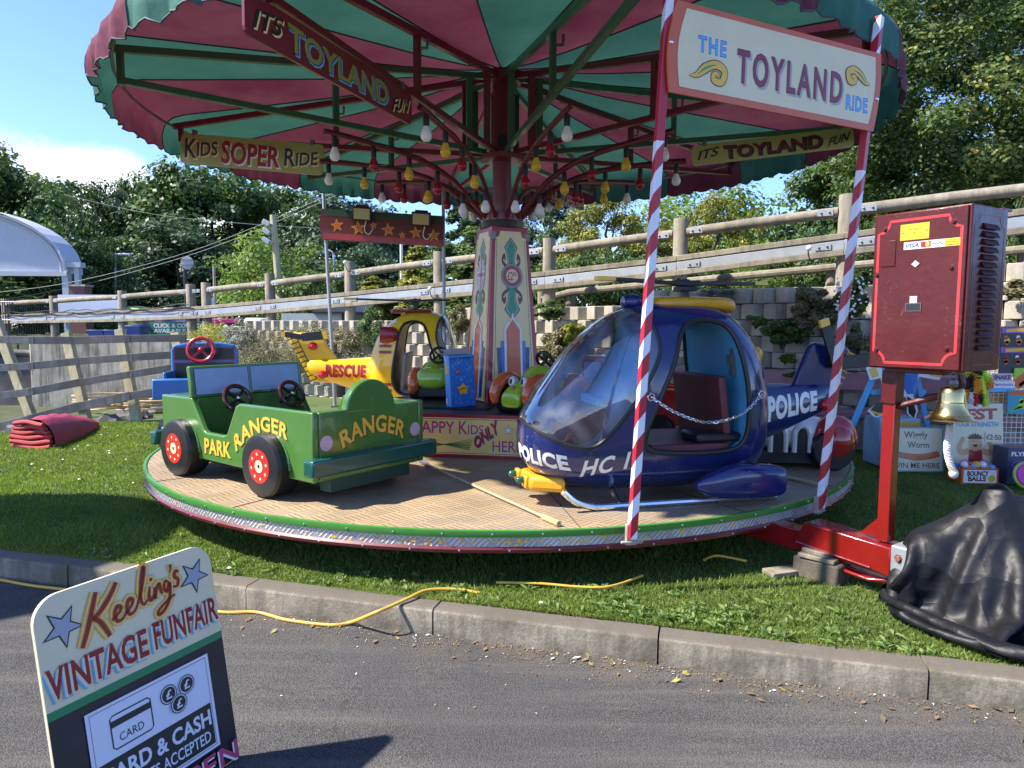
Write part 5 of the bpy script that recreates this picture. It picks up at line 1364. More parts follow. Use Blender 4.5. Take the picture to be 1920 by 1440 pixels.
# back board with stars and two floodlights on thin poles
y_ = 8.95
for lab, (u0, v0, u1, v1), mt in (('thin cream painted pole, left of the star board', (628, 745, 606, 355), CREAM), ('thin grey pole, right of the star board', (834, 620, 831, 372), M_GALV)):
    p0, p1 = at_y(u0, v0, y_), at_y(u1, v1, y_); p0.z = DZ; t2 = thing('thin_pole', lab, 'pole', p0, 'thin poles holding the star board')
    p1 = p0 + (p1 - p0) * ((3.33 - DZ) / (p1.z - p0.z))
    mb = MB(); mb.tube([p0, p1], 0.022, 10); mb.build('shaft', M_GALV if lab.find('cream') > 0 else mt, t2, True)
    mb = MB(); mb.box(p0 + Vector((0, 0, 0.012)), (0.09, 0.09, 0.024)); mb.build('foot', M_BOLT, t2, True)
t_ = thing('star_board', 'dark red board painted with orange stars hung at the back of the ride', 'sign', (-1.6, y_, 2.5))
pa = at_y(605, 392, y_); pb = at_y(834, 406, y_); ux = pb - pa; M = frame(pa, ux, (0, 0, 1)) @ Matrix.Translation((0, 0, 0.03)); W = ux.length
mb = MB(); mb.prism([(0, 0), (W, 0), (W, -0.38), (0.02, -0.39), (-0.03, -0.2)], -0.01, 0.01, 0, M); mb.build('panel', paint('star_maroon', (0.12, 0.010, 0.014), 0.4), t_, True, smooth=0)
A = Art(M); A.lift = 0.0115
A.rect(0.03, -0.375, W - 0.02, -0.30, CRIMSON).rect(0.03, 0.0, W, -0.085, paint('board_dark_green', (0.02, 0.06, 0.04), 0.4))
for x, y, r in ((0.2, -0.20, 0.085), (0.47, -0.215, 0.095), (0.66, -0.17, 0.05), (0.85, -0.215, 0.09), (1.03, -0.27, 0.05), (1.20, -0.23, 0.085), (1.43, -0.25, 0.085)): A.up().star((x, y), r, YELLP, PI / 2 + 0.15).up().star((x, y), r * 0.82, ORANGEP, PI / 2 + 0.15)
A.build('stars', t_, True)
for i, (u, v, lab) in enumerate(((678, 401, 'left floodlight on the star board'), (789, 411, 'right floodlight on the star board'))):
    p = at_y(u, v, y_ - 0.16); t2 = thing('floodlight', lab, 'lamp', p, 'floodlights on the star board')
    M2 = frame(p, (1, 0, -0.06), (0.02, -0.25, 1))
    mb = MB(); mb.box((0, 0, -0.03), (0.24, 0.17, 0.05), M2); mb.box((0, 0.09, -0.05), (0.16, 0.03, 0.05), M2); mb.tube([M2 @ Vector((0, 0, -0.05)), M2 @ Vector((0, -0.02, -0.16))], 0.012, 6); mb.build('housing', M_BLACKPL, t2, True, bevel=0.006)
    mb = MB(); mb.box((0, 0, -0.002), (0.20, 0.13, 0.006), M2); mb.build('lens', mat('lamp_lens', (0.50, 0.45, 0.22), 0.2), t2, True)
    mb = MB(); mb.tube(catmull([M2 @ Vector(q) for q in ((0.05, -0.08, -0.04), (0.03, -0.2, -0.02), (0.08, -0.25, -0.04), (0.13, -0.18, -0.06))], 4), 0.006, 5); mb.build('flex', WHITEP, t2, True)
# ================================================================ the toy vehicles on the deck
def apply_mods(o):
    dg = bpy.context.evaluated_depsgraph_get(); dg.update()
    me = bpy.data.meshes.new_from_object(o.evaluated_get(dg))
    o.modifiers.clear(); old = o.data; o.data = me; return o
def bool_op(o, cutter, op):
    m = o.modifiers.new('cut', 'BOOLEAN'); m.operation = op; m.solver = 'EXACT'; m.object = cutter
    apply_mods(o)
def loft(secs, n=28, ex=2.5):
    """closed body through sections (x, z_bottom, z_top, half_width); superelliptic outline"""
    xs = [s[0] for s in secs]; N = 44; vs = []; fs = []
    fine = np.linspace(0, 1, N); t = np.linspace(0, 1, len(secs))
    P = catmull([Vector((s[0], s[1], s[2])) for s in secs], 5); Wd = catmull([Vector((s[0], s[3], s[4] if len(s) > 4 else ex)) for s in secs], 5)
    for p, w in zip(P, Wd):
        x, zb, zt = p; hw = max(0.004, w.y); e = max(1.6, w.z); zc = (zb + zt) / 2; hz = max(0.004, (zt - zb) / 2)
        for j in range(n):
            a = 2 * PI * j / n; ca, sa = math.cos(a), math.sin(a)
            vs.append((x, hw * math.copysign(abs(ca) ** (2 / e), ca), zc + hz * math.copysign(abs(sa) ** (2 / e), sa)))
    k = len(P)
    for i in range(k - 1):
        for j in range(n):
            fs.append((i * n + j, i * n + (j + 1) % n, (i + 1) * n + (j + 1) % n, (i + 1) * n + j))
    fs += [tuple(reversed(range(n))), tuple((k - 1) * n + j for j in range(n))]
    mb = MB(); mb.v = vs; mb.f = fs; mb.m = [0] * len(fs); return mb
def side_prism(pts, y0=-1, y1=1):                          # outline in (x, z) extruded across y
    mb = MB(); M = Matrix(((1, 0, 0, 0), (0, 0, 1, 0), (0, 1, 0, 0), (0, 0, 0, 1)))
    n = len(pts); ar = sum(pts[i][0] * pts[(i + 1) % n][1] - pts[(i + 1) % n][0] * pts[i][1] for i in range(n))
    if ar < 0: pts = list(reversed(pts))
    vs = [(p[0], y0, p[1]) for p in pts] + [(p[0], y1, p[1]) for p in pts]
    mb.add(vs, [tuple(range(n)), tuple(reversed(range(n, 2 * n)))] + [(i, n + i, n + (i + 1) % n, (i + 1) % n) for i in range(n)])
    return mb
def smooth_mesh(o, ang=40):
    o.data.shade_smooth(); o.data.set_sharp_from_angle(angle=R_(ang))

BODY = [(0.87, 0.36, 0.44, 0.03), (0.855, 0.28, 0.52, 0.13), (0.80, 0.205, 0.60, 0.22), (0.68, 0.14, 0.74, 0.30), (0.50, 0.10, 0.935, 0.355), (0.28, 0.075, 1.11, 0.385), (0.05, 0.065, 1.20, 0.395),
        (-0.20, 0.065, 1.215, 0.395), (-0.42, 0.075, 1.195, 0.385), (-0.57, 0.10, 1.10, 0.36), (-0.67, 0.14, 0.95, 0.315), (-0.72, 0.22, 0.78, 0.25), (-0.735, 0.34, 0.64, 0.16)]
BODY = [(x if x < 0.28 else 0.28 + (x - 0.28) * 0.881, *r_) for x, *r_ in BODY]
DOOR = catmull([Vector((x, z, 0)) for x, z in [(0.10, 0.345), (0.155, 0.40), (0.143, 0.492), (0.06, 0.69), (-0.015, 0.858), (-0.065, 1.00), (-0.137, 1.085), (-0.29, 1.105), (-0.42, 1.045), (-0.485, 0.82), (-0.515, 0.60), (-0.515, 0.45), (-0.474, 0.355), (-0.351, 0.322), (-0.1, 0.322)]], 3, True)
DOOR = [(p.x, p.y) for p in DOOR]
WIND = [(0.16, 1.30), (0.105, 1.135), (0.075, 1.06), (0.068, 0.92), (0.139, 0.768), (0.25, 0.60), (0.36, 0.47), (0.47, 0.385), (0.60, 0.385), (0.755, 0.44), (0.845, 0.49), (1.1, 0.62), (1.1, 1.30)]
WIND = [(x if x < 0.28 else 0.28 + (x - 0.28) * 0.90, z) for x, z in WIND]
WCURVE = [(p.x, p.y) for p in catmull([Vector((x, z, 0)) for x, z in WIND[1:11]], 4)]
WIND_F = [WIND[0]] + WCURVE + [WIND[-2], WIND[-1]]
def on_body(bvh, pts, side, push=0.004):
    out = []
    for x, z in pts:
        h, nrm, _, _ = bvh.ray_cast(Vector((x, side * 1.0, z)), Vector((0, -side, 0)))
        if h is not None: out.append(h + nrm * push)
    return out
def helicopter(name, label, M, C, small):
    """C: materials body, cowl, interior, trim; small: settings for the details that differ"""
    t_ = thing(name, label, 'toy helicopter', M)
    full = loft(BODY); solid = full.build('body', C['body']); bvh = BVHTree.FromPolygons([Vector(v) for v in full.v], full.f)
    solid.data.materials.append(C['inside'])
    inner = MB(); inner.v = [(v[0] * 0.975 - 0.002, v[1] * 0.95, 0.62 + (v[2] - 0.62) * 0.965) for v in full.v]; inner.f = list(full.f); inner.m = [0] * len(full.f)
    ic = inner.build('cut', C['inside'])
    bool_op(solid, ic, 'DIFFERENCE')
    gl = solid.copy(); gl.data = solid.data.copy(); COL.objects.link(gl)
    wp = side_prism(WIND_F).build('cut', C['inside']); dp = side_prism(DOOR).build('cut', C['inside'])
    bool_op(solid, wp, 'DIFFERENCE'); bool_op(solid, dp, 'DIFFERENCE')
    wp2 = side_prism([(x * 0.999, z) for x, z in WIND_F]).build('cut', C['inside'])
    bool_op(gl, wp2, 'INTERSECT')
    for o in (ic, wp, dp, wp2): bpy.data.objects.remove(o)
    solid.parent = t_; WM[solid.name] = WM[t_.name]; smooth_mesh(solid)
    for p in solid.data.polygons:                          # inner skin takes the interior colour
        c_ = p.center; d = Vector((0, c_.y, c_.z - 0.62)); ins = p.normal.dot(d) < -0.02 * d.length and abs(p.normal.x) < 0.8 or p.material_index == 1
        p.material_index = 1 if ins else 0
    # glass keeps only its outer skin
    bm = bmesh.new(); bm.from_mesh(gl.data)
    kill = []
    for f in bm.faces:
        c_ = f.calc_center_median(); h, nn, _, dist = bvh.find_nearest(c_)
        if dist > 0.006: kill.append(f)
    bmesh.ops.delete(bm, geom=kill, context='FACES'); bm.to_mesh(gl.data); bm.free()
    gl.data.materials.clear(); gl.data.materials.append(C['glass']); gl.name = 'windscreen'; gl.parent = t_; WM[gl.name] = WM[t_.name]
    for p in gl.data.polygons: p.material_index = 0
    smooth_mesh(gl)
    # black rubber trims
    for s_ in (-1, 1):
        mb = MB(); P = on_body(bvh, DOOR, s_); mb.tube(P, 0.016, 8, closed=True); mb.build('door_trim', C['trim'], t_)
    Pl, Pr = on_body(bvh, WCURVE, 1), on_body(bvh, WCURVE, -1)
    mb = MB()
    nose = []
    for q in range(1, 10):
        y = Pl[-1].y * (1 - 2 * q / 10); h, nn, _, _ = bvh.ray_cast(Vector((1.2, y, WCURVE[-1][1] + 0.015 * math.sin(PI * q / 10))), Vector((-1, 0, 0)))
        if h is not None: nose.append(h + nn * 0.004)
    top = []
    for q in range(1, 10):
        y = Pl[0].y * (1 - 2 * q / 10); h, nn, _, _ = bvh.ray_cast(Vector((0.13, y, 1.6)), Vector((0, 0, -1)))
        if h is not None: top.append(h + nn * 0.004)
    mb.tube(Pl + nose + list(reversed(Pr)) + list(reversed(top)), 0.013, 8, closed=True); mb.build('screen_trim', C['trim'], t_)
    # cockpit
    mb = MB(); mb.box((0.0, 0, 0.235), (1.0, 0.56, 0.03)); mb.build('floor', C['seat'], t_)
    mb = MB(); mb.beam((-0.40, -0.30, 0.56), (-0.40, 0.30, 0.56), 0.05, 0.42, up=(0.14, 0, 1)); mb.box((-0.17, 0, 0.305), (0.52, 0.62, 0.13)); mb.build('seat', C['seat'], t_, bevel=0.012)
    mb = MB(); mb.box((-0.36, 0.20, 0.40), (0.30, 0.22, 0.06)); mb.build('cushion', RUBBER, t_, bevel=0.02)
    mb = MB(); pr = [(0.50, 0.26), (0.63, 0.30), (0.57, 0.44), (0.44, 0.58), (0.34, 0.60), (0.32, 0.5), (0.40, 0.26)]
    mb2 = side_prism(pr, -0.22, 0.22); mb2.build('console', C['seat'], t_, bevel=0.02)
    mb = MB(); mb.box((0.34, 0.0, 0.56), (0.05, 0.3, 0.16)); mb.build('instrument_panel', C['inside'], t_, bevel=0.01)
    mb = MB(); mb.prism([(0.345 * math.copysign(abs(math.cos(a)) ** 0.8, math.cos(a)), 0.61 + 0.50 * math.copysign(abs(math.sin(a)) ** 0.8, math.sin(a))) for a in np.linspace(0, 2 * PI, 33)[:-1]], -0.535, -0.51, 0, Matrix(((0, 0, 1, 0), (1, 0, 0, 0), (0, 1, 0, 0), (0, 0, 0, 1)))); mb.build('bulkhead', C['inside'], t_)
    mb = MB(); mb.box((-0.475, 0.24, 0.86), (0.03, 0.035, 0.18)); mb.box((-0.46, 0.24, 0.87), (0.03, 0.05, 0.05)); mb.build('latch', M_BOLT, t_)
    # roof cowl, rotor
    mb = loft([(-0.03, 1.17, 1.225, 0.10, 3), (-0.06, 1.16, 1.245, 0.135, 3), (-0.15, 1.16, 1.252, 0.15, 3), (-0.42, 1.16, 1.25, 0.15, 3), (-0.53, 1.15, 1.245, 0.14, 3), (-0.565, 1.15, 1.22, 0.10, 3)], 24); mb.build('roof_cowl', C['cowl'], t_, bevel=0)
    mb = MB(); mb.lathe([(0.03, 0), (0.045, 0.03), (0.05, 0.09), (0.035, 0.13), (0.0, 0.14)], 16, 0, Matrix.Translation((0.02, 0.0, 1.215)) @ Matrix.Rotation(R_(90), 4, 'Y')); mb.build('intake_cap', C['body2'], t_)
    mb = MB(); mb.tube([(-0.27, 0, 1.25), (-0.27, 0, 1.36)], 0.028, 12); mb.box((-0.27, 0, 1.335), (0.16, 0.10, 0.035)); mb.box((-0.27, 0, 1.30), (0.11, 0.11, 0.03)); mb.tube([(-0.35, 0.03, 1.30), (-0.2, 0.03, 1.36)], 0.008, 6)
    rot = mb.build('rotor_hub', M_BLACKPL, t_, bevel=0.004)
    ra = small.get('rotor', 10)
    for s_ in (0, 180):
        R2 = Matrix.Translation((-0.27, 0, 1.335)) @ Matrix.Rotation(R_(ra + s_), 4, 'Z')
        mb = MB(); mb.beam((0.05, 0, 0.0), (small['blade'] - 0.12, 0, 0.012), 0.078, 0.020, 0, M=R2); bl = mb.build('rotor_blade', M_BLACKPL, rot, bevel=0.003)
        mb = MB(); L_ = small['blade']; mb.prism([(L_ - 0.12, -0.038), (L_ - 0.02, -0.038), (L_, -0.015), (L_, 0.02), (L_ - 0.03, 0.038), (L_ - 0.12, 0.038)], 0.001, 0.026, 0, R2); mb.build('blade_tip', YELLP, rot, bevel=0.002)
    # tail boom, fin, tail rotor
    mb = loft([(-0.60, 0.28, 0.76, 0.20, 2.2), (-0.72, 0.30, 0.715, 0.165, 2.2), (-0.90, 0.345, 0.70, 0.125, 2.2), (-1.10, 0.42, 0.69, 0.095, 2.2), (-1.28, 0.49, 0.69, 0.065, 2.2), (-1.36, 0.54, 0.67, 0.035, 2.2)], 24)
    boom = mb.build('tail_boom', C['body'], t_, smooth=60)
    fin = small['fin']; mb = side_prism(fin, -0.028, 0.028); mb.build('tail_fin', C['body'], t_, bevel=0.018, seg=3)
    bvb = BVHTree.FromPolygons([Vector(v) for v in loft([(-0.60, 0.28, 0.76, 0.20, 2.2), (-0.72, 0.30, 0.715, 0.165, 2.2), (-0.90, 0.345, 0.70, 0.125, 2.2), (-1.10, 0.42, 0.69, 0.095, 2.2), (-1.28, 0.49, 0.69, 0.065, 2.2), (-1.36, 0.54, 0.67, 0.035, 2.2)], 24).v], mb_f := loft([(-0.60, 0.28, 0.76, 0.20, 2.2), (-0.72, 0.30, 0.715, 0.165, 2.2), (-0.90, 0.345, 0.70, 0.125, 2.2), (-1.10, 0.42, 0.69, 0.095, 2.2), (-1.28, 0.49, 0.69, 0.065, 2.2), (-1.36, 0.54, 0.67, 0.035, 2.2)], 24).f)
    # skids, side sponsons
    for s_ in (-1, 1):
        mb = MB(); P = catmull([(0.62, s_ * 0.30, 0.125), (0.55, s_ * 0.30, 0.065), (0.45, s_ * 0.30, 0.028), (0.33, s_ * 0.30, 0.022), (-0.3, s_ * 0.30, 0.022), (-0.76, s_ * 0.30, 0.022)], 4); mb.tube(P, 0.021, 10); sk = mb.build('skid', CHROME, t_)
        mb = MB()
        for x in (0.28, -0.48): mb.tube([(x, s_ * 0.18, 0.10), (x, s_ * 0.30, 0.03)], 0.016, 8)
        mb.build('skid_strut', CHROME, sk)
    return t_, bvh, bvb

SEATM = mat('burgundy_vinyl', (0.115, 0.022, 0.030), 0.45, var=0.2, bump=0.25, bump_scale=120, grime=0.2)
PBLUE = mat('gloss_navy', (0.012, 0.020, 0.105), 0.16, var=0.12, coat=0.6, grime=0.10, grime_col=(0.05, 0.055, 0.09), chip=(0.11, 0.12, 0.17))
INBLUE = mat('cockpit_blue', (0.07, 0.33, 0.55), 0.35, var=0.1, grime=0.2)
GYEL = mat('gloss_yellow', (0.86, 0.53, 0.016), 0.2, var=0.06, coat=0.5, grime=0.12, grime_col=(0.35, 0.17, 0.03), chip=(0.45, 0.33, 0.16))
AMBER = paint('amber_yellow', (0.72, 0.34, 0.012), 0.25)
SCREEN = glass_mat('acrylic_screen', (0.90, 0.93, 0.96), 3.2, 0.26)
SCREEN2 = glass_mat('acrylic_screen_far', (0.85, 0.9, 0.95), 2.5, 0.35)
def pts_text(A): pass

# --- blue police helicopter
MP = yaw_frame((0.824, 4.33, DZ), (-math.cos(R_(14)), -math.sin(R_(14))))
FIN_P = [(-1.06, 0.66), (-1.17, 0.93), (-1.22, 0.965), (-1.46, 0.935), (-1.50, 0.90), (-1.36, 0.58), (-1.28, 0.52)]
hp, bv, bvb = helicopter('police_helicopter', 'dark blue toy police helicopter with a clear bubble windscreen', MP, dict(body=PBLUE, body2=PBLUE, cowl=AMBER, inside=INBLUE, seat=SEATM, trim=M_BLACKPL, glass=SCREEN), dict(fin=FIN_P, blade=0.64, rotor=8))
# lettering on the near side (left flank), nose and tail
Mside = frame((0, 0.9, 0), (-1, 0, 0), (0, 0, 1))          # x runs towards the tail, y up, normal +y
A = Art(fn=surface_fn(bv, Mside, None)); A.lift = 0.002
A.text('HC 1', None, WHITEP, 0.03, 0.10, 1.1, warp=lambda a, b: (-0.505 + 0.265 * a, 0.198 + 0.05 * a + 0.10 * b))
A.build('lettering', hp)
Mn = frame(Vector((0.735, 0.24, 0.36)) + Vector((0.80, 0.60, 0)).normalized() * 0.5, Vector((-0.60, 0.80, 0)), (0, 0, 1))
A = Art(fn=surface_fn(bv, Mn, None)); A.lift = 0.002
A.text('POLICE', None, WHITEP, 0.045, 0, 1.08, warp=lambda a, b: (-0.245 + 0.37 * a, -0.085 - 0.035 * a * a + 0.085 * b)); A.build('nose_lettering', hp)
A = Art(fn=surface_fn(bvb, Mside, None)); A.lift = 0.002
A.text('POLICE', None, WHITEP, 0.05, 0, 1.08, warp=lambda a, b: (0.80 + 0.40 * a, 0.468 + 0.055 * a + (0.145 - 0.028 * a) * b)); A.build('tail_lettering', hp)
mb = loft([(-0.16, 0.12, 0.16, 0.02, 3), (-0.26, 0.07, 0.215, 0.06, 3), (-0.42, 0.055, 0.26, 0.08, 3), (-0.62, 0.055, 0.245, 0.09, 4), (-0.70, 0.07, 0.235, 0.085, 4), (-0.705, 0.09, 0.22, 0.07, 4)], 24)
for s_ in (-1, 1):
    m2 = MB(); m2.v = [(x, y + s_ * 0.40, z) for x, y, z in mb.v]; m2.f = list(mb.f); m2.m = list(mb.m); m2.build('sponson', PBLUE, hp, smooth=50)
mb = MB(); mb.prism([(0.775, -0.12), (0.775, 0.12), (0.58, 0.235), (0.56, -0.22)], 0.09, 0.185); bumper = mb.build('nose_bumper', AMBER, hp, bevel=0.03, seg=3)
for y in (-0.12, 0.06): mb = MB(); mb.box((0.775, y, 0.14), (0.035, 0.09, 0.08)); mb.build('lamp_block', AMBER, bumper, bevel=0.012)
GLAMP = mat('green_lens', (0.01, 0.10, 0.05), 0.15, coat=0.5)
for y in (-0.12, 0.06): mb = MB(); mb.ball((0.81, y, 0.15), (0.032, 0.022, 0.022), 14, 8); mb.build('green_lamp', GLAMP, bumper)
mb = MB(); mb.ball((-0.735, 0.06, 0.885), (0.055, 0.055, 0.06), 20, 12); mb.lathe([(0.04, 0), (0.04, 0.05)], 14, 0, Matrix.Translation((-0.70, 0.05, 0.88)) @ Matrix.Rotation(R_(90), 4, 'Y')); mb.build('amber_beacon', AMBER, hp)
mb = MB(); mb.ball((-1.27, 0.075, 0.55), (0.035, 0.03, 0.04), 14, 8); mb.build('red_lamp', mat('red_lens', (0.45, 0.01, 0.015), 0.15, coat=0.5), hp)
mb = MB(); mb.box((-1.30, 0.03, 0.62), (0.03, 0.03, 0.06)); mb.build('marker', AMBER, hp)
# ladder decal on the fin and tail rotor
A = Art(frame((0, 0.029, 0), (-1, 0, 0), (0, 0, 1)) @ Matrix.Identity(4)); A.lift = 0.0015
def ladder(A, p, q, w, m_, n):
    p, q = Vector((*p, 0)), Vector((*q, 0)); d = q - p; nn = Vector((-d.y, d.x, 0)).normalized() * w
    A.ribbon([(p.x, p.y), (q.x, q.y)], 0.008, m_, 0)
    for i in range(n + 1): c_ = p + d * i / n; A.ribbon([(c_.x, c_.y), ((c_ + nn).x, (c_ + nn).y)], 0.011, m_, 0)
ladder(A, (1.47, 0.90), (1.31, 0.55), 0.055, AMBER, 9); A.build('fin_stripes', hp)
tr = MB(); c0 = Vector((-1.33, 0.06, 0.83)); tr.tube([c0 - Vector((0, 0.05, 0)), c0 + Vector((0, 0.03, 0))], 0.03, 12)
tr.beam(c0 + Vector((0.0, 0.02, 0)), c0 + Vector((-0.29, 0.02, 0.015)), 0.02, 0.085, up=(0, 0, 1)); tr.beam(c0 + Vector((0.0, 0.02, 0)), c0 + Vector((0.09, 0.02, 0.24)), 0.02, 0.07, up=(1, 0, 0))
tro = tr.build('tail_rotor', M_BLACKPL, hp, bevel=0.004)
mb = MB(); mb.beam(c0 + Vector((-0.29, 0.02, 0.015)), c0 + Vector((-0.33, 0.02, 0.017)), 0.022, 0.085, up=(0, 0, 1)); mb.beam(c0 + Vector((0.09, 0.02, 0.24)), c0 + Vector((0.105, 0.02, 0.285)), 0.022, 0.07, up=(1, 0, 0)); 
mb.build('rotor_tip', YELLP, tro)
# safety chain of real links across the door
Ls = [Vector((0.135, 0.40, 0.665)), Vector((-0.016, 0.41, 0.574)), Vector((-0.223, 0.41, 0.512)), Vector((-0.432, 0.41, 0.553)), Vector((-0.585, 0.385, 0.665))]
P = catmull(Ls, 40); cum = [0.0]
for a, b_ in zip(P[:-1], P[1:]): cum.append(cum[-1] + (b_ - a).length)
def along(s): i = min(len(P) - 2, max(0, int(np.searchsorted(cum, s)) - 1)); f = (s - cum[i]) / max(1e-6, cum[i + 1] - cum[i]); return P[i].lerp(P[i + 1], f), (P[i + 1] - P[i]).normalized()
mb = MB(); pitch = 0.0205; n = int(cum[-1] / pitch)
for i in range(n):
    c_, d = along((i + 0.5) * cum[-1] / n); sv = d.cross(Vector((0, 1, 0))).normalized(); tv = Vector((0, 1, 0))
    u_ = (sv * 0.8 + tv * 0.6) if i % 2 else (tv * 0.8 - sv * 0.6)
    Q = [c_ + d * 0.0155 * math.cos(2 * PI * q / 10) + u_ * 0.0085 * math.sin(2 * PI * q / 10) for q in range(10)]
    mb.tube(Q, 0.0031, 5, closed=True)
o = mb.build('chain', CHROME, hp)
for p in (Ls[0], Ls[-1]): mb = MB(); mb.torus((0, 0, 0), 0.02, 0.004, 16, 6, Matrix.Translation(p) @ Matrix.Rotation(R_(90), 4, 'X')); mb.ball(p + Vector((0, -0.015, 0.018)), 0.011, 8, 6); mb.build('chain_hook', CHROME, hp)

# --- yellow rescue helicopter at the back (faces the other way: we see its right side)
MY = yaw_frame((-1.10, 7.72, DZ + 0.13), (math.cos(R_(7)), math.sin(R_(7)))) @ Matrix.Diagonal((0.93, 0.93, 0.93, 1))
MYn = yaw_frame((-0.82, 7.72, DZ), (1, 0.02))
FIN_Y = [(-1.02, 0.60), (-1.20, 0.90), (-1.28, 0.98), (-1.50, 0.98), (-1.545, 0.93), (-1.33, 0.44), (-1.10, 0.42)]
hy, bv, bvb = helicopter('rescue_helicopter', 'yellow toy rescue helicopter with red lettering on its tail boom', MYn, dict(body=GYEL, body2=RED, cowl=RED, inside=mat('faded_yellow', (0.40, 0.26, 0.08), 0.5, var=0.2), seat=mat('grey_seat', (0.28, 0.29, 0.31), 0.5), trim=M_BLACKPL, glass=SCREEN2), dict(fin=FIN_Y, blade=0.72, rotor=8))
for nm in ('cushion', 'latch', 'console', 'intake_cap', 'sponson', 'instrument_panel'):
    for ch in [c for c in hy.children if c.name.split('.')[0] == nm]: bpy.data.objects.remove(ch)
Ms = frame((0, -0.9, 0), (1, 0, 0), (0, 0, 1))
A = Art(fn=surface_fn(bvb, Ms, None)); A.lift = 0.003
A.text('RESCUE', None, CRIMSON, 0.05, 0, 1.12, warp=lambda a, b: (-1.165 + 0.385 * a, 0.50 + 0.125 * b)); A.build('tail_lettering', hy)
A = Art(fn=surface_fn(bv, Ms, None)); A.lift = 0.003
for z in (0.83, 0.765, 0.42, 0.35): A.rect(-0.635, z, -0.53, z + 0.03, RED)
A.build('body_stripes', hy)
mb = loft([(-0.52, 0.93, 0.99, 0.02, 2.4), (-0.56, 0.89, 1.04, 0.05, 2.4), (-0.62, 0.88, 1.05, 0.06, 2.4), (-0.68, 0.88, 1.05, 0.06, 4)], 16); m2 = MB(); m2.v = [(x + 0.06, y - 0.325, z) for x, y, z in mb.v]; m2.f = mb.f; m2.m = mb.m
m2.build('air_scoop', RED, hy)
m2 = MB(); m2.v = [(x + 0.06, y + 0.325, z) for x, y, z in mb.v]; m2.f = mb.f; m2.m = mb.m; m2.build('air_scoop', RED, hy)
for x, z in ((-1.30, 0.83), (-1.20, 0.52)):
    mb = MB(); mb.lathe([(0.045, 0), (0.045, 0.012), (0.03, 0.02), (0.028, 0.035), (0.0, 0.05)], 16, 0, Matrix.Translation((x, -0.03 if z > 0.6 else -0.085, z)) @ Matrix.Rotation(R_(90), 4, 'X')); mb.build('red_lamp', MATS['red_lens'], hy)
A = Art(frame((0, -0.029, 0), (1, 0, 0), (0, 0, 1))); A.lift = 0.002
ladder(A, (-1.46, 0.93), (-1.27, 0.47), -0.075, BLACKP, 9); A.build('fin_stripes', hy)
tr = MB(); c0 = Vector((-1.40, -0.05, 0.93)); tr.beam(c0, c0 + Vector((0.20, 0, 0.02)), 0.02, 0.09, up=(0, 0, 1)); tr.beam(c0, c0 + Vector((-0.16, 0, 0.03)), 0.02, 0.06); tro = tr.build('tail_rotor', M_BLACKPL, hy)
mb = MB(); mb.beam(c0 + Vector((0.20, 0, 0.02)), c0 + Vector((0.24, 0, 0.03)), 0.022, 0.09); mb.beam(c0 + Vector((-0.16, 0, 0.03)), c0 + Vector((-0.20, 0, 0.03)), 0.022, 0.06); mb.build('rotor_tip', YELLP, tro)
def remap(o):                                              # this model has a shorter cabin and a longer tail
    for ch in o.children:
        if ch.type == 'MESH':
            for v in ch.data.vertices:
                v.co.x = float(np.interp(v.co.x, [-2.0, -0.735, -0.50, 0.16, 0.90], [-2.177, -0.735, -0.43, 0.08, 0.31]))
                if ch.name.startswith('roof_cowl'): v.co.z = 1.195 + (v.co.z - 1.15) * 0.5
        remap(ch)
remap(hy)

# --- green safari truck
JG = mat('truck_green', (0.060, 0.165, 0.030), 0.24, var=0.10, var_scale=3, coat=0.45, grime=0.16, grime_col=(0.03, 0.07, 0.02), bump=0.08, bump_scale=14, chip=(0.15, 0.20, 0.11))
JD = mat('bumper_green', (0.008, 0.075, 0.058), 0.25, var=0.1, coat=0.4)
JY = paint('mustard_letter', (0.72, 0.43, 0.045), 0.35); JS = paint('letter_dark', (0.02, 0.05, 0.02), 0.4)
MJ = yaw_frame((-1.16, 4.0, DZ), (-0.8, 0.6))
jp = thing('safari_truck', 'open green toy ranger truck with red wheel hubs, seen from behind', 'toy truck', MJ)
Lj, Wj, zb, zt = 1.76, 0.92, 0.135, 0.557
outline = [(0.0, zb), (0.0, zt), (0.755, zt), (0.80, zt - 0.02), (0.91, 0.345), (0.95, 0.33), (1.17, 0.33), (1.20, 0.345), (1.345, zt), (Lj, zt), (Lj, zb + 0.03), (Lj - 0.03, zb)]
mb = MB()
for y0, y1 in ((-0.045, 0.0), (-Wj, -Wj + 0.045)):
    m2 = side_prism(outline, y0, y1); mb.add(m2.v, m2.f)
mb.box((0.0225, -Wj / 2, (zb + zt) / 2 - 0.002), (0.041, Wj - 0.094, zt - zb - 0.004))
mb.box((1.555, -Wj / 2, 0.349), (0.405, Wj - 0.094, 0.412))
body = mb.build('body', JG, jp, smooth=30, bevel=0.012, seg=3)
mb = MB(); mb.box((0.69, -Wj / 2, 0.17), (1.26, Wj - 0.096, 0.05)); mb.box((0.72, -Wj / 2, 0.27), (0.10, Wj - 0.10, 0.2)); mb.build('cockpit_floor', BLACKP, jp)
mb = MB(); mb.box((0.83, -Wj / 2, 0.24), (0.30, Wj - 0.11, 0.10)); mb.build('bench_seat', BLACKP, jp, bevel=0.01)
mb = MB(); hd = [(-0.205 * math.cos(q * PI / 20), 0.20 * math.sin(q * PI / 20)) for q in range(21)]
mb.prism([(y - Wj / 2 + 0.005, z) for y, z in hd], -0.03, 0.03, 0, Matrix(((0, 0, 1, 0.03), (1, 0, 0, 0), (0, 1, 0, zt - 0.03), (0, 0, 0, 1)))); mb.build('headboard', JG, jp, bevel=0.012, seg=3)
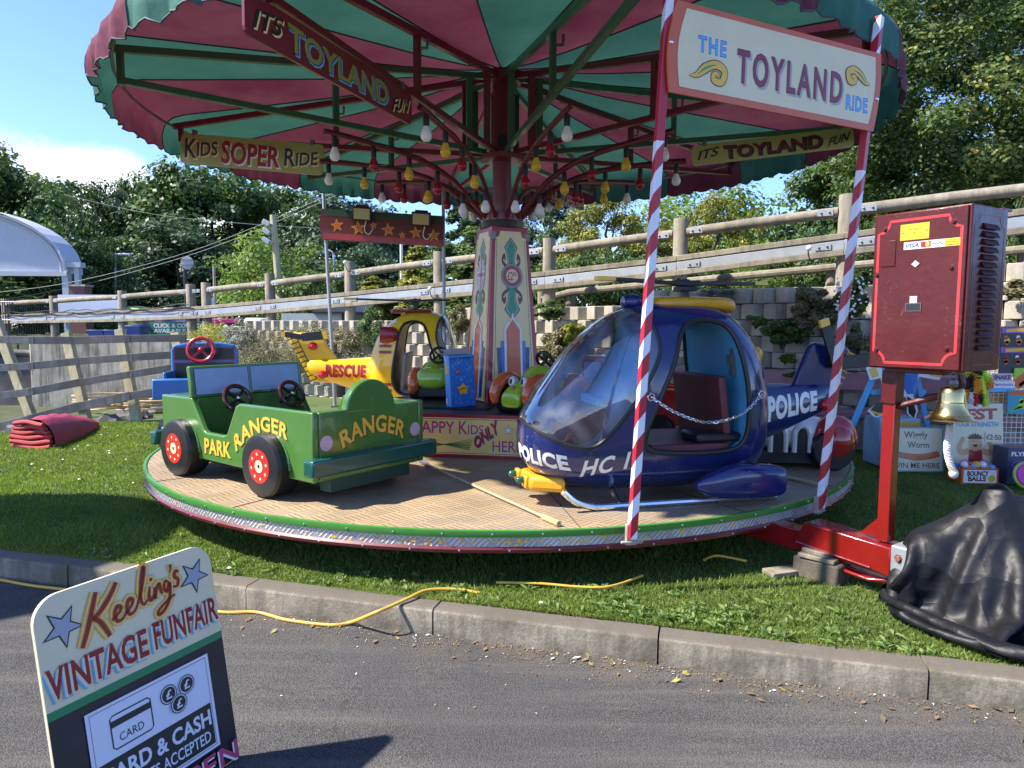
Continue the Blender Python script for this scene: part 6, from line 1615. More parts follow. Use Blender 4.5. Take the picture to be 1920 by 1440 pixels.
M_w = Matrix.Translation((1.335, -Wj / 2, zt)) @ Matrix.Rotation(R_(8), 4, 'Y')
mb = MB(); mb.box((0.02, 0, 0.11), (0.045, Wj - 0.002, 0.224), M_w); ws = mb.build('windscreen_frame', JG, jp, bevel=0.01)
A = Art(M_w @ frame((-0.0025, 0, 0), (0, -1, 0), (0, 0, 1))); A.lift = 0.001
PANE = mat('painted_pane', (0.27, 0.38, 0.56), 0.45, var=0.12, var_scale=8, coat=0.1)
A.rect(-0.432, 0.012, -0.010, 0.205, BLACKP).rect(0.004, 0.012, 0.432, 0.205, BLACKP).up(); A.rect(-0.425, 0.017, -0.016, 0.200, PANE).rect(0.010, 0.017, 0.425, 0.200, PANE); A.build('pane', ws, False)
for x0, l in ((-0.075, 0.095), (Lj + 0.0, 0.08)):
    mb = MB(); mb.box((x0 + l / 2, -Wj / 2, 0.235), (l, Wj + 0.12, 0.105)); mb.build('bumper', JD, jp, bevel=0.016, seg=3)
mb = MB(); mb.box((0.80, -Wj / 2, 0.105), (1.5, 0.55, 0.09)); mb.box((0.06, -Wj / 2, 0.10), (0.10, 0.66, 0.08)); mb.build('chassis', mat('chassis_green', (0.01, 0.05, 0.03), 0.5), jp)
WCREAM = paint('hub_cream', (0.75, 0.62, 0.36), 0.35)
for x in (0.43, 1.46):
    for s_ in (0, 1):
        yc = 0.075 if s_ == 0 else -Wj - 0.075; dirn = 1 if s_ == 0 else -1
        Mw = Matrix.Translation((x, yc, 0.20)) @ Matrix.Rotation(R_(-90 * dirn), 4, 'X')
        mb = MB(); mb.lathe([(0.03, -0.17), (0.187, -0.17), (0.2, -0.15), (0.2, -0.02), (0.188, 0.0), (0.165, 0.004), (0.03, 0.004)], 48, 0, Mw); wh = mb.build('wheel', RUBBER, jp, smooth=30)
        A = Art(Mw); A.lift = 0.0055
        A.disc((0, 0), 0.106, paint('hub_red', (0.52, 0.018, 0.015), 0.3), 40).up().disc((0, 0), 0.044, BLACKP, 30).up().disc((0, 0), 0.040, WCREAM, 30).up().disc((0, 0), 0.012, BLACKP, 16)
        for q in range(8): A.disc((0.077 * math.cos(q * PI / 4 + 0.2), 0.077 * math.sin(q * PI / 4 + 0.2)), 0.0095, WCREAM, 12)
        A.build('hub', wh)
        if x < 1 or True:
            mb = MB(); Q = [Vector((x + 0.205 * math.cos(q * PI / 16), yc - dirn * 0.075, 0.185 + 0.205 * math.sin(q * PI / 16))) for q in range(17)]; mb.tube(Q, 0.012, 6); mb.build('arch_trim', JG, body)
SWB = mat('dark_wheel_rim', (0.045, 0.010, 0.012), 0.25, coat=0.5)
def steering(parent, M, R, rim_m, hub_m, world=False):
    mb = MB(); mb.torus((0, 0, 0), R, R * 0.16, 36, 10, M); o = mb.build('steering_wheel', rim_m, parent, world)
    mb = MB()
    for q in range(4): a = PI / 4 + q * PI / 2; mb.beam((0, 0, -0.008), (R * 0.95 * math.cos(a), R * 0.95 * math.sin(a), 0), R * 0.2, 0.012, 0, M=M)
    mb.ball((0, 0, 0), (R * 0.22, R * 0.22, R * 0.18), 14, 8, 0, M); mb.build('spokes', rim_m if hub_m is None else BLACKP, o, world)
    if hub_m: mb = MB(); mb.ball((0, 0, R * 0.12), (R * 0.15, R * 0.15, R * 0.14), 12, 8, 0, M); mb.build('centre_cap', hub_m, o, world)
    mb = MB(); mb.tube([M @ Vector((0, 0, 0)), M @ Vector((0, 0, -R * 1.6))], 0.014, 8); mb.build('column', BLACKP, o, world)
    return o
for y in (-0.24, -0.69): steering(jp, Matrix.Translation((1.16, y, 0.545)) @ Matrix.Rotation(R_(-62), 4, 'Y'), 0.098, SWB, CHROME)
# lettering
def arc_warp(x0, w, y0, rise, h, taper=0.0):
    def f(a, b):
        yc = rise * (1 - (2 * a - 1) ** 2); sl = -rise * 4 * (2 * a - 1) / w
        hh = h * (1 + taper * (2 * a - 1) ** 2); nx_, ny_ = -sl / math.hypot(1, sl), 1 / math.hypot(1, sl)
        return (x0 + w * a + nx_ * hh * b * 0.55, y0 + yc + hh * b * (0.4 + 0.6 * ny_))
    return f
def serif_word(A, txt, f, m_, ms, of=0.03, dx=0.008, dy=-0.007):
    for o_, a_, b_, mm in ((of, dx, dy, ms), (of, 0, 0, m_)):
        A.up(); A.text(txt, None, mm, o_, 0, 1.06, warp=f, dx=a_, dy=b_)
Mls = frame((0, 0, 0), (-1, 0, 0), (0, 0, 1)); A = Art(Mls); A.lift = 0.0012
serif_word(A, 'PARK', lambda a, b: (-1.185 + 0.31 * a, 0.190 + 0.098 * b), JY, JS)
BX, BY = [-0.80, -0.70, -0.59, -0.48, -0.37, -0.25], [0.240, 0.318, 0.378, 0.405, 0.405, 0.375]
def side_arc(a, b):
    x = -0.80 + 0.55 * a; y = interp(x, BX, BY); sl = (interp(x + 0.03, BX, BY) - interp(x - 0.03, BX, BY)) / 0.06
    return (x - 0.55 * sl * 0.088 * b, y + 0.088 * b)
serif_word(A, 'RANGER', side_arc, JY, JS)
A.build('side_lettering', body)
Mrs = frame((0, -Wj, 0), (0, 1, 0), (0, 0, 1)) if False else frame((0, 0, 0), (0, -1, 0), (0, 0, 1)); A = Art(Mrs); A.lift = 0.0015
serif_word(A, 'RANGER', lambda a, b: arc_warp(0.22, 0.50, 0.318, 0.07, 0.105)(a, b), JY, JS)
LILAC = paint('lilac_lamp', (0.50, 0.36, 0.42), 0.45)
for y in (0.095, 0.835): A.disc((y, 0.365), 0.047, LILAC, 36)
A.up(); scr = [(0.42, 0.275), (0.44, 0.30), (0.50, 0.305), (0.55, 0.30), (0.60, 0.31)]; FADE = paint('faded_scroll', (0.16, 0.22, 0.05), 0.4)
A.ribbon(scr, 0.004, FADE).ribbon([(0.42, 0.258), (0.60, 0.262)], 0.004, FADE).ribbon([(0.42, 0.255), (0.415, 0.30)], 0.004, FADE).ribbon([(0.60, 0.258), (0.61, 0.31)], 0.004, FADE)
A.build('rear_lettering', body)

# --- blue toy locomotive cab beyond the truck
LB = paint('loco_blue', (0.03, 0.155, 0.44), 0.28); ML = yaw_frame((-2.72, 6.05, DZ), (-0.22, 0.97)) @ Matrix.Diagonal((1, 1, 1, 1))
lo = thing('toy_locomotive', 'blue toy locomotive with a bright red steering wheel, half hidden by the green truck', 'toy train', ML)
mb = MB(); cab = [(-0.28, 0.0), (-0.28, 0.84), (-0.25, 0.885), (-0.13, 0.905), (0.13, 0.905), (0.25, 0.885), (0.28, 0.84), (0.28, 0.0)]
Mc = Matrix(((0, 0, 1, 0.20), (1, 0, 0, 0), (0, 1, 0, 0.0), (0, 0, 0, 1))); mb.prism(cab, -0.03, 0.03, 0, Mc); cabo = mb.build('cab_front', LB, lo, bevel=0.012, seg=3)
A = Art(frame((0.169, 0, 0), (0, -1, 0), (0, 0, 1))); A.lift = 0.001
for x0, y0, x1, y1 in ((-0.245, 0.755, 0.245, 0.855), (-0.245, 0.45, 0.245, 0.72)): A.up().rect(x0 - 0.008, y0 - 0.008, x1 + 0.008, y1 + 0.008, RED).up().rect(x0, y0, x1, y1, BLACKP)
A.build('window_panels', cabo)
for s_ in (-1, 1): mb = MB(); mb.box((0.02, s_ * 0.262, 0.40), (0.33, 0.028, 0.52)); mb.build('cab_side', LB, lo, bevel=0.012)
mb = MB(); mb.box((-0.26, 0.15, 0.53), (0.10, 0.34, 0.17)); mb.box((-0.1, 0, 0.13), (0.75, 0.44, 0.22)); mb.build('tender', LB, lo, bevel=0.012)
mb = MB(); mb.prism([(-0.22, 0.44), (0.22, 0.44), (0.22, 0.52), (-0.22, 0.52)], -0.002, 0.002, 0, Matrix(((0, 0, 1, -0.213), (1, 0, 0, 0), (0, 1, 0, 0.0), (0, 0, 0, 1)))); mb.build('tender_panel', BLACKP, lo)
mb = MB(); mb.lathe([(0.0, 0.0), (0.20, 0.0), (0.20, 0.62), (0.17, 0.66), (0.0, 0.67)], 28, 0, Matrix.Translation((0.22, 0, 0.42)) @ Matrix.Rotation(R_(90), 4, 'Y')); mb.lathe([(0.05, 0), (0.05, 0.2), (0.075, 0.25), (0.0, 0.25)], 18, 0, Matrix.Translation((0.75, 0, 0.6))); mb.build('boiler', LB, lo)
for x in (-0.08, 0.3, 0.68):
    for s_ in (-1, 1): mb = MB(); mb.lathe([(0.0, -0.03), (0.13, -0.03), (0.13, 0.03), (0.10, 0.04), (0.0, 0.04)], 28, 0, Matrix.Translation((x, s_ * 0.285, 0.13)) @ Matrix.Rotation(R_(-90 * s_), 4, 'X')); mb.build('wheel', BLACKP, lo)
steering(lo, Matrix.Translation((0.02, -0.0, 0.845)) @ Matrix.Rotation(R_(-75), 4, 'Y'), 0.105, paint('bright_red', (0.42, 0.015, 0.02), 0.25), None)

# --- little green beetle cars with painted faces on the inner step
LIMEP = mat('lime_gloss', (0.28, 0.46, 0.025), 0.18, var=0.06, coat=0.6); OG = mat('orange_gloss', (0.62, 0.11, 0.02), 0.18, var=0.06, coat=0.6)
def bug_car(label, M):
    t_ = thing('beetle_car', label, 'toy car', M, 'little beetle cars on the inner step')
    mb = MB(); mb.box((-0.15, 0, 0.10), (0.85, 0.36, 0.14)); mb.build('chassis', RUBBER, t_, bevel=0.03)
    mb = loft([(0.35, 0.09, 0.17, 0.095, 3.0), (0.335, 0.075, 0.22, 0.115, 3.2), (0.26, 0.07, 0.29, 0.12, 2.6), (0.12, 0.08, 0.34, 0.125, 2.3), (-0.02, 0.10, 0.42, 0.17, 2.3), (-0.12, 0.12, 0.46, 0.20, 2.3), (-0.22, 0.12, 0.38, 0.22, 2.5), (-0.45, 0.12, 0.38, 0.22, 2.5), (-0.58, 0.14, 0.36, 0.18, 2.4), (-0.62, 0.18, 0.28, 0.1, 2.4)], 24); mb.build('bonnet', LIMEP, t_, smooth=60)
    for s_ in (-1, 1):
        pr = [(0.38 - 0.2 * 0, 0)]
        mb = MB(); Q = [Vector((0.13 + 0.205 * math.cos(a), s_ * 0.20, 0.17 + 0.175 * math.sin(a))) for a in np.linspace(R_(-18), R_(178), 14)]; mb.tube(Q, [0.035, 0.050, 0.058, 0.062, 0.064, 0.064, 0.063, 0.061, 0.058, 0.054, 0.05, 0.046, 0.04, 0.03], 12); mb.build('front_wing', OG, t_, smooth=70)
        mb = MB(); mb.lathe([(0.0, -0.05), (0.15, -0.05), (0.16, -0.035), (0.16, 0.035), (0.15, 0.05), (0.12, 0.052)], 32, 0, Matrix.Translation((0.12, s_ * 0.215, 0.145)) @ Matrix.Rotation(R_(-90 * s_), 4, 'X')); wh = mb.build('wheel', RUBBER, t_)
        mb = MB(); mb.lathe([(0.0, 0.050), (0.02, 0.056), (0.118, 0.054), (0.118, 0.045)], 28, 0, Matrix.Translation((0.12, s_ * 0.215, 0.145)) @ Matrix.Rotation(R_(-90 * s_), 4, 'X')); mb.build('hub', GREYP, wh)
        mb = MB(); Q = [Vector((-0.40 + 0.18 * math.cos(a), s_ * 0.21, 0.14 + 0.16 * math.sin(a))) for a in np.linspace(R_(0), R_(200), 12)]; mb.tube(Q, [0.03, 0.055, 0.065, 0.07, 0.075, 0.078, 0.078, 0.078, 0.075, 0.068, 0.06, 0.035], 12); mb.build('rear_wing', OG, t_, smooth=70)
        mb = MB(); mb.lathe([(0.0, -0.05), (0.13, -0.05), (0.14, -0.035), (0.14, 0.035), (0.13, 0.05), (0.0, 0.052)], 28, 0, Matrix.Translation((-0.40, s_ * 0.22, 0.125)) @ Matrix.Rotation(R_(-90 * s_), 4, 'X')); mb.build('wheel', RUBBER, t_)
        ey = Matrix.Translation((0.215, s_ * 0.075, 0.315)) @ Matrix.Diagonal((0.82, 0.82, 0.82, 1)) @ Matrix.Rotation(R_(-20), 4, 'Y')
        mb = MB(); mb.ball((0, 0, 0), (0.05, 0.052, 0.062), 20, 12, 0, ey); e_ = mb.build('eye', WHITEP, t_, smooth=80)
        mb = MB(); mb.ball((-0.012, 0, 0.012), (0.062, 0.060, 0.064), 20, 12, 0, ey @ Matrix.Rotation(R_(-28), 4, 'Y'))
        mb.v = [v for v in mb.v]; mb.build('eyelid', mat('silver_paint', (0.45, 0.45, 0.46), 0.28, 0.6), e_, smooth=80)
        mb = MB(); mb.ball((0.040, s_ * -0.006, -0.008), (0.018, 0.020, 0.034), 14, 8, 0, ey); mb.build('pupil', BLACKP, e_, smooth=80)
    mb = MB(); mb.ball((0.30, 0, 0.262), (0.025, 0.025, 0.018), 14, 8); mb.build('nose', PINKP, t_, smooth=80)
    Mf = frame((0.330, 0, 0.190), (0, 1, 0), (-0.30, 0, 1)) @ Matrix.Diagonal((0.8, 0.8, 1, 1)); A = Art(Mf); A.lift = 0.006
    A.poly([(-0.10, 0.045), (-0.05, 0.03), (0.0, 0.02), (0.06, 0.03), (0.11, 0.05), (0.07, -0.01), (0.0, -0.055), (-0.06, -0.045)], BLACKP).up(0.003).poly([(-0.075, 0.028), (-0.03, 0.016), (0.0, 0.008), (0.05, 0.018), (0.085, 0.036), (0.055, -0.008), (0.0, -0.04), (-0.045, -0.035)], PINKP); A.build('mouth', t_)
    t_.scale = (0.84, 0.84, 0.84)
    steering(t_, Matrix.Translation((-0.20, 0, 0.50)) @ Matrix.Rotation(R_(-60), 4, 'Y'), 0.10, RUBBER, None)
    return t_
bug_car('smiling lime green and orange beetle car facing us beside the tower', yaw_frame((0.17, 5.66, SZ), (-0.64, -0.77)))
bug_car('lime green and orange beetle car partly hidden behind the blue cardboard box', yaw_frame((-0.70, 6.95, SZ), (0.10, 0.98)))

# --- white and red toy car behind the blue helicopter
MC = yaw_frame((2.04, 5.45, DZ), (-0.99, 0.08))
wc = thing('toy_car', 'white toy car with arched windows and a glossy red mudguard behind the blue helicopter', 'toy car', MC)
CW = mat('gloss_white', (0.62, 0.62, 0.62), 0.18, coat=0.6, var=0.05); CRd = mat('gloss_red', (0.36, 0.02, 0.02), 0.15, coat=0.7, var=0.06)
mb = loft([(0.62, 0.14, 0.3, 0.20, 3), (0.55, 0.12, 0.38, 0.27, 3), (0.35, 0.12, 0.42, 0.30, 3), (0.10, 0.12, 0.44, 0.30, 3), (-0.15, 0.12, 0.43, 0.30, 3), (-0.38, 0.12, 0.36, 0.28, 3), (-0.5, 0.14, 0.3, 0.22, 3)], 28); mb.build('body', CW, wc, smooth=60)
for x in (0.02, -0.155):
    mb = MB(); arch = [(x - 0.055, 0.13), (x + 0.055, 0.13)] + [(x + 0.055 * math.cos(a), 0.25 + 0.08 * math.sin(a)) for a in np.linspace(0, PI, 9)]
    m2 = side_prism(arch, 0.285, 0.318); m2.build('window', BLACKP, wc)
    mb = MB(); mb.tube([Vector((p[0], 0.312, p[1])) for p in arch[1:]] + [Vector((arch[0][0], 0.312, arch[0][1]))], 0.02, 8); mb.build('window_frame', CW, wc)
mb = MB(); Q = [Vector((-0.40 + 0.09 * math.cos(a), 0.27, 0.19 + 0.13 * math.sin(a))) for a in np.linspace(R_(5), R_(190), 12)]; mb.tube(Q, [0.06, 0.08, 0.085, 0.09, 0.095, 0.095, 0.095, 0.095, 0.09, 0.085, 0.08, 0.06], 14); mb.ball((-0.40, 0.26, 0.22), (0.155, 0.14, 0.17), 20, 12); mb.build('mudguard', CRd, wc, smooth=80)
for x in (-0.37, 0.45):
    for s_ in (-1, 1): mb = MB(); mb.lathe([(0.0, -0.08), (0.14, -0.08), (0.155, -0.06), (0.155, 0.05), (0.14, 0.07), (0.0, 0.07)], 32, 0, Matrix.Translation((x, s_ * 0.29, 0.155)) @ Matrix.Rotation(R_(-90 * s_), 4, 'X')); mb.build('wheel', RUBBER, wc)
mb = MB(); mb.box((0.05, 0, 0.09), (1.0, 0.55, 0.1)); mb.build('chassis', BLACKP, wc)
m2 = side_prism([(0.50, 0.14), (0.60, 0.14), (0.58, 0.36), (0.48, 0.40)], 0.24, 0.30); m2.build('side_flash', CRd, wc)

# --- red fire engine seen through the helicopter cabin
MF = yaw_frame((1.28, 6.55, DZ), (-0.70, 0.72))
fe = thing('toy_fire_engine', 'red toy fire engine with yellow lining seen through the blue helicopter cabin', 'toy truck', MF)
mb = MB(); mb.box((-0.15, 0, 0.36), (0.95, 0.62, 0.42)); mb.build('body', CRd, fe, bevel=0.02, seg=3)
mb = MB(); mb.box((0.42, 0, 0.47), (0.30, 0.60, 0.62)); cb = mb.build('cab', CRd, fe, bevel=0.03, seg=3)
A = Art(frame((-0.627, 0, 0), (0, -1, 0), (0, 0, 1))); A.lift = 0.002
A.outline([(-0.26, 0.2), (0.26, 0.2), (0.26, 0.52), (-0.26, 0.52)], 0.012, YELLP).up(); A.disc((-0.2, 0.27), 0.03, ORANGEP).disc((0.2, 0.27), 0.03, ORANGEP); A.build('lining', fe)
A = Art(frame((0, 0.312, 0), (-1, 0, 0), (0, 0, 1))); A.lift = 0.002; A.outline([(-0.28, 0.2), (0.58, 0.2), (0.58, 0.52), (-0.28, 0.52)], 0.012, YELLP); A.build('lining', fe)
mb = MB(); mb.box((0.42, 0, 0.62), (0.31, 0.48, 0.2)); mb.box((0.42, 0, 0.62), (0.2, 0.61, 0.2)); mb.build('window', PANE, cb)
mb = MB(); mb.box((-0.65, 0, 0.17), (0.06, 0.66, 0.09)); mb.build('bumper', GREYP, fe, bevel=0.01)
mb = MB(); 
for y in (-0.12, 0.12): mb.beam((-0.6, y, 0.82), (0.5, y, 0.82), 0.03, 0.04)
for q in range(8): mb.beam((-0.55 + q * 0.14, -0.12, 0.82), (-0.55 + q * 0.14, 0.12, 0.82), 0.02, 0.02)
for x in (-0.5, 0.4): mb.beam((x, -0.1, 0.56), (x, -0.1, 0.82), 0.03, 0.03); mb.beam((x, 0.1, 0.56), (x, 0.1, 0.82), 0.03, 0.03)
mb.build('ladder', mat('ladder_wood', (0.5, 0.38, 0.2), 0.5), fe)
for x in (-0.38, 0.38):
    for s_ in (-1, 1): mb = MB(); mb.lathe([(0.0, -0.06), (0.13, -0.06), (0.145, -0.04), (0.145, 0.04), (0.13, 0.06), (0.0, 0.06)], 28, 0, Matrix.Translation((x, s_ * 0.31, 0.145)) @ Matrix.Rotation(R_(-90 * s_), 4, 'X')); mb.build('wheel', RUBBER, fe)

# --- blue cardboard box of sweets on the step, open at the top
MBX = frame((-0.44, 5.98, SZ + 0.02), (0.93, 0.36, 0), (-0.36, 0.93, 0)) @ Matrix.Rotation(R_(-3), 4, 'Y')
bx = thing('cardboard_box', 'tall open blue cardboard box printed with bubbles, leaning by the tower', 'box', MBX)
CB = mat('printed_blue', (0.02, 0.15, 0.48), 0.45, var=0.1); CB2 = mat('printed_light_blue', (0.05, 0.30, 0.66), 0.45, var=0.1); CARD = mat('grey_card', (0.36, 0.30, 0.27), 0.8, var=0.1)
mb = MB(); w_, d_, h_ = 0.215, 0.16, 0.44
mb.box((0, -d_ / 2, h_ / 2), (w_, 0.006, h_)); mb.box((0, d_ / 2, h_ / 2), (w_, 0.006, h_)); mb.box((w_ / 2, 0, h_ / 2), (0.006, d_ - 0.007, h_)); mb.box((0, 0, 0.003), (w_ - 0.008, d_ - 0.008, 0.006)); mb.build('carton', CB, bx)
mb = MB(); mb.box((-w_ / 2, 0, h_ / 2), (0.006, d_ - 0.007, h_)); mb.build('side', CB2, bx)
mb = MB(); mb.beam((0, d_ / 2 - 0.004, h_), (0.0, d_ / 2 + 0.02, h_ + 0.05), w_, 0.004, up=(0, 1, 0)); mb.build('flap', CARD, bx)
mb = MB(); mb.beam((0, -d_ / 2, h_), (0.0, -d_ / 2 - 0.05, h_ - 0.012), w_, 0.004); mb.beam((-w_ / 2, 0, h_), (-w_ / 2 - 0.05, 0, h_ + 0.022), d_, 0.004); mb.build('flap', CB2, bx)
BUB = mat('bubble_print', (0.25, 0.55, 0.85), 0.5)
rnd = random.Random(2)
for Mx, W_ in ((frame((-w_ / 2, -d_ / 2 - 0.0035, 0), (1, 0, 0), (0, 0, 1)), w_), (frame((-w_ / 2 - 0.0035, d_ / 2, 0), (0, -1, 0), (0, 0, 1)), d_)):
    A = Art(Mx); A.lift = 0.001
    for q in range(60):
        x, y, r = rnd.uniform(0.012, W_ - 0.012), rnd.uniform(0.02, h_ - 0.02), rnd.uniform(0.003, 0.011)
        A.ribbon([(x + r * math.cos(a), y + r * math.sin(a)) for a in np.linspace(0.4, 4.9, 7)], 0.0022, BUB, 2)
    A.up(); yy = 0.32 if W_ == d_ else 0.15
    A.star((W_ * 0.5, yy), 0.055, YELLP, 0.3, 0.62).up(); A.ribbon([(W_ * 0.28, yy - 0.008), (W_ * 0.5, yy + 0.008), (W_ * 0.7, yy + 0.004)], 0.012, ORANGEP)
    if W_ == w_: A.disc((W_ * 0.3, 0.30), 0.032, mat('print_purple', (0.10, 0.09, 0.30), 0.5)).up().ribbon([(W_ * 0.24, 0.295), (W_ * 0.37, 0.31)], 0.010, mat('print_orange', (0.6, 0.3, 0.1), 0.5))
    else: A.rect(0.01, 0.02, 0.055, 0.07, WHITEP)
    A.build('print', bx)
# ================================================================ red control cabinet on the drawbar
CP = Vector((1.93, 3.50, 0))
dv = (CP - CV); dv.z = 0; dv.normalize(); dn = Vector((-dv.y, dv.x, 0))
PR = mat('gloss_post_red', (0.20, 0.006, 0.007), 0.2, var=0.12, coat=0.5, grime=0.15, grime_col=(0.12, 0.01, 0.01), bump=0.12, bump_scale=30, chip=(0.13, 0.07, 0.05))
CM = mat('cabinet_maroon', (0.072, 0.007, 0.008), 0.36, var=0.18, coat=0.12, spec=0.35, bump=0.25, bump_scale=22, grime=0.25, grime_col=(0.16, 0.03, 0.03), chip=(0.16, 0.07, 0.06))
LINE = paint('lining_red', (0.50, 0.03, 0.035), 0.3)
cb = thing('control_cabinet', 'maroon control cabinet on a bright red post rising from the towing bar', 'control box', CP + Vector((0, 0, 0.2)))
mb = MB(); mb.beam(CP - dv * 2.6 + Vector((0, 0, 0.255)), CP + dv * 0.08 + Vector((0, 0, 0.30)), 0.11, 0.12); mb.build('drawbar', PR, cb, True, bevel=0.006)
mb = MB(); up = Vector((0, 0, 1)); prf = [(-0.48, 0.28), (-0.42, 0.405), (-0.40, 0.41), (0.07, 0.39), (0.07, 0.235), (-0.06, 0.255)]
Md = frame(CP, dv, up); mb.prism(prf, -0.075, 0.075, 0, Md); db = mb.build('coupling_head', PR, cb, True, bevel=0.008)
mb = MB(); mb.tube([Md @ Vector((-0.46, 0.285, 0.0772)), Md @ Vector((-0.03, 0.262, 0.0772))], 0.006, 6); mb.build('weld_seam', PR, db, True)
mb = MB(); mb.beam(CP + dv * -0.38 + Vector((0, 0, 0.20)), CP + dv * 0.10 + Vector((0, 0, 0.19)), 0.05, 0.035); mb.beam(CP + dv * -0.1 + dn * 0.0 + Vector((0, 0, 0.185)), CP + dv * 0.14 + Vector((0, 0, 0.215)), 0.09, 0.02); mb.tube([Md @ Vector((-0.30, 0.20, 0.05)), Md @ Vector((-0.05, 0.19, 0.055)), Md @ Vector((0.06, 0.21, 0.03))], 0.011, 8); mb.build('brake_linkage', PR, db, True, bevel=0.004)
mb = MB(); mb.box((0.145, 0.325, 0.0), (0.15, 0.17, 0.16), Md); hp_ = mb.build('hitch_plate', M_GALV, cb, True, bevel=0.008)
for x, y in ((0.11, 0.35), (0.17, 0.28)): mb = MB(); mb.lathe([(0.0, 0.012), (0.013, 0.012), (0.015, 0.0), (0.022, 0.0)], 6, 0, Md @ Matrix.Translation((x, y, 0.08))); mb.build('bolt_head', mat('rusty_pink', (0.35, 0.12, 0.10), 0.5, 0.4), hp_, True)
# cabinet frame: front face looks left towards the camera
Lc, Mc_, Rc_ = Vector((1.805, 3.509, 0)), Vector((2.065, 3.105, 0)), Vector((2.44, 3.435, 0))
ux = (Mc_ - Lc).normalized(); MF_ = frame(Vector((Lc.x, Lc.y, 1.295)), ux, (0, 0, 1)); Wc = (Mc_ - Lc).length * 0.925; Dc = 0.345; Hc = 0.755
pw = 0.062
px_ = Matrix.Rotation(math.atan2(ux.y, ux.x), 4, 'Z')
def boxed(mb, c, w, d, z0, z1, mi=0): M = Matrix.Translation((c.x, c.y, 0)) @ px_; mb.box((0, 0, (z0 + z1) / 2), (w, d, z1 - z0), M, mi)
mb = MB(); boxed(mb, CP, pw, pw, 0.40, 1.19); pst = mb.build('post', PR, cb, True, bevel=0.004)
mb = MB(); boxed(mb, CP, pw + 0.016, pw + 0.016, 1.11, 1.28); mb.build('post_sleeve', CM, pst, True, bevel=0.005)
mb = MB(); mb.prism([(-0.11, 0.41), (0, 0.41), (0, 0.53)], -0.012, 0.012, 0, frame(CP + ux * -0.02, ux, up)); mb.build('gusset', PR, pst, True)
q = CP + ux * 0.03; e = MF_ @ Vector((0.36, -0.03, -0.16)); e.z = 1.27
mb = MB(); mb.tube(catmull([Vector((q.x, q.y, 1.10)), q.lerp(e, 0.5) + Vector((0, 0, 1.12 - 1.27 * 0.5)) if False else Vector(((q.x + e.x) / 2, (q.y + e.y) / 2, 1.15)), Vector((e.x, e.y, 1.20)), Vector((e.x, e.y, 1.275))], 5), 0.016, 8); mb.build('brace', CM, cb, True)
mb = MB(); mb.box((Wc * 0.42, -0.012, -0.17), (Wc * 0.62, 0.022, 0.22), MF_); mb.build('mounting_plate', CM, cb, True, bevel=0.004)
mb = MB(); mb.box((Wc / 2, Hc / 2, -Dc / 2), (Wc, Hc, Dc), MF_); cab_ = mb.build('cabinet', CM, cb, True, bevel=0.007, seg=3)
mb = MB(); mb.box((0.02 + Wc * 0.46, Hc + 0.004, -Dc - 0.02), (Wc * 0.95, 0.012, 0.09), MF_); mb.build('lid_flange', CM, cab_, True, bevel=0.003)
mb = MB(); mb.box((Wc / 2, Hc / 2, 0.006), (Wc - 0.028, Hc - 0.012, 0.011), MF_); door = mb.build('door', CM, cab_, True, bevel=0.004)
A = Art(MF_); A.lift = 0.0125
x0, x1, y0, y1 = 0.030, Wc - 0.035, 0.030, Hc - 0.042; c_ = 0.055
P = []
for (cx_, cy_, a0, a1) in ((x0, y0, 90, 0), (x1, y0, 180, 90), (x1, y1, 270, 180), (x0, y1, 360, 270)):
    P += [(cx_ + c_ * math.cos(R_(a)), cy_ + c_ * math.sin(R_(a))) for a in np.linspace(a0, a1, 7)]
A.outline(P, 0.013, LINE)
A.rect(0.135, 0.617, 0.268, 0.692, paint('label_amber', (0.80, 0.42, 0.02), 0.35)).up()
INK = paint('ink_grey', (0.20, 0.12, 0.05), 0.5); A.text('110 VOLTS', (0.17, 0.662, 0.062, 0.008), INK, 0.02).text('AC', (0.195, 0.646, 0.014, 0.008), INK, 0.02); A.disc((0.147, 0.651), 0.004, INK).disc((0.256, 0.655), 0.004, INK)
A.rect(0.155, 0.572, 0.405, 0.607, WHITEP).up(); A.rect(0.340, 0.5725, 0.405, 0.6065, paint('label_yellow', (0.82, 0.60, 0.02), 0.35))
NAVY = paint('card_navy', (0.03, 0.06, 0.30), 0.35)
A.text('VISA', (0.163, 0.580, 0.062, 0.019), NAVY, 0.03, 0.2); A.rect(0.233, 0.577, 0.279, 0.603, paint('card_maroon', (0.25, 0.02, 0.06), 0.35)).up(); A.disc((0.246, 0.590), 0.010, CRIMSON).disc((0.263, 0.590), 0.0105, YELLP)
A.up().text('PayPal', (0.286, 0.581, 0.048, 0.015), BLUEP, 0.01, 0.2); A.text('Card', (0.358, 0.5965, 0.028, 0.007), BLACKP, 0.01); A.text('Payments', (0.345, 0.5865, 0.054, 0.008), BLACKP, 0.02); A.text('Welcome', (0.347, 0.5765, 0.050, 0.007), BLACKP, 0.02)
LIL = paint('sticker_lilac', (0.62, 0.52, 0.64), 0.5)
A.poly([(0.212, 0.522), (0.237, 0.503), (0.216, 0.482), (0.191, 0.501)], BLACKP).up().poly([(0.213, 0.519), (0.233, 0.503), (0.215, 0.486), (0.195, 0.501)], LIL)
A.rect(0.196, 0.318, 0.230, 0.350, LIL).up().text('x', (0.208, 0.330, 0.008, 0.008), NAVY); A.rect(0.176, 0.278, 0.250, 0.318, paint('slot_grey', (0.10, 0.07, 0.08), 0.5)).up().rect(0.180, 0.282, 0.246, 0.314, BLACKP)
A.build('labels', door, True)
mb = MB()
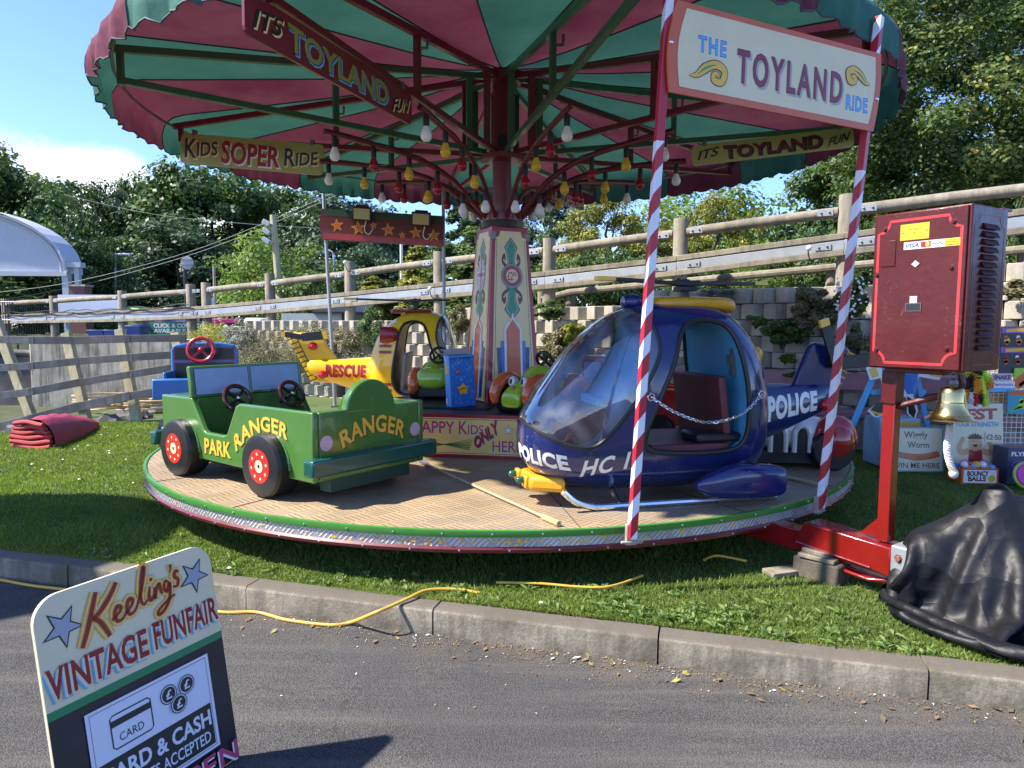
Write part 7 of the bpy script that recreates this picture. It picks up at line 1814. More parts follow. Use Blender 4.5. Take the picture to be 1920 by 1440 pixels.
for x, y in ((0.03, 0.46), (0.375, 0.475), (0.045, 0.09), (0.372, 0.105), (0.06, 0.68), (0.375, 0.68)):
    mb.lathe([(0.0, 0.010), (0.007, 0.010), (0.008, 0.002), (0.014, 0.001), (0.014, -0.002)], 12, 0, MF_ @ Matrix.Translation((x, y, 0.0115)))
o_ = mb.build('screws', CM, door, True); o_['kind'] = 'stuff'
mb = MB(); mb.box((0.083, 0.56, 0.0135), (0.068, 0.125, 0.004), MF_); mb.build('patch_plate', CM, door, True, bevel=0.002)
MS_ = frame(Vector((Mc_.x, Mc_.y, 1.295)), (-MF_.to_3x3().col[2]), (0, 0, 1)); MS_ = frame(MF_ @ Vector((Wc, 0, 0)), -(MF_.to_3x3() @ Vector((0, 0, 1))), (0, 0, 1))
A = Art(MS_); A.lift = 0.001
x0, x1, y0, y1 = 0.025, Dc - 0.03, 0.03, Hc - 0.04; P = []
for (cx_, cy_, a0, a1) in ((x0, y0, 90, 0), (x1, y0, 180, 90), (x1, y1, 270, 180), (x0, y1, 360, 270)): P += [(cx_ + 0.05 * math.cos(R_(a)), cy_ + 0.05 * math.sin(R_(a))) for a in np.linspace(a0, a1, 7)]
A.outline(P, 0.006, mat('dull_lining', (0.22, 0.02, 0.025), 0.4)); A.build('lining', cab_, True)
for q_ in range(17):
    z = 0.10 + q_ * 0.0345; mb = MB(); M = MS_ @ Matrix.Translation((0.17, z, 0.0))
    mb.prism([(0, 0), (0.016, -0.004), (0.014, 0.004), (0.004, 0.022), (0, 0.024)], -0.07, 0.07, 0, M @ Matrix(((0, 0, 1, 0), (0, 1, 0, 0), (1, 0, 0, 0), (0, 0, 0, 1)))); mb.build('louvre', mat('louvre_maroon', (0.05, 0.008, 0.009), 0.6, spec=0.2), cab_, True, bevel=0.003)
mb = MB(); mb.box((0.30, 0.09, 0.002), (0.05, 0.03, 0.01), MS_)
# brass bell and its rope, hung below the cabinet
BR = mat('polished_brass', (0.66, 0.50, 0.20), 0.2, 1.0, var=0.15, grime=0.3, grime_col=(0.25, 0.18, 0.06))
bp_ = on_plane(1785, 735, MF_ @ Vector((0, 0, -0.10)), MF_.to_3x3() @ Vector((0, 0, 1))); bp_.z = 1.222
bell = thing('brass_bell', 'polished brass bell with a white rope under the maroon cabinet', 'bell', bp_)
S_ = 0.088
mb = MB(); mb.lathe([(0.0, 0.0), (0.30 * S_, -0.02 * S_), (0.52 * S_, -0.12 * S_), (0.63 * S_, -0.35 * S_), (0.66 * S_, -0.8 * S_), (0.72 * S_, -1.15 * S_), (0.88 * S_, -1.48 * S_), (1.10 * S_, -1.72 * S_), (1.22 * S_, -1.78 * S_), (1.22 * S_, -1.83 * S_), (1.0 * S_, -1.80 * S_), (0.66 * S_, -1.2 * S_), (0.5 * S_, -0.2 * S_), (0, -0.12 * S_)], 40, 0, Matrix.Translation(bp_), cap=False); bo = mb.build('bell_body', BR, bell, True, smooth=50)
mb = MB(); mb.torus((0, 0, 0), 0.66 * S_ + 0.001, 0.003, 40, 6, Matrix.Translation(bp_ + Vector((0, 0, -0.86 * S_)))); mb.torus((0, 0, 0), 0.93 * S_, 0.0035, 40, 6, Matrix.Translation(bp_ + Vector((0, 0, -1.52 * S_)))); mb.build('band', BR, bo, True)
mb = MB(); mb.lathe([(0.0, 0.035), (0.02, 0.03), (0.026, 0.012), (0.02, 0.0), (0.0, 0.0)], 16, 0, Matrix.Translation(bp_)); mb.torus((0, 0, 0), 0.018, 0.004, 20, 6, Matrix.Translation(bp_ + Vector((0, 0, 0.045))) @ Matrix.Rotation(R_(90), 4, 'X')); mb.tube([bp_ + Vector((0, 0, 0.06)), bp_ + Vector((0, 0, 0.08))], 0.006, 6); mb.build('hanger', M_BOLT, bell, True)
mb = MB(); mb.tube([bp_ + Vector((0, 0, -0.06)), bp_ + Vector((0, 0, -0.19))], 0.006, 6); mb.ball(bp_ + Vector((0, 0, -0.175)), 0.015, 10, 6); mb.build('clapper', M_BOLT, bell, True)
mb = MB(); ROPE = mat('white_rope', (0.60, 0.56, 0.48), 0.85, var=0.2)
C_ = catmull([bp_ + Vector((0, 0, -0.19)), bp_ + Vector((-0.006, 0.0, -0.26)), bp_ + Vector((-0.006, 0, -0.31)), bp_ + Vector((0.01, 0, -0.37)), bp_ + Vector((0.03, 0, -0.41))], 12)
for ph in range(3):
    mb.tube([p + Vector((0.0095 * math.cos(i * 0.75 + ph * 2.09), 0.0095 * math.sin(i * 0.75 + ph * 2.09), 0)) for i, p in enumerate(C_)], 0.0085, 6)
mb.ball(C_[-1] + Vector((0, 0, -0.01)), (0.022, 0.02, 0.025), 10, 8); mb.build('bell_rope', ROPE, bell, True)
# packing under the drawbar
t0 = CP - dv * 0.30
BLK = concrete('packing_block', (0.07, 0.058, 0.042), (0.115, 0.095, 0.07), (0.17, 0.145, 0.11), 0.3, 50, 0.3)
Mb = Matrix.Translation((t0.x - 0.03, t0.y + 0.0, 0.115)) @ Matrix.Rotation(R_(38), 4, 'Z')
mb = MB(); mb.box((0, 0, 0.05), (0.20, 0.26, 0.125), Mb); tag(mb.build('concrete_block', BLK, bevel=0.015), 'worn square grey brown block on the grass under the red towing bar', 'block')
mb = MB(); mb.box((-0.01, 0.0, 0.124), (0.19, 0.20, 0.022), Mb @ Matrix.Rotation(R_(4), 4, 'Z')); tag(mb.build('timber_plank', M_WOODGREY, bevel=0.004), 'lower plank of the two lying on the worn block', 'plank')
mb = MB(); mb.box((0.0, 0.01, 0.147), (0.165, 0.15, 0.022), Mb @ Matrix.Rotation(R_(-6), 4, 'Z')); tag(mb.build('timber_plank', M_WOODGREY, bevel=0.004), 'upper plank lying on the worn block under the towing bar', 'plank')
mb = MB(); mb.box((-0.17, 0.10, 0.015), (0.24, 0.10, 0.028), Mb @ Matrix.Rotation(R_(-20), 4, 'Z')); tag(mb.build('timber_plank', M_WOODGREY, bevel=0.004), 'plank lying flat on the grass left of the worn block', 'plank')

# ---------------------------------------------------------------- black tarpaulin over the tow hitch
TP, t, b, L = shader_mat('black_tarpaulin'); co = obj_co(t)
b.inputs['Base Color'].default_value = (0.0075, 0.008, 0.0105, 1); b.inputs['Roughness'].default_value = 0.5; b.inputs['Specular IOR Level'].default_value = 0.32
hs = None
for sc_, w_ in ((6.0, 1.0), (15.0, 0.45), (34.0, 0.16)):        # crumple creases
    v_ = t.nodes.new('ShaderNodeTexVoronoi'); v_.inputs['Scale'].default_value = sc_; L.new(co, v_.inputs['Vector'])
    m_ = t.nodes.new('ShaderNodeMath'); m_.operation = 'MULTIPLY_ADD'; m_.inputs[1].default_value = w_ / sc_ * 6; L.new(v_.outputs['Distance'], m_.inputs[0])
    if hs is not None: L.new(hs, m_.inputs[2])
    else: m_.inputs[2].default_value = 0.0
    hs = m_.outputs[0]
bump(t, b, hs, 0.55, 0.05)
from mathutils import noise as mnoise
def drape(nx, ny, P, obst, L0, cen, rad, steps=240, gnd=0.137):
    """let a sheet fall over round obstacles and gather it inside an ellipse (position based cloth)"""
    dx, dy = L0; dd = math.hypot(dx, dy); Q = P.copy(); S = np.s_; pairs = []
    for off in (0, 1):
        pairs += [(S[off:-1:2, :], S[off + 1::2, :], dx, 1.0), (S[:, off:-1:2], S[:, off + 1::2], dy, 1.0)]
        pairs += [(S[off:-1:2, :-1], S[off + 1::2, 1:], dd, 0.7), (S[off:-1:2, 1:], S[off + 1::2, :-1], dd, 0.7)]
    for off in range(4): pairs += [(S[off:-2:4, :], S[off + 2::4, :], 2 * dx, 0.35), (S[:, off:-2:4], S[:, off + 2::4], 2 * dy, 0.35)]
    for off in range(8): pairs += [(S[off:-4:8, :], S[off + 4::8, :], 4 * dx, 0.08), (S[:, off:-4:8], S[:, off + 4::8], 4 * dy, 0.08)]
    def collide():
        nonlocal P, Q
        for (a, b, r) in obst:
            ab_ = b - a; t = np.clip(((P - a) @ ab_) / max(1e-9, ab_ @ ab_), 0, 1)[..., None]; near = a + t * ab_
            d = P - near; l = np.linalg.norm(d, axis=-1, keepdims=True); hit = l < r
            P = np.where(hit, near + d / np.maximum(l, 1e-6) * r, P); Q = np.where(hit, Q + (P - Q) * 0.6, Q)
        g = (P[..., 2] < gnd)[..., None]; P[..., 2] = np.maximum(P[..., 2], gnd); Q = np.where(g, Q + (P - Q) * 0.6, Q)
    for st in range(steps):
        V = np.clip((P - Q) * 0.96, -0.012, 0.012); Q = P.copy(); P = P + V; P[..., 2] -= 0.0016
        k = min(1.0, st / (steps * 0.7)); R = rad * (2.0 - 1.0 * k)
        e = (P[..., :2] - cen) / R; n = np.linalg.norm(e, axis=-1, keepdims=True); P[..., :2] = np.where(n > 1, cen + e / n * R * (1 + 0.0 * n), P[..., :2])
        for it in range(10):
            for sa, sb, L, kk in pairs:
                A, B = P[sa], P[sb]; n0, n1 = min(A.shape[0], B.shape[0]), min(A.shape[1], B.shape[1]); A, B = A[:n0, :n1], B[:n0, :n1]
                d = B - A; l = np.linalg.norm(d, axis=-1, keepdims=True); c = d * (0.5 * kk * (l - L) / np.maximum(l, 1e-6)); A += c; B -= c
            collide()
    return P
V3 = lambda *a: np.array(a, float)
PK = V3(2.32, 3.26, 0); RG = V3(2.85, 3.06, 0)
up_ = lambda p, z: p + V3(0, 0, z)
ob = [(up_(PK, 0.05), up_(PK, 0.30), 0.24), (up_(PK, 0.2), up_(PK, 0.48), 0.155), (up_(PK, 0.4), up_(PK, 0.62), 0.10), (up_(PK, 0.5), up_(PK, 0.70), 0.07), (up_(PK, 0.66), up_(RG, 0.50), 0.07), (up_(PK, 0.40), up_(RG, 0.35), 0.15), (V3(2.06, 3.40, 0.10), V3(2.10, 3.36, 0.38), 0.14), (V3(2.47, 2.99, 0.1), V3(2.67, 2.96, 0.24), 0.11)]
nx_, ny_ = 90, 84
gx_, gy_ = np.meshgrid(np.linspace(-1, 1, nx_), np.linspace(-1, 1, ny_), indexing='ij')
# square sheet mapped to a rounded shape
rx_, ry_ = 1.02, 0.92
sx_ = gx_ * np.sqrt(1 - 0.42 * gy_ ** 2) * rx_; sy_ = gy_ * np.sqrt(1 - 0.42 * gx_ ** 2) * ry_
rngt = np.random.default_rng(5); ca_, sa_ = math.cos(-0.27), math.sin(-0.27)
PT = np.stack([2.48 + ca_ * sx_ - sa_ * sy_, 3.16 + sa_ * sx_ + ca_ * sy_, 0.86 + 0.0 * sx_], -1); PT[..., 2] += rngt.normal(0, 0.016, PT.shape[:2])
PT = drape(nx_, ny_, PT, ob, (2 * rx_ * 0.93 / (nx_ - 1), 2 * ry_ * 0.93 / (ny_ - 1)), np.array([2.48, 3.16]), np.array([0.68, 0.54]))
mb = MB(); mb.v = [tuple(p) for p in PT.reshape(-1, 3)]
for i in range(nx_ - 1):
    for j in range(ny_ - 1): a = i * ny_ + j; mb.f.append((a, a + ny_, a + ny_ + 1, a + 1)); mb.m.append(0)
o = mb.build('tarpaulin', TP, smooth=80); tag(o, 'crumpled black plastic sheet heaped over the towing hitch on the right', 'tarpaulin')
sm = o.modifiers.new('smooth', 'SUBSURF'); sm.levels = 1; sm.render_levels = 1

# ---------------------------------------------------------------- folding pavement sign, lower left
TL, TR = at_z(55, 1129, 0.75), at_z(390, 1016, 0.75); hx = (TR - TL).normalized(); nh = Vector((-hx.y, hx.x, 0)); nh = nh if nh.x > 0 else -nh
tl = R_(9); upv = Vector((-nh.x * math.sin(tl), -nh.y * math.sin(tl), math.cos(tl))); MA_ = frame(TL, hx, upv); WA = (TR - TL).length
ab = thing('pavement_sign', 'hand painted cream and black pavement sign standing on the tarmac', 'sign', (TL + TR) / 2 - Vector((0, 0, 0.75)))
HB = 0.755; c_ = 0.075; out = [(0.0, -HB), (WA, -HB)]
for cx_, a0 in ((WA - c_, 0), (c_, 90)): out += [(cx_ + c_ * math.cos(R_(a0 + q)), -c_ + c_ * math.sin(R_(a0 + q))) for q in range(0, 91, 10)]
mb = MB(); mb.prism(out, -0.014, 0, 0, MA_); fp = mb.build('front_panel', paint('aboard_cream', (0.70, 0.63, 0.42), 0.4, var=0.06, grime=0.15, grime_col=(0.4, 0.34, 0.2)), ab, True, smooth=0, bevel=0.002)
mb = MB()
for x in (WA * 0.42, WA * 0.62): mb.beam(MA_ @ Vector((x, -0.10, -0.02)), (MA_ @ Vector((x, -HB, -0.02))) - nh * 0.20, 0.03, 0.02)
mb.beam(MA_ @ Vector((WA * 0.40, -0.10, -0.02)), MA_ @ Vector((WA * 0.64, -0.10, -0.02)), 0.03, 0.02); mb.build('strut', BLACKP, ab, True)
A = Art(MA_); A.lift = 0.001
NB = paint('aboard_black', (0.016, 0.018, 0.026), 0.4, var=0.3, grime=0.2, grime_col=(0.06, 0.07, 0.09))
A.rect(0.0, -HB + 0.004, WA, -0.334, NB).rect(0.0, -0.334, WA, -0.310, paint('stripe_green', (0.02, 0.22, 0.09), 0.35)).up()
SILV = paint('star_silver', (0.33, 0.36, 0.44), 0.4)
for c0, r in (((0.074, -0.098), 0.056), ((0.508, -0.094), 0.054)):
    A.up(); A.star(c0, r + 0.006, BLACKP, -PI / 2 + 0.05, 0.42).up(); A.star(c0, r - 0.003, SILV, -PI / 2 + 0.05, 0.40)
# brush script strokes of the name, in board coordinates
def script(A, w, m_):
    K = [[(0.176, -0.034), (0.160, -0.075), (0.138, -0.130), (0.116, -0.176)], [(0.240, -0.026), (0.215, -0.060), (0.180, -0.094), (0.156, -0.108)], [(0.158, -0.106), (0.176, -0.122), (0.190, -0.150), (0.200, -0.174)]]
    E1 = [(0.212, -0.132), (0.236, -0.118), (0.244, -0.104), (0.232, -0.098), (0.222, -0.118), (0.228, -0.140), (0.246, -0.138), (0.262, -0.120)]
    E2 = [(0.258, -0.126), (0.276, -0.112), (0.284, -0.096), (0.272, -0.090), (0.262, -0.112), (0.268, -0.134), (0.286, -0.130), (0.300, -0.110)]
    Lk = [(0.298, -0.112), (0.318, -0.070), (0.334, -0.020), (0.330, -0.012), (0.316, -0.060), (0.310, -0.105), (0.318, -0.122), (0.332, -0.112)]
    I = [(0.345, -0.075), (0.338, -0.105), (0.344, -0.118), (0.356, -0.104)]
    N = [(0.360, -0.082), (0.357, -0.118), (0.366, -0.090), (0.378, -0.078), (0.380, -0.100), (0.384, -0.112)]
    G = [(0.412, -0.084), (0.400, -0.076), (0.392, -0.098), (0.402, -0.108), (0.414, -0.086), (0.408, -0.130), (0.388, -0.160), (0.364, -0.172), (0.362, -0.160), (0.390, -0.142), (0.428, -0.128)]
    Sx = [(0.452, -0.062), (0.440, -0.056), (0.434, -0.072), (0.446, -0.086), (0.440, -0.104), (0.424, -0.102)]
    Ap = [(0.426, -0.030), (0.422, -0.054)]
    for s_ in K: A.ribbon(s_, [w * 1.0, w * 1.25, w], m_)
    for s_ in (E1, E2, Lk, I, N, G, Sx): A.ribbon(s_, [w * 0.6, w, w * 0.9, w * 0.55], m_)
    A.ribbon(Ap, [w * 0.9, w * 0.3], m_); A.disc((0.352, -0.055), w * 0.45, m_, 10)
A.up(); script(A, 0.034, YELLP); A.up(); script(A, 0.025, paint('halo_cream', (0.70, 0.62, 0.42), 0.4)); A.up(); script(A, 0.019, paint('halo_amber', (0.72, 0.35, 0.03), 0.35)); A.up(); script(A, 0.0115, paint('script_maroon', (0.26, 0.012, 0.02), 0.35))
for dx, dy, of, mt in ((-0.011, -0.010, 0.02, SKYBL), (-0.007, -0.006, 0.02, paint('aboard_cream', (0.7, 0.63, 0.42))), (0, 0, 0.022, MATS['script_maroon'])):
    A.up(); A.text('VINTAGE', None, mt, of, 0, 1.02, warp=lambda a, b: (0.012 + 0.298 * a, -0.282 + 0.006 * a + (0.084 - 0.004 * a) * b), dx=dx, dy=dy)
    A.text('FUNFAIR', None, mt, of, 0, 1.02, warp=lambda a, b: (0.335 + 0.240 * a, -0.272 + 0.008 * a + (0.080 - 0.004 * a) * b), dx=dx, dy=dy)
CARDW = mat('card_white', (0.66, 0.70, 0.80), 0.3); GRN = mat('card_black', (0.022, 0.030, 0.030), 0.35)
X0, X1, Y0, Y1 = 0.092, 0.512, -0.672, -0.360
A.up().rect(X0, Y0, X1, Y1, CARDW).up(); A.outline([(X0 + 0.012, Y0 + 0.010), (X1 - 0.012, Y0 + 0.010), (X1 - 0.012, Y1 - 0.010), (X0 + 0.012, Y1 - 0.010)], 0.003, mat('card_border', (0.30, 0.10, 0.16), 0.4))
A.up().rect(X0 + 0.016, Y0 + 0.016, X1 - 0.016, -0.520, GRN).up()
for of, mt in ((0.0, CARDW),):
    A.text('CARD & CASH', (0.115, -0.588, 0.373, 0.048), mt, 0.028); A.text('PAYMENTS ACCEPTED', (0.118, -0.642, 0.362, 0.036), mt, 0.012)
rr = [(0.168, -0.498), (0.282, -0.498), (0.290, -0.490), (0.290, -0.408), (0.282, -0.400), (0.168, -0.400), (0.160, -0.408), (0.160, -0.490)]
A.outline(rr, 0.004, GRN); A.rect(0.161, -0.434, 0.289, -0.415, GRN); A.text('CARD', (0.182, -0.482, 0.078, 0.024), GRN, 0.0, 0, 1.05)
for x, y in ((0.352, -0.424), (0.417, -0.421), (0.381, -0.466)): A.up().disc((x, y), 0.0315, CARDW, 30).up().disc((x, y), 0.030, GRN, 30).up().disc((x, y), 0.0265, CARDW, 30).up().disc((x, y), 0.0235, GRN, 30).up().text('£', (x - 0.009, y - 0.013, 0.019, 0.026), CARDW, 0.02)
for dx, dy, mt in ((-0.006, -0.005, WHITEP), (0, 0, paint('open_pink', (0.50, 0.06, 0.16), 0.4))): A.up(); A.text('OPEN', (0.27, -0.745, 0.300, 0.062), mt, 0.02, 0, 1.1, dx=dx, dy=dy)
A.build('lettering', fp, True)

# ---------------------------------------------------------------- cables
YC = mat('yellow_cable', (0.62, 0.36, 0.05), 0.4, var=0.15)
P = [at_z(u, v, 0.009) for u, v in ((-60, 1078), (0, 1087), (60, 1098), (135, 1107), (260, 1125), (405, 1147), (480, 1148), (540, 1163), (620, 1172))]
P += [at_z(660, 1166, 0.02), at_z(700, 1150, 0.115), at_z(730, 1138, 0.135), at_z(765, 1122, 0.145), at_z(800, 1107, 0.15), at_z(850, 1105, 0.14), at_z(900, 1112, 0.13)]
mb = MB(); mb.tube(catmull(P, 8), 0.0085, 10); tag(mb.build('power_cable', YC), 'yellow cable along the tarmac and up over the kerb', 'cable')
P = [at_z(u, v, 0.15) for u, v in ((930, 1092), (1010, 1094), (1080, 1100), (1130, 1101), (1165, 1094), (1205, 1079))]
mb = MB(); mb.tube(catmull(P, 6), 0.007, 8); tag(mb.build('power_cable', YC), 'yellow cable lying in the shaded grass below the deck', 'cable')
P = [at_z(u, v, 0.16) for u, v in ((1320, 1050), (1345, 1042), (1400, 1052))]
mb = MB(); mb.tube(catmull(P, 6), 0.007, 8); tag(mb.build('power_cable', YC), 'short bit of yellow cable in the grass left of the towing bar', 'cable')
# folded canvas on the lawn at left
FC = mat('folded_canvas', (0.30, 0.02, 0.06), 0.6, var=0.25, bump=0.2, bump_scale=12); FC2 = mat('folded_canvas_inside', (0.36, 0.025, 0.03), 0.6, var=0.2)
fo = thing('folded_canvas', 'folded crimson canvas lying on the grass by the paling fence', 'canvas', (-5.5, 8.0, LZ))
mb = MB(); nx_, ny_ = 46, 30
A0, B0 = at_z(30, 840, LZ), at_z(105, 843, LZ); A1, B1_ = at_z(95, 802, LZ), at_z(188, 802, LZ)
for j in range(ny_ + 1):
    f = j / ny_; a_ = A0.lerp(A1, f); b_ = B0.lerp(B1_, f)
    for i in range(nx_ + 1):
        g_ = i / nx_; p = a_.lerp(b_, g_); e = math.sin(PI * min(1, max(0, g_)))
        h = 0.33 * (e ** 0.35) * (1 - 0.55 * f ** 2) + 0.02 * mnoise.noise(Vector((g_ * 5, f * 7, 1))) * e
        mb.v.append((p.x, p.y, LZ + max(0, h)))
for j in range(ny_):
    for i in range(nx_): a = j * (nx_ + 1) + i; mb.f.append((a, a + 1, a + nx_ + 2, a + nx_ + 1)); mb.m.append(0)
mb.build('wrapped_cover', FC, fo, True, smooth=60)
mb = MB(); dB = (B0 - A0); nn_ = Vector((dB.y, -dB.x, 0)).normalized()
for k in range(6):
    z = LZ + 0.03 + k * 0.052; P = [A0.lerp(B0, t) + nn_ * (0.05 + 0.03 * math.sin(3 * t + k)) + Vector((0, 0, z - LZ + 0.012 * math.sin(7 * t + k))) for t in np.linspace(0.04, 0.97 - 0.02 * k, 12)]
    mb.tube(P, 0.026, 8)
mb.build('fold', FC2, fo, True)
# coiled hoses beyond the paling
random.seed(21)
for k, (u, v, lb) in enumerate(((290, 762, 'loose coil of tan hose beside the blue locomotive'), (215, 772, 'pale coil of hose in front of the stained wall'))):
    c0 = at_y(u, v, 10.9); c0.z = 0.15; mb = MB()
    P = [c0 + Vector(((0.55 + 0.1 * random.random()) * math.cos(i * 0.5), 0.4 * math.sin(i * 0.5), 0.012 * i * 0.3 + 0.03 * random.random())) for i in range(60)]
    mb.tube(catmull(P, 3), 0.014, 6); tag(mb.build('hose_coil', mat('tan_hose', (0.50, 0.34, 0.18), 0.6, var=0.3)), lb, 'hose')
random.seed(22)
for k, (u, v, s_) in enumerate(((180, 800, 0.16), (215, 795, 0.2), (245, 792, 0.14), (275, 780, 0.16), (20, 822, 0.22))):
    p = at_z(u, v, 0.1); mb = MB(); mb.ball((0, 0, 0), (s_ * 1.3, s_, s_ * 0.8), 10, 7, 0, Matrix.Translation(p + Vector((0, 0.3, 0)))); mb.v = [tuple(Vector(q) + Vector((random.uniform(-1, 1), random.uniform(-1, 1), random.uniform(-1, 1))) * s_ * 0.18) for q in mb.v]
    tag(mb.build('rock', MATS['dark_stone'], smooth=20), ('small dark rock right behind the folded canvas', 'largest dark rock at the foot of the paling fence', 'dark rock under the second paling post', 'dark rock next to the blue locomotive', 'dark rock left of the folded canvas')[k], 'rock', 'rocks at the paling fence')
# ================================================================ fairground goods on the right
def upright(u, v_bottom, y, z0=LZ): p = at_y(u, v_bottom, y); p.z = z0; return p
CRM = paint('board_cream', (0.68, 0.62, 0.40), 0.45, grime=0.1, grime_col=(0.4, 0.35, 0.2))
TEAL = paint('teal_edge', (0.12, 0.33, 0.38), 0.4); TAN = paint('cartoon_skin', (0.62, 0.33, 0.14), 0.45); HAIR = paint('cartoon_hair', (0.06, 0.03, 0.02), 0.5)
INKB = paint('ink_brown', (0.13, 0.10, 0.08), 0.5); MAROON = paint('ink_maroon', (0.22, 0.05, 0.10), 0.5); STRB = paint('ink_blue', (0.08, 0.22, 0.42), 0.45)
def board_at(name, label, u0, u1, v0, v1, y, base_m, cat='sign', yaw=0.0, lean=0.12, th=0.014, group=None):
    """flat board standing on the grass and leaning back; returns thing, frame (origin bottom left), width, height"""
    pb = at_y(u0, v1, y); pc = at_y(u1, v1, y); W = (pc - pb).length; H = (at_y(u0, v0, y).z - pb.z)
    ux = Vector((math.cos(yaw), math.sin(yaw), 0)); uy = Vector((math.sin(yaw) * -lean * -1, lean, 1)).normalized()
    M = frame(pb, ux, uy)
    t_ = thing(name, label, cat, (pb + pc) / 2, group)
    mb = MB(); mb.box((W / 2, H / 2, -th / 2), (W, H, th), M); mb.build('panel', base_m, t_, True, bevel=0.002)
    return t_, M, W, H
# wiggly worm sign
t_, M, W, H = board_at('worm_sign', 'cream teal edged sign about a worm to win, beside the red post', 1664, 1766, 801, 884, 6.45, TEAL, yaw=-0.06)
A = Art(M); A.lift = 0.001; A.rect(0.012, 0.012, W - 0.014, H - 0.012, CRM)
A.up().text('Wiggly', (W * 0.30, H * 0.72, W * 0.42, H * 0.18), INKB, 0.02).text('Worm', (W * 0.36, H * 0.54, W * 0.38, H * 0.13), INKB, 0.02)
A.text('WIN ME HERE', (W * 0.09, H * 0.09, W * 0.84, H * 0.11), MAROON, 0.015)
wp = [(W * 0.06, H * 0.46), (W * 0.28, H * 0.36), (W * 0.55, H * 0.33), (W * 0.78, H * 0.37), (W * 0.92, H * 0.42)]
A.up().ribbon(wp, [0.05, 0.06, 0.06], INKB).up().ribbon(wp, [0.04, 0.05, 0.05], ORANGEP)
A.up()
for i in range(12): x = W * (0.10 + 0.066 * i); y = H * interp(x / W, [0.06, 0.28, 0.55, 0.78, 0.92], [0.46, 0.36, 0.33, 0.37, 0.42]); A.ribbon([(x, y - 0.022), (x + 0.005, y + 0.022)], 0.004, INKB)
for dx in (0.84, 0.90): A.disc((W * dx, H * 0.475), 0.012, INKB).up().disc((W * dx, H * 0.475), 0.009, WHITEP)
A.build('artwork', t_, True)
# test your strength sign
t_, M, W, H = board_at('strength_sign', 'cream test your strength sign painted with a flexing cartoon figure', 1784, 1880, 757, 893, 6.25, CRM, yaw=-0.04)
A = Art(M); A.lift = 0.001
A.text('TEST', None, CRIMSON, 0.05, warp=lambda a, b: (W * (0.07 + 0.80 * a), H * (0.775 + 0.02 * a + 0.135 * b)))
A.text('YOUR STRENGTH', None, STRB, 0.03, warp=lambda a, b: (W * (0.08 + 0.82 * a), H * (0.685 + 0.06 * b)))
A.rect(W * 0.24, H * 0.955, W * 0.74, H * 0.985, WHITEP).up().rect(W * 0.60, H * 0.957, W * 0.74, H * 0.983, YELLP).text('VISA', (W * 0.27, H * 0.962, W * 0.12, H * 0.014), NAVY, 0.02)
A.rect(W * 0.44, H * 0.96, W * 0.53, H * 0.98, CRIMSON)
A.up(); 
for sx in (-1, 1):
    A.ribbon([(W * (0.46 + sx * 0.10), H * 0.36), (W * (0.46 + sx * 0.26), H * 0.33), (W * (0.46 + sx * 0.31), H * 0.40), (W * (0.46 + sx * 0.24), H * 0.50)], [0.05, 0.06, 0.045, 0.04], TAN); A.disc((W * (0.46 + sx * 0.235), H * 0.515), 0.022, TAN)
A.poly([(W * 0.32, H * 0.20), (W * 0.60, H * 0.20), (W * 0.58, H * 0.37), (W * 0.34, H * 0.37)], CRIMSON)
A.up().disc((W * 0.46, H * 0.46), 0.062, TAN, 24, 0.075)
hair = []
for i in range(15): r = 0.082 if i % 2 else 0.060; a = R_(10 + 160 * i / 14); hair.append((W * 0.46 + r * math.cos(a), H * 0.50 + r * 0.8 * math.sin(a)))
A.up().poly(hair, HAIR); A.up().ribbon([(W * 0.40, H * 0.475), (W * 0.425, H * 0.485), (W * 0.445, H * 0.475)], 0.004, HAIR).ribbon([(W * 0.475, H * 0.475), (W * 0.495, H * 0.485), (W * 0.52, H * 0.475)], 0.004, HAIR)
A.poly([(W * 0.41, H * 0.44), (W * 0.51, H * 0.44), (W * 0.48, H * 0.405), (W * 0.44, H * 0.405)], HAIR)
A.build('artwork', t_, True)
t2 = thing('price_tag', 'small cream price tag fixed on the strength sign', 'tag', M @ Vector((W * 0.80, H * 0.55, 0.01)))
mb = MB(); Mt = M @ Matrix.Translation((W * 0.66, H * 0.49, 0.006)) @ Matrix.Rotation(R_(-4), 4, 'Z'); mb.box((0.065, 0.035, 0), (0.15, 0.085, 0.006), Mt); mb.build('card', CRM, t2, True)
A = Art(Mt); A.lift = 0.004; A.text('£2·50', (0.0, 0.015, 0.13, 0.045), INKB, 0.03); A.build('lettering', t2, True)
# carton of balls
p = upright(1836, 897, 6.0); Mx = frame(p + Vector((-0.16, 0, 0)), (1, -0.03, 0), (0, 0, 1))
t_ = thing('ball_carton', 'white and orange carton of bouncy balls in front of the strength sign', 'box', p)
mb = MB(); 
for c_, s_ in (((0.16, 0.07, 0), (0.32, 0.14, 0.008)), ((0.16, 0.07, -0.2), (0.32, 0.14, 0.008)), ((0.004, 0.07, -0.1), (0.008, 0.14, 0.19)), ((0.316, 0.07, -0.1), (0.008, 0.14, 0.19)), ((0.16, 0.01, -0.1), (0.3, 0.008, 0.19))): mb.box(c_, s_, Mx)
mb.build('carton', ORANGEP, t_, True)
A = Art(Mx); A.lift = 0.005; A.rect(0.018, 0.012, 0.302, 0.125, WHITEP).up().text('BOUNCY', (0.05, 0.075, 0.18, 0.04), DKRED, 0.05).text('BALLS', (0.06, 0.028, 0.15, 0.04), DKRED, 0.05).disc((0.26, 0.05), 0.03, YELLP); A.build('print', t_, True)
random.seed(6); bc = [BLUEP, WHITEP, ORANGEP, PINKP, SKYBL, YELLP]
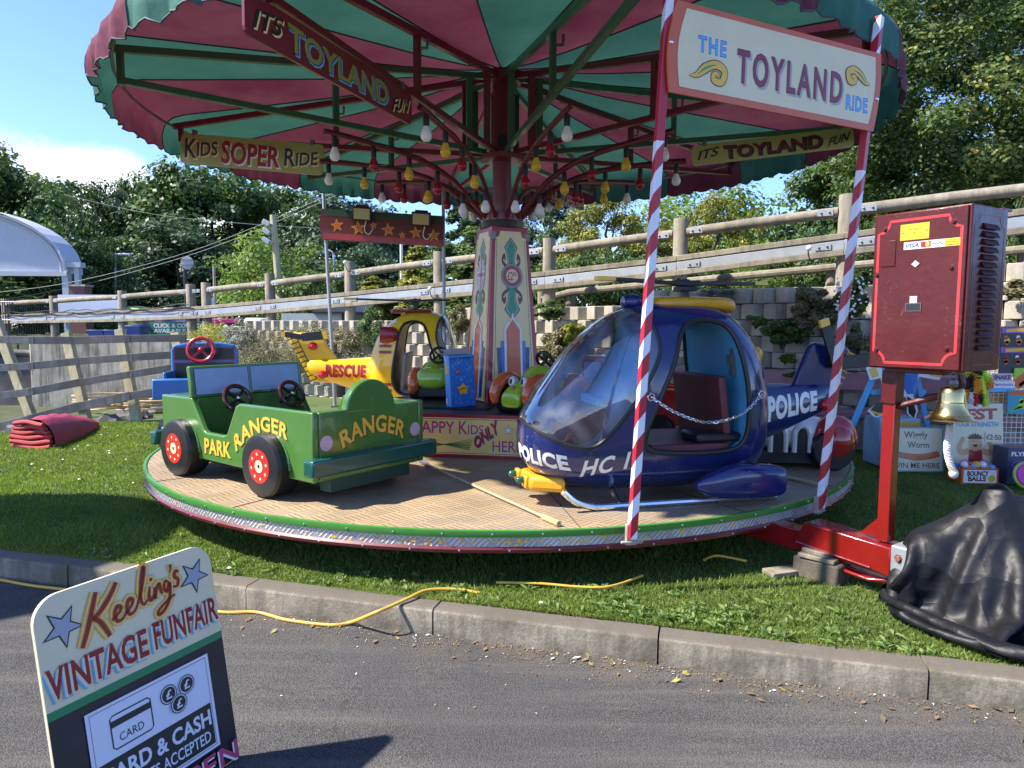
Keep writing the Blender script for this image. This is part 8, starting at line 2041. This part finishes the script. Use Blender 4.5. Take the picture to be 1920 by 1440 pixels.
for i in range(11):
    b_ = thing('bouncy_ball', 'bouncy ball heaped in the orange carton', 'ball', Mx @ Vector((0.03 + 0.027 * i, 0.13 + 0.03 * (i % 2), -0.06 - 0.08 * (i % 3 == 0))), 'balls in the carton')
    mb = MB(); mb.ball((0, 0, 0), 0.032, 14, 8); mb.build('ball', bc[i % 6], b_); mb = MB(); mb.torus((0, 0, 0), 0.0315, 0.002, 20, 5, Matrix.Rotation(i * 0.7, 4, 'X')); mb.build('seam', bc[(i + 2) % 6], b_)
# painted cut-out on its blue trestle: trousers, shoes and cuffs only (the upper part is behind the cabinet)
p = upright(1690, 830, 6.9)
t_ = thing('cutout_board', 'painted plywood cut-out of blue trousers and black shoes behind the red post', 'sign', p)
Mx = frame(at_y(1620, 790, 6.9), (1, 0, 0), (0, 0.05, 1)); px1 = 6.9 / 1300
def cut(pts): return [((u - 1620) * px1, (790 - v) * px1 * 1.0) for u, v in pts]
outl = cut([(1640, 610), (1640, 640), (1622, 690), (1630, 712), (1650, 708), (1658, 745), (1626, 770), (1640, 783), (1668, 776), (1690, 742), (1700, 745), (1702, 775), (1716, 788), (1722, 768), (1712, 740), (1722, 705), (1760, 712), (1772, 690), (1750, 640), (1745, 610)])
mb = MB(); mb.prism(outl, -0.012, 0, 0, Mx); mb.build('board', WHITEP, t_, True, smooth=0)
A = Art(Mx); A.lift = 0.001
A.poly(cut([(1650, 685), (1722, 685), (1717, 738), (1700, 738), (1690, 720), (1672, 752), (1657, 750), (1662, 720)]), BLUEP)
A.poly(cut([(1645, 612), (1740, 612), (1742, 684), (1648, 684)]), paint('cutout_shirt', (0.45, 0.48, 0.6), 0.4))
A.up().poly(cut([(1632, 768), (1645, 752), (1665, 752), (1672, 762), (1668, 772), (1642, 780)]), BLACKP).poly(cut([(1700, 742), (1710, 748), (1718, 770), (1714, 784), (1704, 774)]), BLACKP)
A.up().ribbon(cut([(1634, 771), (1650, 776), (1668, 769)]), 0.02, YELLP); A.poly(cut([(1627, 692), (1640, 686), (1646, 704), (1634, 708)]), YELLP).poly(cut([(1738, 690), (1760, 692), (1764, 706), (1742, 704)]), YELLP)
A.build('artwork', t_, True)
t_ = thing('trestle', 'light blue painted trestle behind the cut-out board', 'trestle', p + Vector((0, 0.1, 0)))
for (ua, va, ub, vb) in ((1645, 690, 1594, 808), (1716, 690, 1745, 830)):
    a_, b_ = at_y(ua, va, 7.0), at_y(ub, vb, 6.95); b_.z = max(LZ, b_.z); mb = MB(); mb.beam(a_, b_, 0.045, 0.045); mb.build('leg', SKYBL, t_, True, bevel=0.004)
a_, b_ = at_y(1632, 735, 7.02), at_y(1735, 735, 7.02); mb = MB(); mb.beam(a_, b_, 0.04, 0.05); mb.build('crossbar', SKYBL, t_, True)
p = upright(1682, 872, 6.75); t_ = thing('painted_box', 'pale blue and yellow painted wooden box at the foot of the trestle', 'box', p)
Mx = frame(p + Vector((-0.18, 0, 0)), (1, 0.0, 0), (0, 0, 1)); mb = MB(); mb.box((0.19, 0.24, -0.15), (0.40, 0.47, 0.3), Mx); mb.build('box', paint('pale_blue_paint', (0.30, 0.48, 0.60), 0.4), t_, True, bevel=0.006)
A = Art(Mx); A.lift = 0.001; A.rect(0.0, 0.40, 0.38, 0.44, YELLP).rect(0.0, 0.03, 0.38, 0.07, YELLP).rect(0.03, 0.11, 0.35, 0.37, paint('mid_blue', (0.12, 0.30, 0.5), 0.4)).up().ribbon([(0.08, 0.30), (0.16, 0.2), (0.10, 0.14)], 0.02, WHITEP); A.build('panels', t_, True)
# wire display grid with prizes
gp = upright(1880, 860, 6.55)
t_ = thing('wire_grid', 'white wire display grid behind the strength sign', 'display grid', gp)
g0, g1 = at_y(1836, 870, 6.55), at_y(1975, 870, 6.55); z0, z1 = at_y(1836, 868, 6.55).z, at_y(1836, 618, 6.55).z
mb = MB(); nW = 15
for i in range(nW + 1): x = g0.x + (g1.x - g0.x) * i / nW; mb.tube([(x, 6.55, z0), (x, 6.55, z1)], 0.0035, 5)
n2 = int((z1 - z0) / ((g1.x - g0.x) / nW))
for i in range(n2 + 1): z = z0 + (z1 - z0) * i / n2; mb.tube([(g0.x, 6.553, z), (g1.x, 6.553, z)], 0.0035, 5)
mb.build('mesh', WHITEP, t_, True)
mb = MB(); 
for x in (g0.x, g1.x): mb.tube([(x, 6.56, z0 - 0.1), (x, 6.56, z1)], 0.01, 8); mb.tube([(x, 6.56, z0 - 0.06), (x, 6.9, LZ)], 0.01, 6)
mb.build('frame', WHITEP, t_, True)
def hung(name, label, cat, u0, u1, v0, v1, base, draw, y=6.5):
    pb, pc = at_y(u0, v1, y), at_y(u1, v1, y); H = at_y(u0, v0, y).z - pb.z; W = pc.x - pb.x
    t_ = thing(name, label, cat, (pb + pc) / 2, 'prizes and cards on the display grid'); M = frame(pb, (1, 0, 0), (0, 0, 1))
    mb = MB(); mb.box((W / 2, H / 2, -0.006), (W, H, 0.012), M); mb.build('card', base, t_, True)
    A = Art(M); A.lift = 0.001; draw(A, W, H); A.build('print', t_, True); return t_
DKG = paint('card_charcoal', (0.035, 0.035, 0.042), 0.45); PUR = paint('card_purple', (0.28, 0.07, 0.42), 0.4); LIMEC = paint('card_lime', (0.35, 0.6, 0.05), 0.4)
def d1(A, W, H):
    for r_, cols in ((0.62, (YELLP, ORANGEP, LIMEC)), (0.20, (RED, RED, WHITEP))):
        A.rect(0.0, H * (r_ + 0.24), W, H * (r_ + 0.36), PUR).up().ribbon([(W * 0.08, H * (r_ + 0.29)), (W * 0.4, H * (r_ + 0.31))], H * 0.07, YELLP).ribbon([(W * 0.6, H * (r_ + 0.29)), (W * 0.95, H * (r_ + 0.31))], H * 0.07, ORANGEP)
        for i in range(5):
            A.up().disc((W * (0.1 + 0.2 * i), H * (r_ + 0.08)), 0.028, cols[i % 3]).disc((W * (0.1 + 0.2 * i) - 0.01, H * (r_ + 0.15)), 0.018, WHITEP if i % 2 else cols[(i + 1) % 3]); A.disc((W * (0.1 + 0.2 * i), H * (r_ + 0.03)), 0.02, ORANGEP)
hung('toy_card', 'charcoal display card of small bright soft toys high on the grid', 'display card', 1873, 1985, 612, 700, DKG, d1)
def d2(A, W, H): A.rect(0.0, 0.0, W, H, paint('card_pale', (0.55, 0.45, 0.6), 0.4)).up().text('SNAKE', (W * 0.08, H * 0.2, W * 0.84, H * 0.55), DKRED, 0.05)
hung('toy_card', 'lilac card that reads snake', 'display card', 1860, 1897, 700, 714, WHITEP, d2, 6.48)
def d3(A, W, H): A.rect(0, 0, W, H * 0.35, SKYBL).text('Penguin', (W * 0.06, H * 0.45, W * 0.85, H * 0.42), PUR, 0.02)
hung('toy_card', 'white card that reads penguin', 'display card', 1856, 1902, 715, 734, WHITEP, d3, 6.47)
def d4(A, W, H):
    A.ribbon([(W * 0.05, H * 0.1), (W * 0.4, H * 0.6), (W * 0.95, H * 0.85)], 0.09, ORANGEP).ribbon([(W * 0.2, H * 0.1), (W * 0.55, H * 0.5)], 0.05, TAN)
hung('toy_card', 'orange patterned toy card at the right edge of the grid', 'display card', 1900, 1960, 690, 728, LIMEC, d4, 6.48)
def d5(A, W, H):
    A.rect(0.01, H * 0.78, W - 0.01, H * 0.96, ORANGEP).up().disc((W * 0.55, H * 0.40), 0.07, LIMEC, 20, 0.05).disc((W * 0.40, H * 0.55), 0.025, LIMEC).disc((W * 0.66, H * 0.56), 0.025, LIMEC); A.up().disc((W * 0.6, H * 0.36), 0.03, YELLP)
    for i in range(4): A.ribbon([(W * (0.1 + 0.06 * i), H * (0.1 + 0.08 * i)), (W * 0.45, H * 0.3)], 0.014, LIMEC)
hung('toy_card', 'turquoise card with a green frog', 'display card', 1888, 1950, 731, 776, paint('card_turquoise', (0.02, 0.32, 0.45), 0.4), d5, 6.46)
def d6(A, W, H): 
    for i in range(3): A.rect(W * (0.03 + 0.33 * i), H * 0.08, W * (0.30 + 0.33 * i), H * 0.9, PINKP).up().disc((W * (0.165 + 0.33 * i), H * 0.5), 0.03, YELLP)
hung('toy_card', 'row of small pink prize bags behind the grid', 'display card', 1842, 1886, 738, 757, CRM, d6, 6.6)
# woolly scarves
FUR = [mat('fur_black', (0.015, 0.015, 0.015), 0.9), mat('fur_red', (0.55, 0.03, 0.02), 0.9), mat('fur_orange', (0.80, 0.28, 0.02), 0.9), mat('fur_lime', (0.55, 0.75, 0.04), 0.9), mat('fur_white', (0.7, 0.68, 0.62), 0.9)]
hk = at_y(1822, 702, 6.35); random.seed(31)
for i, (du, vb, cc) in enumerate(((-24, 735, (3, 1, 2)), (-14, 745, (1, 0, 2)), (-4, 752, (0, 0, 4)), (6, 755, (2, 2, 1)), (15, 755, (0, 2, 0)), (24, 758, (3, 3, 3)), (34, 722, (0, 3, 2)))):
    t_ = thing('woolly_worm', 'fluffy striped toy worm hanging in the bunch above the strength sign', 'soft toy', hk, 'woolly worms in a bunch')
    e = at_y(1822 + du, vb, 6.33); P = catmull([hk + Vector((0, 0.02, 0)), hk.lerp(e, 0.35) + Vector((du * 0.0012, 0, 0.05)), hk.lerp(e, 0.7) + Vector((du * 0.001, -0.01, 0.01)), e], 6)
    for j in range(3):
        seg = P[j * 6:(j + 1) * 6 + 1]; mb = MB(); mb.tube(seg, [0.022 + random.uniform(-0.003, 0.003) for _ in seg], 9)
        for q in range(70):
            c_ = random.choice(seg); d = Vector((random.uniform(-1, 1), random.uniform(-1, 0.4), random.uniform(-1, 1))).normalized(); mb.beam(c_ + d * 0.015, c_ + d * 0.038, 0.006, 0.006)
        mb.build('fur_band', FUR[cc[j]], t_, True)
# light ring box and spinner at the right edge
p = upright(1915, 872, 6.0); Mx = frame(p + Vector((-0.12, 0, 0)), (1, 0, 0), (0, 0, 1))
t_ = thing('toy_box', 'dark box printed with glowing rings at the right edge', 'box', p); mb = MB(); mb.box((0.15, 0.16, -0.1), (0.30, 0.32, 0.2), Mx); mb.build('box', paint('box_navy', (0.05, 0.06, 0.12), 0.4), t_, True, bevel=0.004)
A = Art(Mx); A.lift = 0.001; A.text('FLYING', (0.03, 0.25, 0.2, 0.035), WHITEP, 0.04)
for c_, m_ in (((0.10, 0.17), PUR), ((0.17, 0.14), AQUA), ((0.20, 0.19), PINKP)): A.up().ribbon([(c_[0] + 0.06 * math.cos(a), c_[1] + 0.035 * math.sin(a)) for a in np.linspace(0, 2 * PI, 13)[:-1]], 0.012, m_, 2, True)
A.build('print', t_, True)
p = upright(1925, 895, 5.85); t_ = thing('flying_disc', 'magenta flying disc with a green rim propped at the right edge', 'flying disc', p)
Md_ = Matrix.Translation(p + Vector((0, 0, 0.11))) @ Matrix.Rotation(R_(75), 4, 'X'); mb = MB(); mb.lathe([(0.0, 0.02), (0.09, 0.018), (0.105, 0.0)], 28, 0, Md_); mb.build('disc', paint('magenta', (0.6, 0.02, 0.3), 0.35), t_, True); mb = MB(); mb.torus((0, 0, 0), 0.107, 0.012, 30, 8, Md_); mb.build('rim', LIMEC, t_, True)

# ================================================================ beyond the barrier
# white arched market roof
y0 = 25.0; wm = mat('translucent_roof', (0.62, 0.65, 0.70), 0.5, var=0.06, trans=0.3); stl = mat('grey_steel', (0.42, 0.45, 0.48), 0.5)
e0 = at_y(130, 513, y0); cx_, zr, zc = e0.x - 5.2, e0.z, at_y(-160, 383, y0).z
t_ = thing('market_hall', 'white arched market roof on steel posts at the left edge', 'market hall', (cx_, y0 + 4, 1.0))
arc = [(cx_ + 5.2 * math.cos(a) if False else cx_ - 5.2 * math.cos(a), zr + (zc - zr) * math.sin(a) ** 0.9) for a in np.linspace(0, PI, 25)]
mb = MB(); mb.prism(arc, -0.05, 0.05, 0, Matrix(((1, 0, 0, 0), (0, 0, 1, y0), (0, 1, 0, 0), (0, 0, 0, 1)))); mb.build('gable', wm, t_, True)
mb = MB()
for a, b_ in zip(arc[:-1], arc[1:]): mb.add([(a[0], y0 - 0.3, a[1]), (b_[0], y0 - 0.3, b_[1]), (b_[0], y0 + 0.8, b_[1]), (a[0], y0 + 0.8, a[1])], [(0, 1, 2, 3)]); mb.add([(a[0], y0 - 0.3, a[1] + .08), (b_[0], y0 - 0.3, b_[1] + .08), (b_[0], y0 + 0.8, b_[1] + .08), (a[0], y0 + 0.8, a[1] + .08)], [(0, 1, 2, 3)])
mb.build('roof', wm, t_, True)
mb = MB()
for k in (0.96,):
    P = [Vector((cx_ + (x - cx_) * k, y0 - 0.08, zr + (z - zr) * k)) for x, z in arc]; mb.tube(P, 0.05, 6)
mb.beam((cx_ - 5.2, y0 - 0.1, zr), (cx_ + 5.2, y0 - 0.1, zr - 0.02), 0.12, 0.16); mb.build('truss', stl, t_, True)
for x in (cx_ + 5.1, cx_ - 5.1):
    for yy in (y0,): mb = MB(); mb.beam((x, yy, 0), (x, yy, zr), 0.22, 0.22, up=(0, 1, 0)); mb.build('post', stl, t_, True)
mb = MB(); mb.beam((cx_ + 5.5, y0, 0), (cx_ + 5.5, y0, zr + 0.25), 0.16, 0.16, up=(0, 1, 0)); mb.box((cx_ + 5.4, y0, zr + 0.3), (0.6, 0.3, 0.18)); mb.build('downpipe', stl, t_, True)
def pixbox(name, label, cat, u0, u1, v0, v1, y, depth, m_, zbot=None, group=None, bevel=0.01):
    a_, b_ = at_y(u0, v1, y), at_y(u1, v0, y); zb_ = a_.z if zbot is None else zbot
    mb = MB(); mb.box(((a_.x + b_.x) / 2, y + depth / 2, (zb_ + b_.z) / 2), (b_.x - a_.x, depth, b_.z - zb_)); o = mb.build(name, m_, bevel=bevel); tag(o, label, cat, group); return o
BRICK = mat('red_brick', (0.20, 0.09, 0.07), 0.8, var=0.25, var_scale=30)
t_ = thing('hoarding', 'large blank white hoarding behind the barrier at left', 'hoarding', at_y(165, 640, 22)); a_, b_ = at_y(112, 603, 22), at_y(232, 553, 22)
mb = MB(); mb.box(((a_.x + b_.x) / 2, 22, (a_.z + b_.z) / 2), (b_.x - a_.x, 0.08, b_.z - a_.z)); mb.build('panel', mat('hoarding_white', (0.72, 0.74, 0.80), 0.5), t_, True)
for x in (a_.x + 0.2, b_.x - 0.2): mb = MB(); mb.beam((x, 22.1, 0), (x, 22.1, b_.z), 0.1, 0.1, up=(0, 1, 0)); mb.build('leg', stl, t_, True)
t_ = thing('brick_pier', 'brick pier showing above the white hoarding', 'pier', at_y(146, 600, 23)); a_, b_ = at_y(133, 600, 23), at_y(158, 537, 23)
mb = MB(); mb.box(((a_.x + b_.x) / 2, 23.2, b_.z / 2), (b_.x - a_.x, 0.42, b_.z)); mb.build('shaft', BRICK, t_, True); mb = MB(); mb.box(((a_.x + b_.x) / 2, 23.2, b_.z + 0.03), (b_.x - a_.x + 0.1, 0.5, 0.06)); mb.build('cap', M_OLDWALL, t_, True)
def street_lamp(label, u, v, y, arm, zb_=0.5, curved=False):
    p = at_y(u, v, y); t_ = thing('street_lamp', label, 'street lamp', (p.x, y, zb_), 'lamp posts beyond the barrier')
    mb = MB(); mb.tube([(p.x, y, zb_), (p.x, y, p.z)], [0.07, 0.045], 8); mb.build('post', stl, t_, True)
    mb = MB()
    if curved: mb.tube(catmull([Vector((p.x, y, p.z)), Vector((p.x + arm * 0.1, y, p.z + 0.18)), Vector((p.x + arm * 0.5, y, p.z + 0.26)), Vector((p.x + arm, y, p.z + 0.2))], 5), 0.035, 6)
    else: mb.tube([(p.x, y, p.z), (p.x + arm, y, p.z + 0.02)], 0.04, 6)
    mb.build('arm', stl, t_, True)
    mb = MB(); mb.box((p.x + arm, y, p.z + (0.18 if curved else 0.0)), (0.5, 0.16, 0.09)); mb.build('lamp_head', stl, t_, True, bevel=0.02)
street_lamp('grey street lamp with a short square arm, in front of the dark narrow tree', 215, 477, 30, 0.45)
street_lamp('pale street lamp with a curved arm, left of the star board', 626, 482, 27, -0.5, curved=True)
p = at_y(752, 430, 26); t_ = thing('lamp_mast', 'thin white mast seen below the middle of the star board', 'mast', (p.x, 26, 1)); mb = MB(); mb.tube([(p.x, 26, 1), (p.x, 26, p.z)], [0.07, 0.05], 8); mb.build('shaft', WHITEP, t_, True); mb = MB(); mb.box((p.x, 26, p.z), (0.3, 0.2, 0.1)); mb.build('head', stl, t_, True)
p = at_y(346, 480, 18.6); t_ = thing('road_sign', 'back of a round road sign on a black pole by the barrier', 'road sign', (p.x, 18.6, 1.0)); mb = MB(); mb.tube([(p.x, 18.6, 0.9), (p.x, 18.6, p.z)], 0.05, 8); mb.build('pole', M_BLACKPL, t_, True)
c0 = at_y(351, 493, 18.5); mb = MB(); mb.lathe([(0.0, 0.01), (0.17, 0.01), (0.175, 0.0), (0.17, -0.01), (0, -0.01)], 28, 0, Matrix.Translation(c0) @ Matrix.Rotation(R_(90), 4, 'X')); mb.build('plate', M_GALV, t_, True); mb = MB()
for dz in (0.08, -0.06): mb.box(c0 + Vector((0, -0.03, dz)), (0.3, 0.03, 0.03))
mb.build('bracket', M_BOLT, t_, True)
p = at_y(401, 498, 19.5); t_ = thing('rusty_pole', 'thin rusty red pole right of the round road sign', 'pole', (p.x, 19.5, 1)); mb = MB(); mb.tube([(p.x, 19.5, 0.9), (p.x, 19.5, p.z)], 0.04, 8); mb.build('shaft', MATS['rusty_bracket'], t_, True); mb = MB(); mb.box(at_y(400, 567, 19.45), (0.12, 0.1, 0.26)); mb.build('box', M_GALV, t_, True)
a_, b_ = at_y(527, 590, 22), at_y(512, 403, 22); t_ = thing('floodlight_pole', 'leaning wooden pole with three grey floodlights', 'pole', (a_.x, 22, 1.0)); mb = MB(); mb.tube([a_, b_], [0.12, 0.095], 10); mb.build('pole', M_WOODPALE, t_, True)
for v in (418, 434, 451):
    c0 = at_y(500, v, 21.9); mb = MB(); mb.beam(c0 + Vector((-0.10, 0, 0.06)), c0 + Vector((0.10, 0, -0.07)), 0.2, 0.13); mb.tube([c0, at_y(513, v + 3, 21.9)], 0.02, 5); mb.build('floodlight', stl, t_, True, bevel=0.01)
# banners and goods of the garden centre
gp = at_y(318, 634, 16.6)
t_ = thing('green_banner', 'green banner about click and collect behind the barrier posts', 'banner', gp); a_, b_ = at_y(282, 636, 16.6), at_y(386, 604, 16.6); M = frame(a_, (1, 0, 0), (0, 0, 1)); W, H = b_.x - a_.x, b_.z - a_.z
mb = MB(); mb.box((W / 2, H / 2, -0.01), (W, H, 0.02), M); mb.build('sheet', paint('banner_green', (0.015, 0.22, 0.10), 0.5), t_, True); A = Art(M); A.lift = 0.002
A.text('CLICK & COLLECT', (W * 0.07, H * 0.68, W * 0.86, H * 0.22), WHITEP, 0.04).text('AVAILABLE', (W * 0.07, H * 0.38, W * 0.56, H * 0.22), WHITEP, 0.04); A.build('lettering', t_, True)
mb = MB()
for x in (0.05, W - 0.05): mb.beam(M @ Vector((x, -0.6, -0.05)), M @ Vector((x, H, -0.05)), 0.05, 0.05, up=(0, 1, 0))
mb.build('support', stl, t_, True)
pixbox('pink_banner', 'magenta banner strip left of the yellow helicopter, under the barrier', 'banner', 394, 446, 598, 606, 17, 0.03, paint('banner_magenta', (0.55, 0.02, 0.22), 0.5))
for i, (u0, u1, v0, v1, y, col, lb) in enumerate(((235, 262, 577, 592, 18, (0.30, 0.5, 0.12), 'lime green wrapped pallet behind the barrier'), (262, 305, 580, 592, 18.2, (0.6, 0.22, 0.32), 'pink wrapped pallet of sacks behind the barrier'), (305, 350, 577, 590, 18.4, (0.36, 0.25, 0.45), 'lilac wrapped pallet of sacks behind the barrier'), (220, 240, 588, 600, 18, (0.65, 0.65, 0.68), 'white wrapped pallet behind the barrier'))):
    t_ = thing('wrapped_pallet', lb, 'pallet', at_y((u0 + u1) / 2, v1, y), 'wrapped pallets behind the barrier'); a_, b_ = at_y(u0, v1, y), at_y(u1, v0, y)
    mb = MB(); mb.box(((a_.x + b_.x) / 2, y + 0.4, (a_.z + b_.z) / 2 - 0.35), (b_.x - a_.x, 0.8, b_.z - a_.z + 0.7)); mb.build('wrapping', mat('wrap%d' % i, col, 0.35, var=0.3, var_scale=8), t_, True, bevel=0.04)
    mb = MB(); mb.box(((a_.x + b_.x) / 2, y + 0.4, a_.z - 0.76), (b_.x - a_.x, 0.8, 0.12)); mb.build('pallet_base', M_WOODGREY, t_, True)
for i, (u0, u1, v0, v1, y) in enumerate(((165, 193, 620, 648, 15.5), (195, 216, 620, 644, 15.5), (237, 262, 612, 632, 15.8), (247, 268, 609, 622, 16.4))):
    lb = ('leftmost dark blue crate behind the paling fence', 'second dark blue crate behind the paling fence', 'blue crate left of the green banner', 'blue crate stacked nearest the green banner')[i]
    t_ = thing('plastic_crate', lb, 'crate', at_y((u0 + u1) / 2, v1, y), 'blue crates behind the fence'); a_, b_ = at_y(u0, v1, y), at_y(u1, v0, y)
    mb = MB(); mb.box(((a_.x + b_.x) / 2, y + 0.2, (a_.z + b_.z) / 2), (b_.x - a_.x, 0.4, b_.z - a_.z)); mb.build('crate', paint('crate_blue', (0.02, 0.05, 0.22), 0.4), t_, True, bevel=0.01)
    mb = MB(); mb.box(((a_.x + b_.x) / 2, y + 0.2, b_.z), (b_.x - a_.x + 0.04, 0.44, 0.03)); mb.build('crate_rim', MATS['crate_blue'], t_, True, bevel=0.005)
t_ = thing('white_shed', 'low white shed with a dark sloping roof behind the wall', 'shed', at_y(600, 612, 19.5)); a_, b_ = at_y(528, 620, 19.5), at_y(665, 588, 19.5)
mb = MB(); mb.box(((a_.x + b_.x) / 2, 21, (a_.z + b_.z) / 2 - 0.2), (b_.x - a_.x, 3, b_.z - a_.z + 0.4)); mb.build('wall', mat('shed_white', (0.55, 0.55, 0.52), 0.6, grime=0.2), t_, True)
mb = MB(); mb.prism([(19.3, b_.z), (22.8, b_.z), (22.8, b_.z + 0.1), (21, b_.z + 0.32), (19.3, b_.z + 0.05)], a_.x + 0.9, b_.x + 0.3, 0, Matrix(((0, 0, 1, 0), (1, 0, 0, 0), (0, 1, 0, 0), (0, 0, 0, 1)))); mb.build('roof', M_BLACKPL, t_, True)
mb = MB(); mb.box(((a_.x + b_.x) / 2 + 0.7, 19.49, (a_.z + b_.z) / 2), (0.06, 0.03, b_.z - a_.z)); mb.build('drainpipe', M_BLACKPL, t_, True)
pixbox('white_van', 'white parked van roof glimpsed left of the white shed', 'van', 455, 492, 596, 612, 20, 2, mat('van_white', (0.65, 0.66, 0.68), 0.3), bevel=0.1)
# small lamps clipped to the barrier
for u, v, y, lb in ((647, 492, 13.2, 'little white globe lamp on a barrier post left of the star board'), (806, 541, 12.0, 'little white globe lamp on the steel strip under the star board'), (1517, 465, 8.6, 'little white globe lamp on the steel strip left of the right striped pole')):
    p = at_y(u, v, y); t_ = thing('globe_lamp', lb, 'lamp', p, 'globe lamps on the barrier'); mb = MB(); mb.ball(p, 0.035, 14, 9); mb.build('globe', WB, t_, True); mb = MB(); mb.tube(catmull([p, p + Vector((0.0, 0.02, -0.06)), p + Vector((0.05, 0.03, -0.16)), p + Vector((0.2, 0.03, -0.17))], 4), 0.008, 5); mb.build('flex', M_BLACKPL, t_, True)
# overhead wires
for k, (pts, lb) in enumerate((([(-40, 552, 24), (130, 530, 24), (330, 480, 24), (480, 425, 24), (640, 355, 24)], 'lower overhead wire rising from left behind the star board'), ([(-40, 570, 25), (150, 535, 25), (345, 482, 25), (490, 428, 25), (640, 362, 25)], 'second overhead wire close under the first'), ([(120, 365, 26), (290, 402, 26), (480, 421, 26), (640, 430, 26)], 'sagging overhead wire in front of the large rounded tree'))):
    mb = MB(); mb.tube(catmull([at_y(*q) for q in pts], 6), 0.009, 5); tag(mb.build('overhead_wire', mat('wire_grey', (0.16, 0.17, 0.17), 0.6)), lb, 'wire')
# iron railing far left
t_ = thing('iron_railing', 'dark iron railing under the arched roof at far left', 'railing', at_y(50, 620, 21)); mb = MB()
for i in range(26): p = at_y(-10 + 4.6 * i, 560, 21); mb.tube([(p.x, 21, 1.0), (p.x, 21, p.z)], 0.012, 5)
mb.build('bars', M_BLACKPL, t_, True); mb = MB()
for v in (566, 600): mb.tube([at_y(-20, v, 21), at_y(112, v, 21)], 0.02, 5)
mb.build('rails', M_BLACKPL, t_, True)
# unseen parasol added just outside the left edge to shade the kerb and lawn edge
pz = thing('added_shade_parasol', 'round dark green parasol added out of view at left to shade the kerb', 'parasol', (-5.4, 4.05, 0))
GC = mat('parasol_cloth', (0.02, 0.09, 0.05), 0.7)
mb = MB(); mb.lathe([(0.0, 0.42), (0.6, 0.25), (1.2, 0.0), (1.21, -0.14)], 24, 0, Matrix.Translation((-5.4, 4.05, 2.45)), cap=False); mb.build('canopy', GC, pz, True)
mb = MB(); mb.tube([(-5.4, 4.05, 0.02), (-5.4, 4.05, 2.9)], 0.025, 10); mb.build('pole', M_WOODPALE, pz, True)
mb = MB(); mb.lathe([(0.0, 0.0), (0.28, 0.0), (0.28, 0.06), (0.05, 0.10), (0.05, 0.2), (0, 0.2)], 20, 0, Matrix.Translation((-5.4, 4.05, 0.0))); mb.build('base', M_OLDWALL, pz, True)
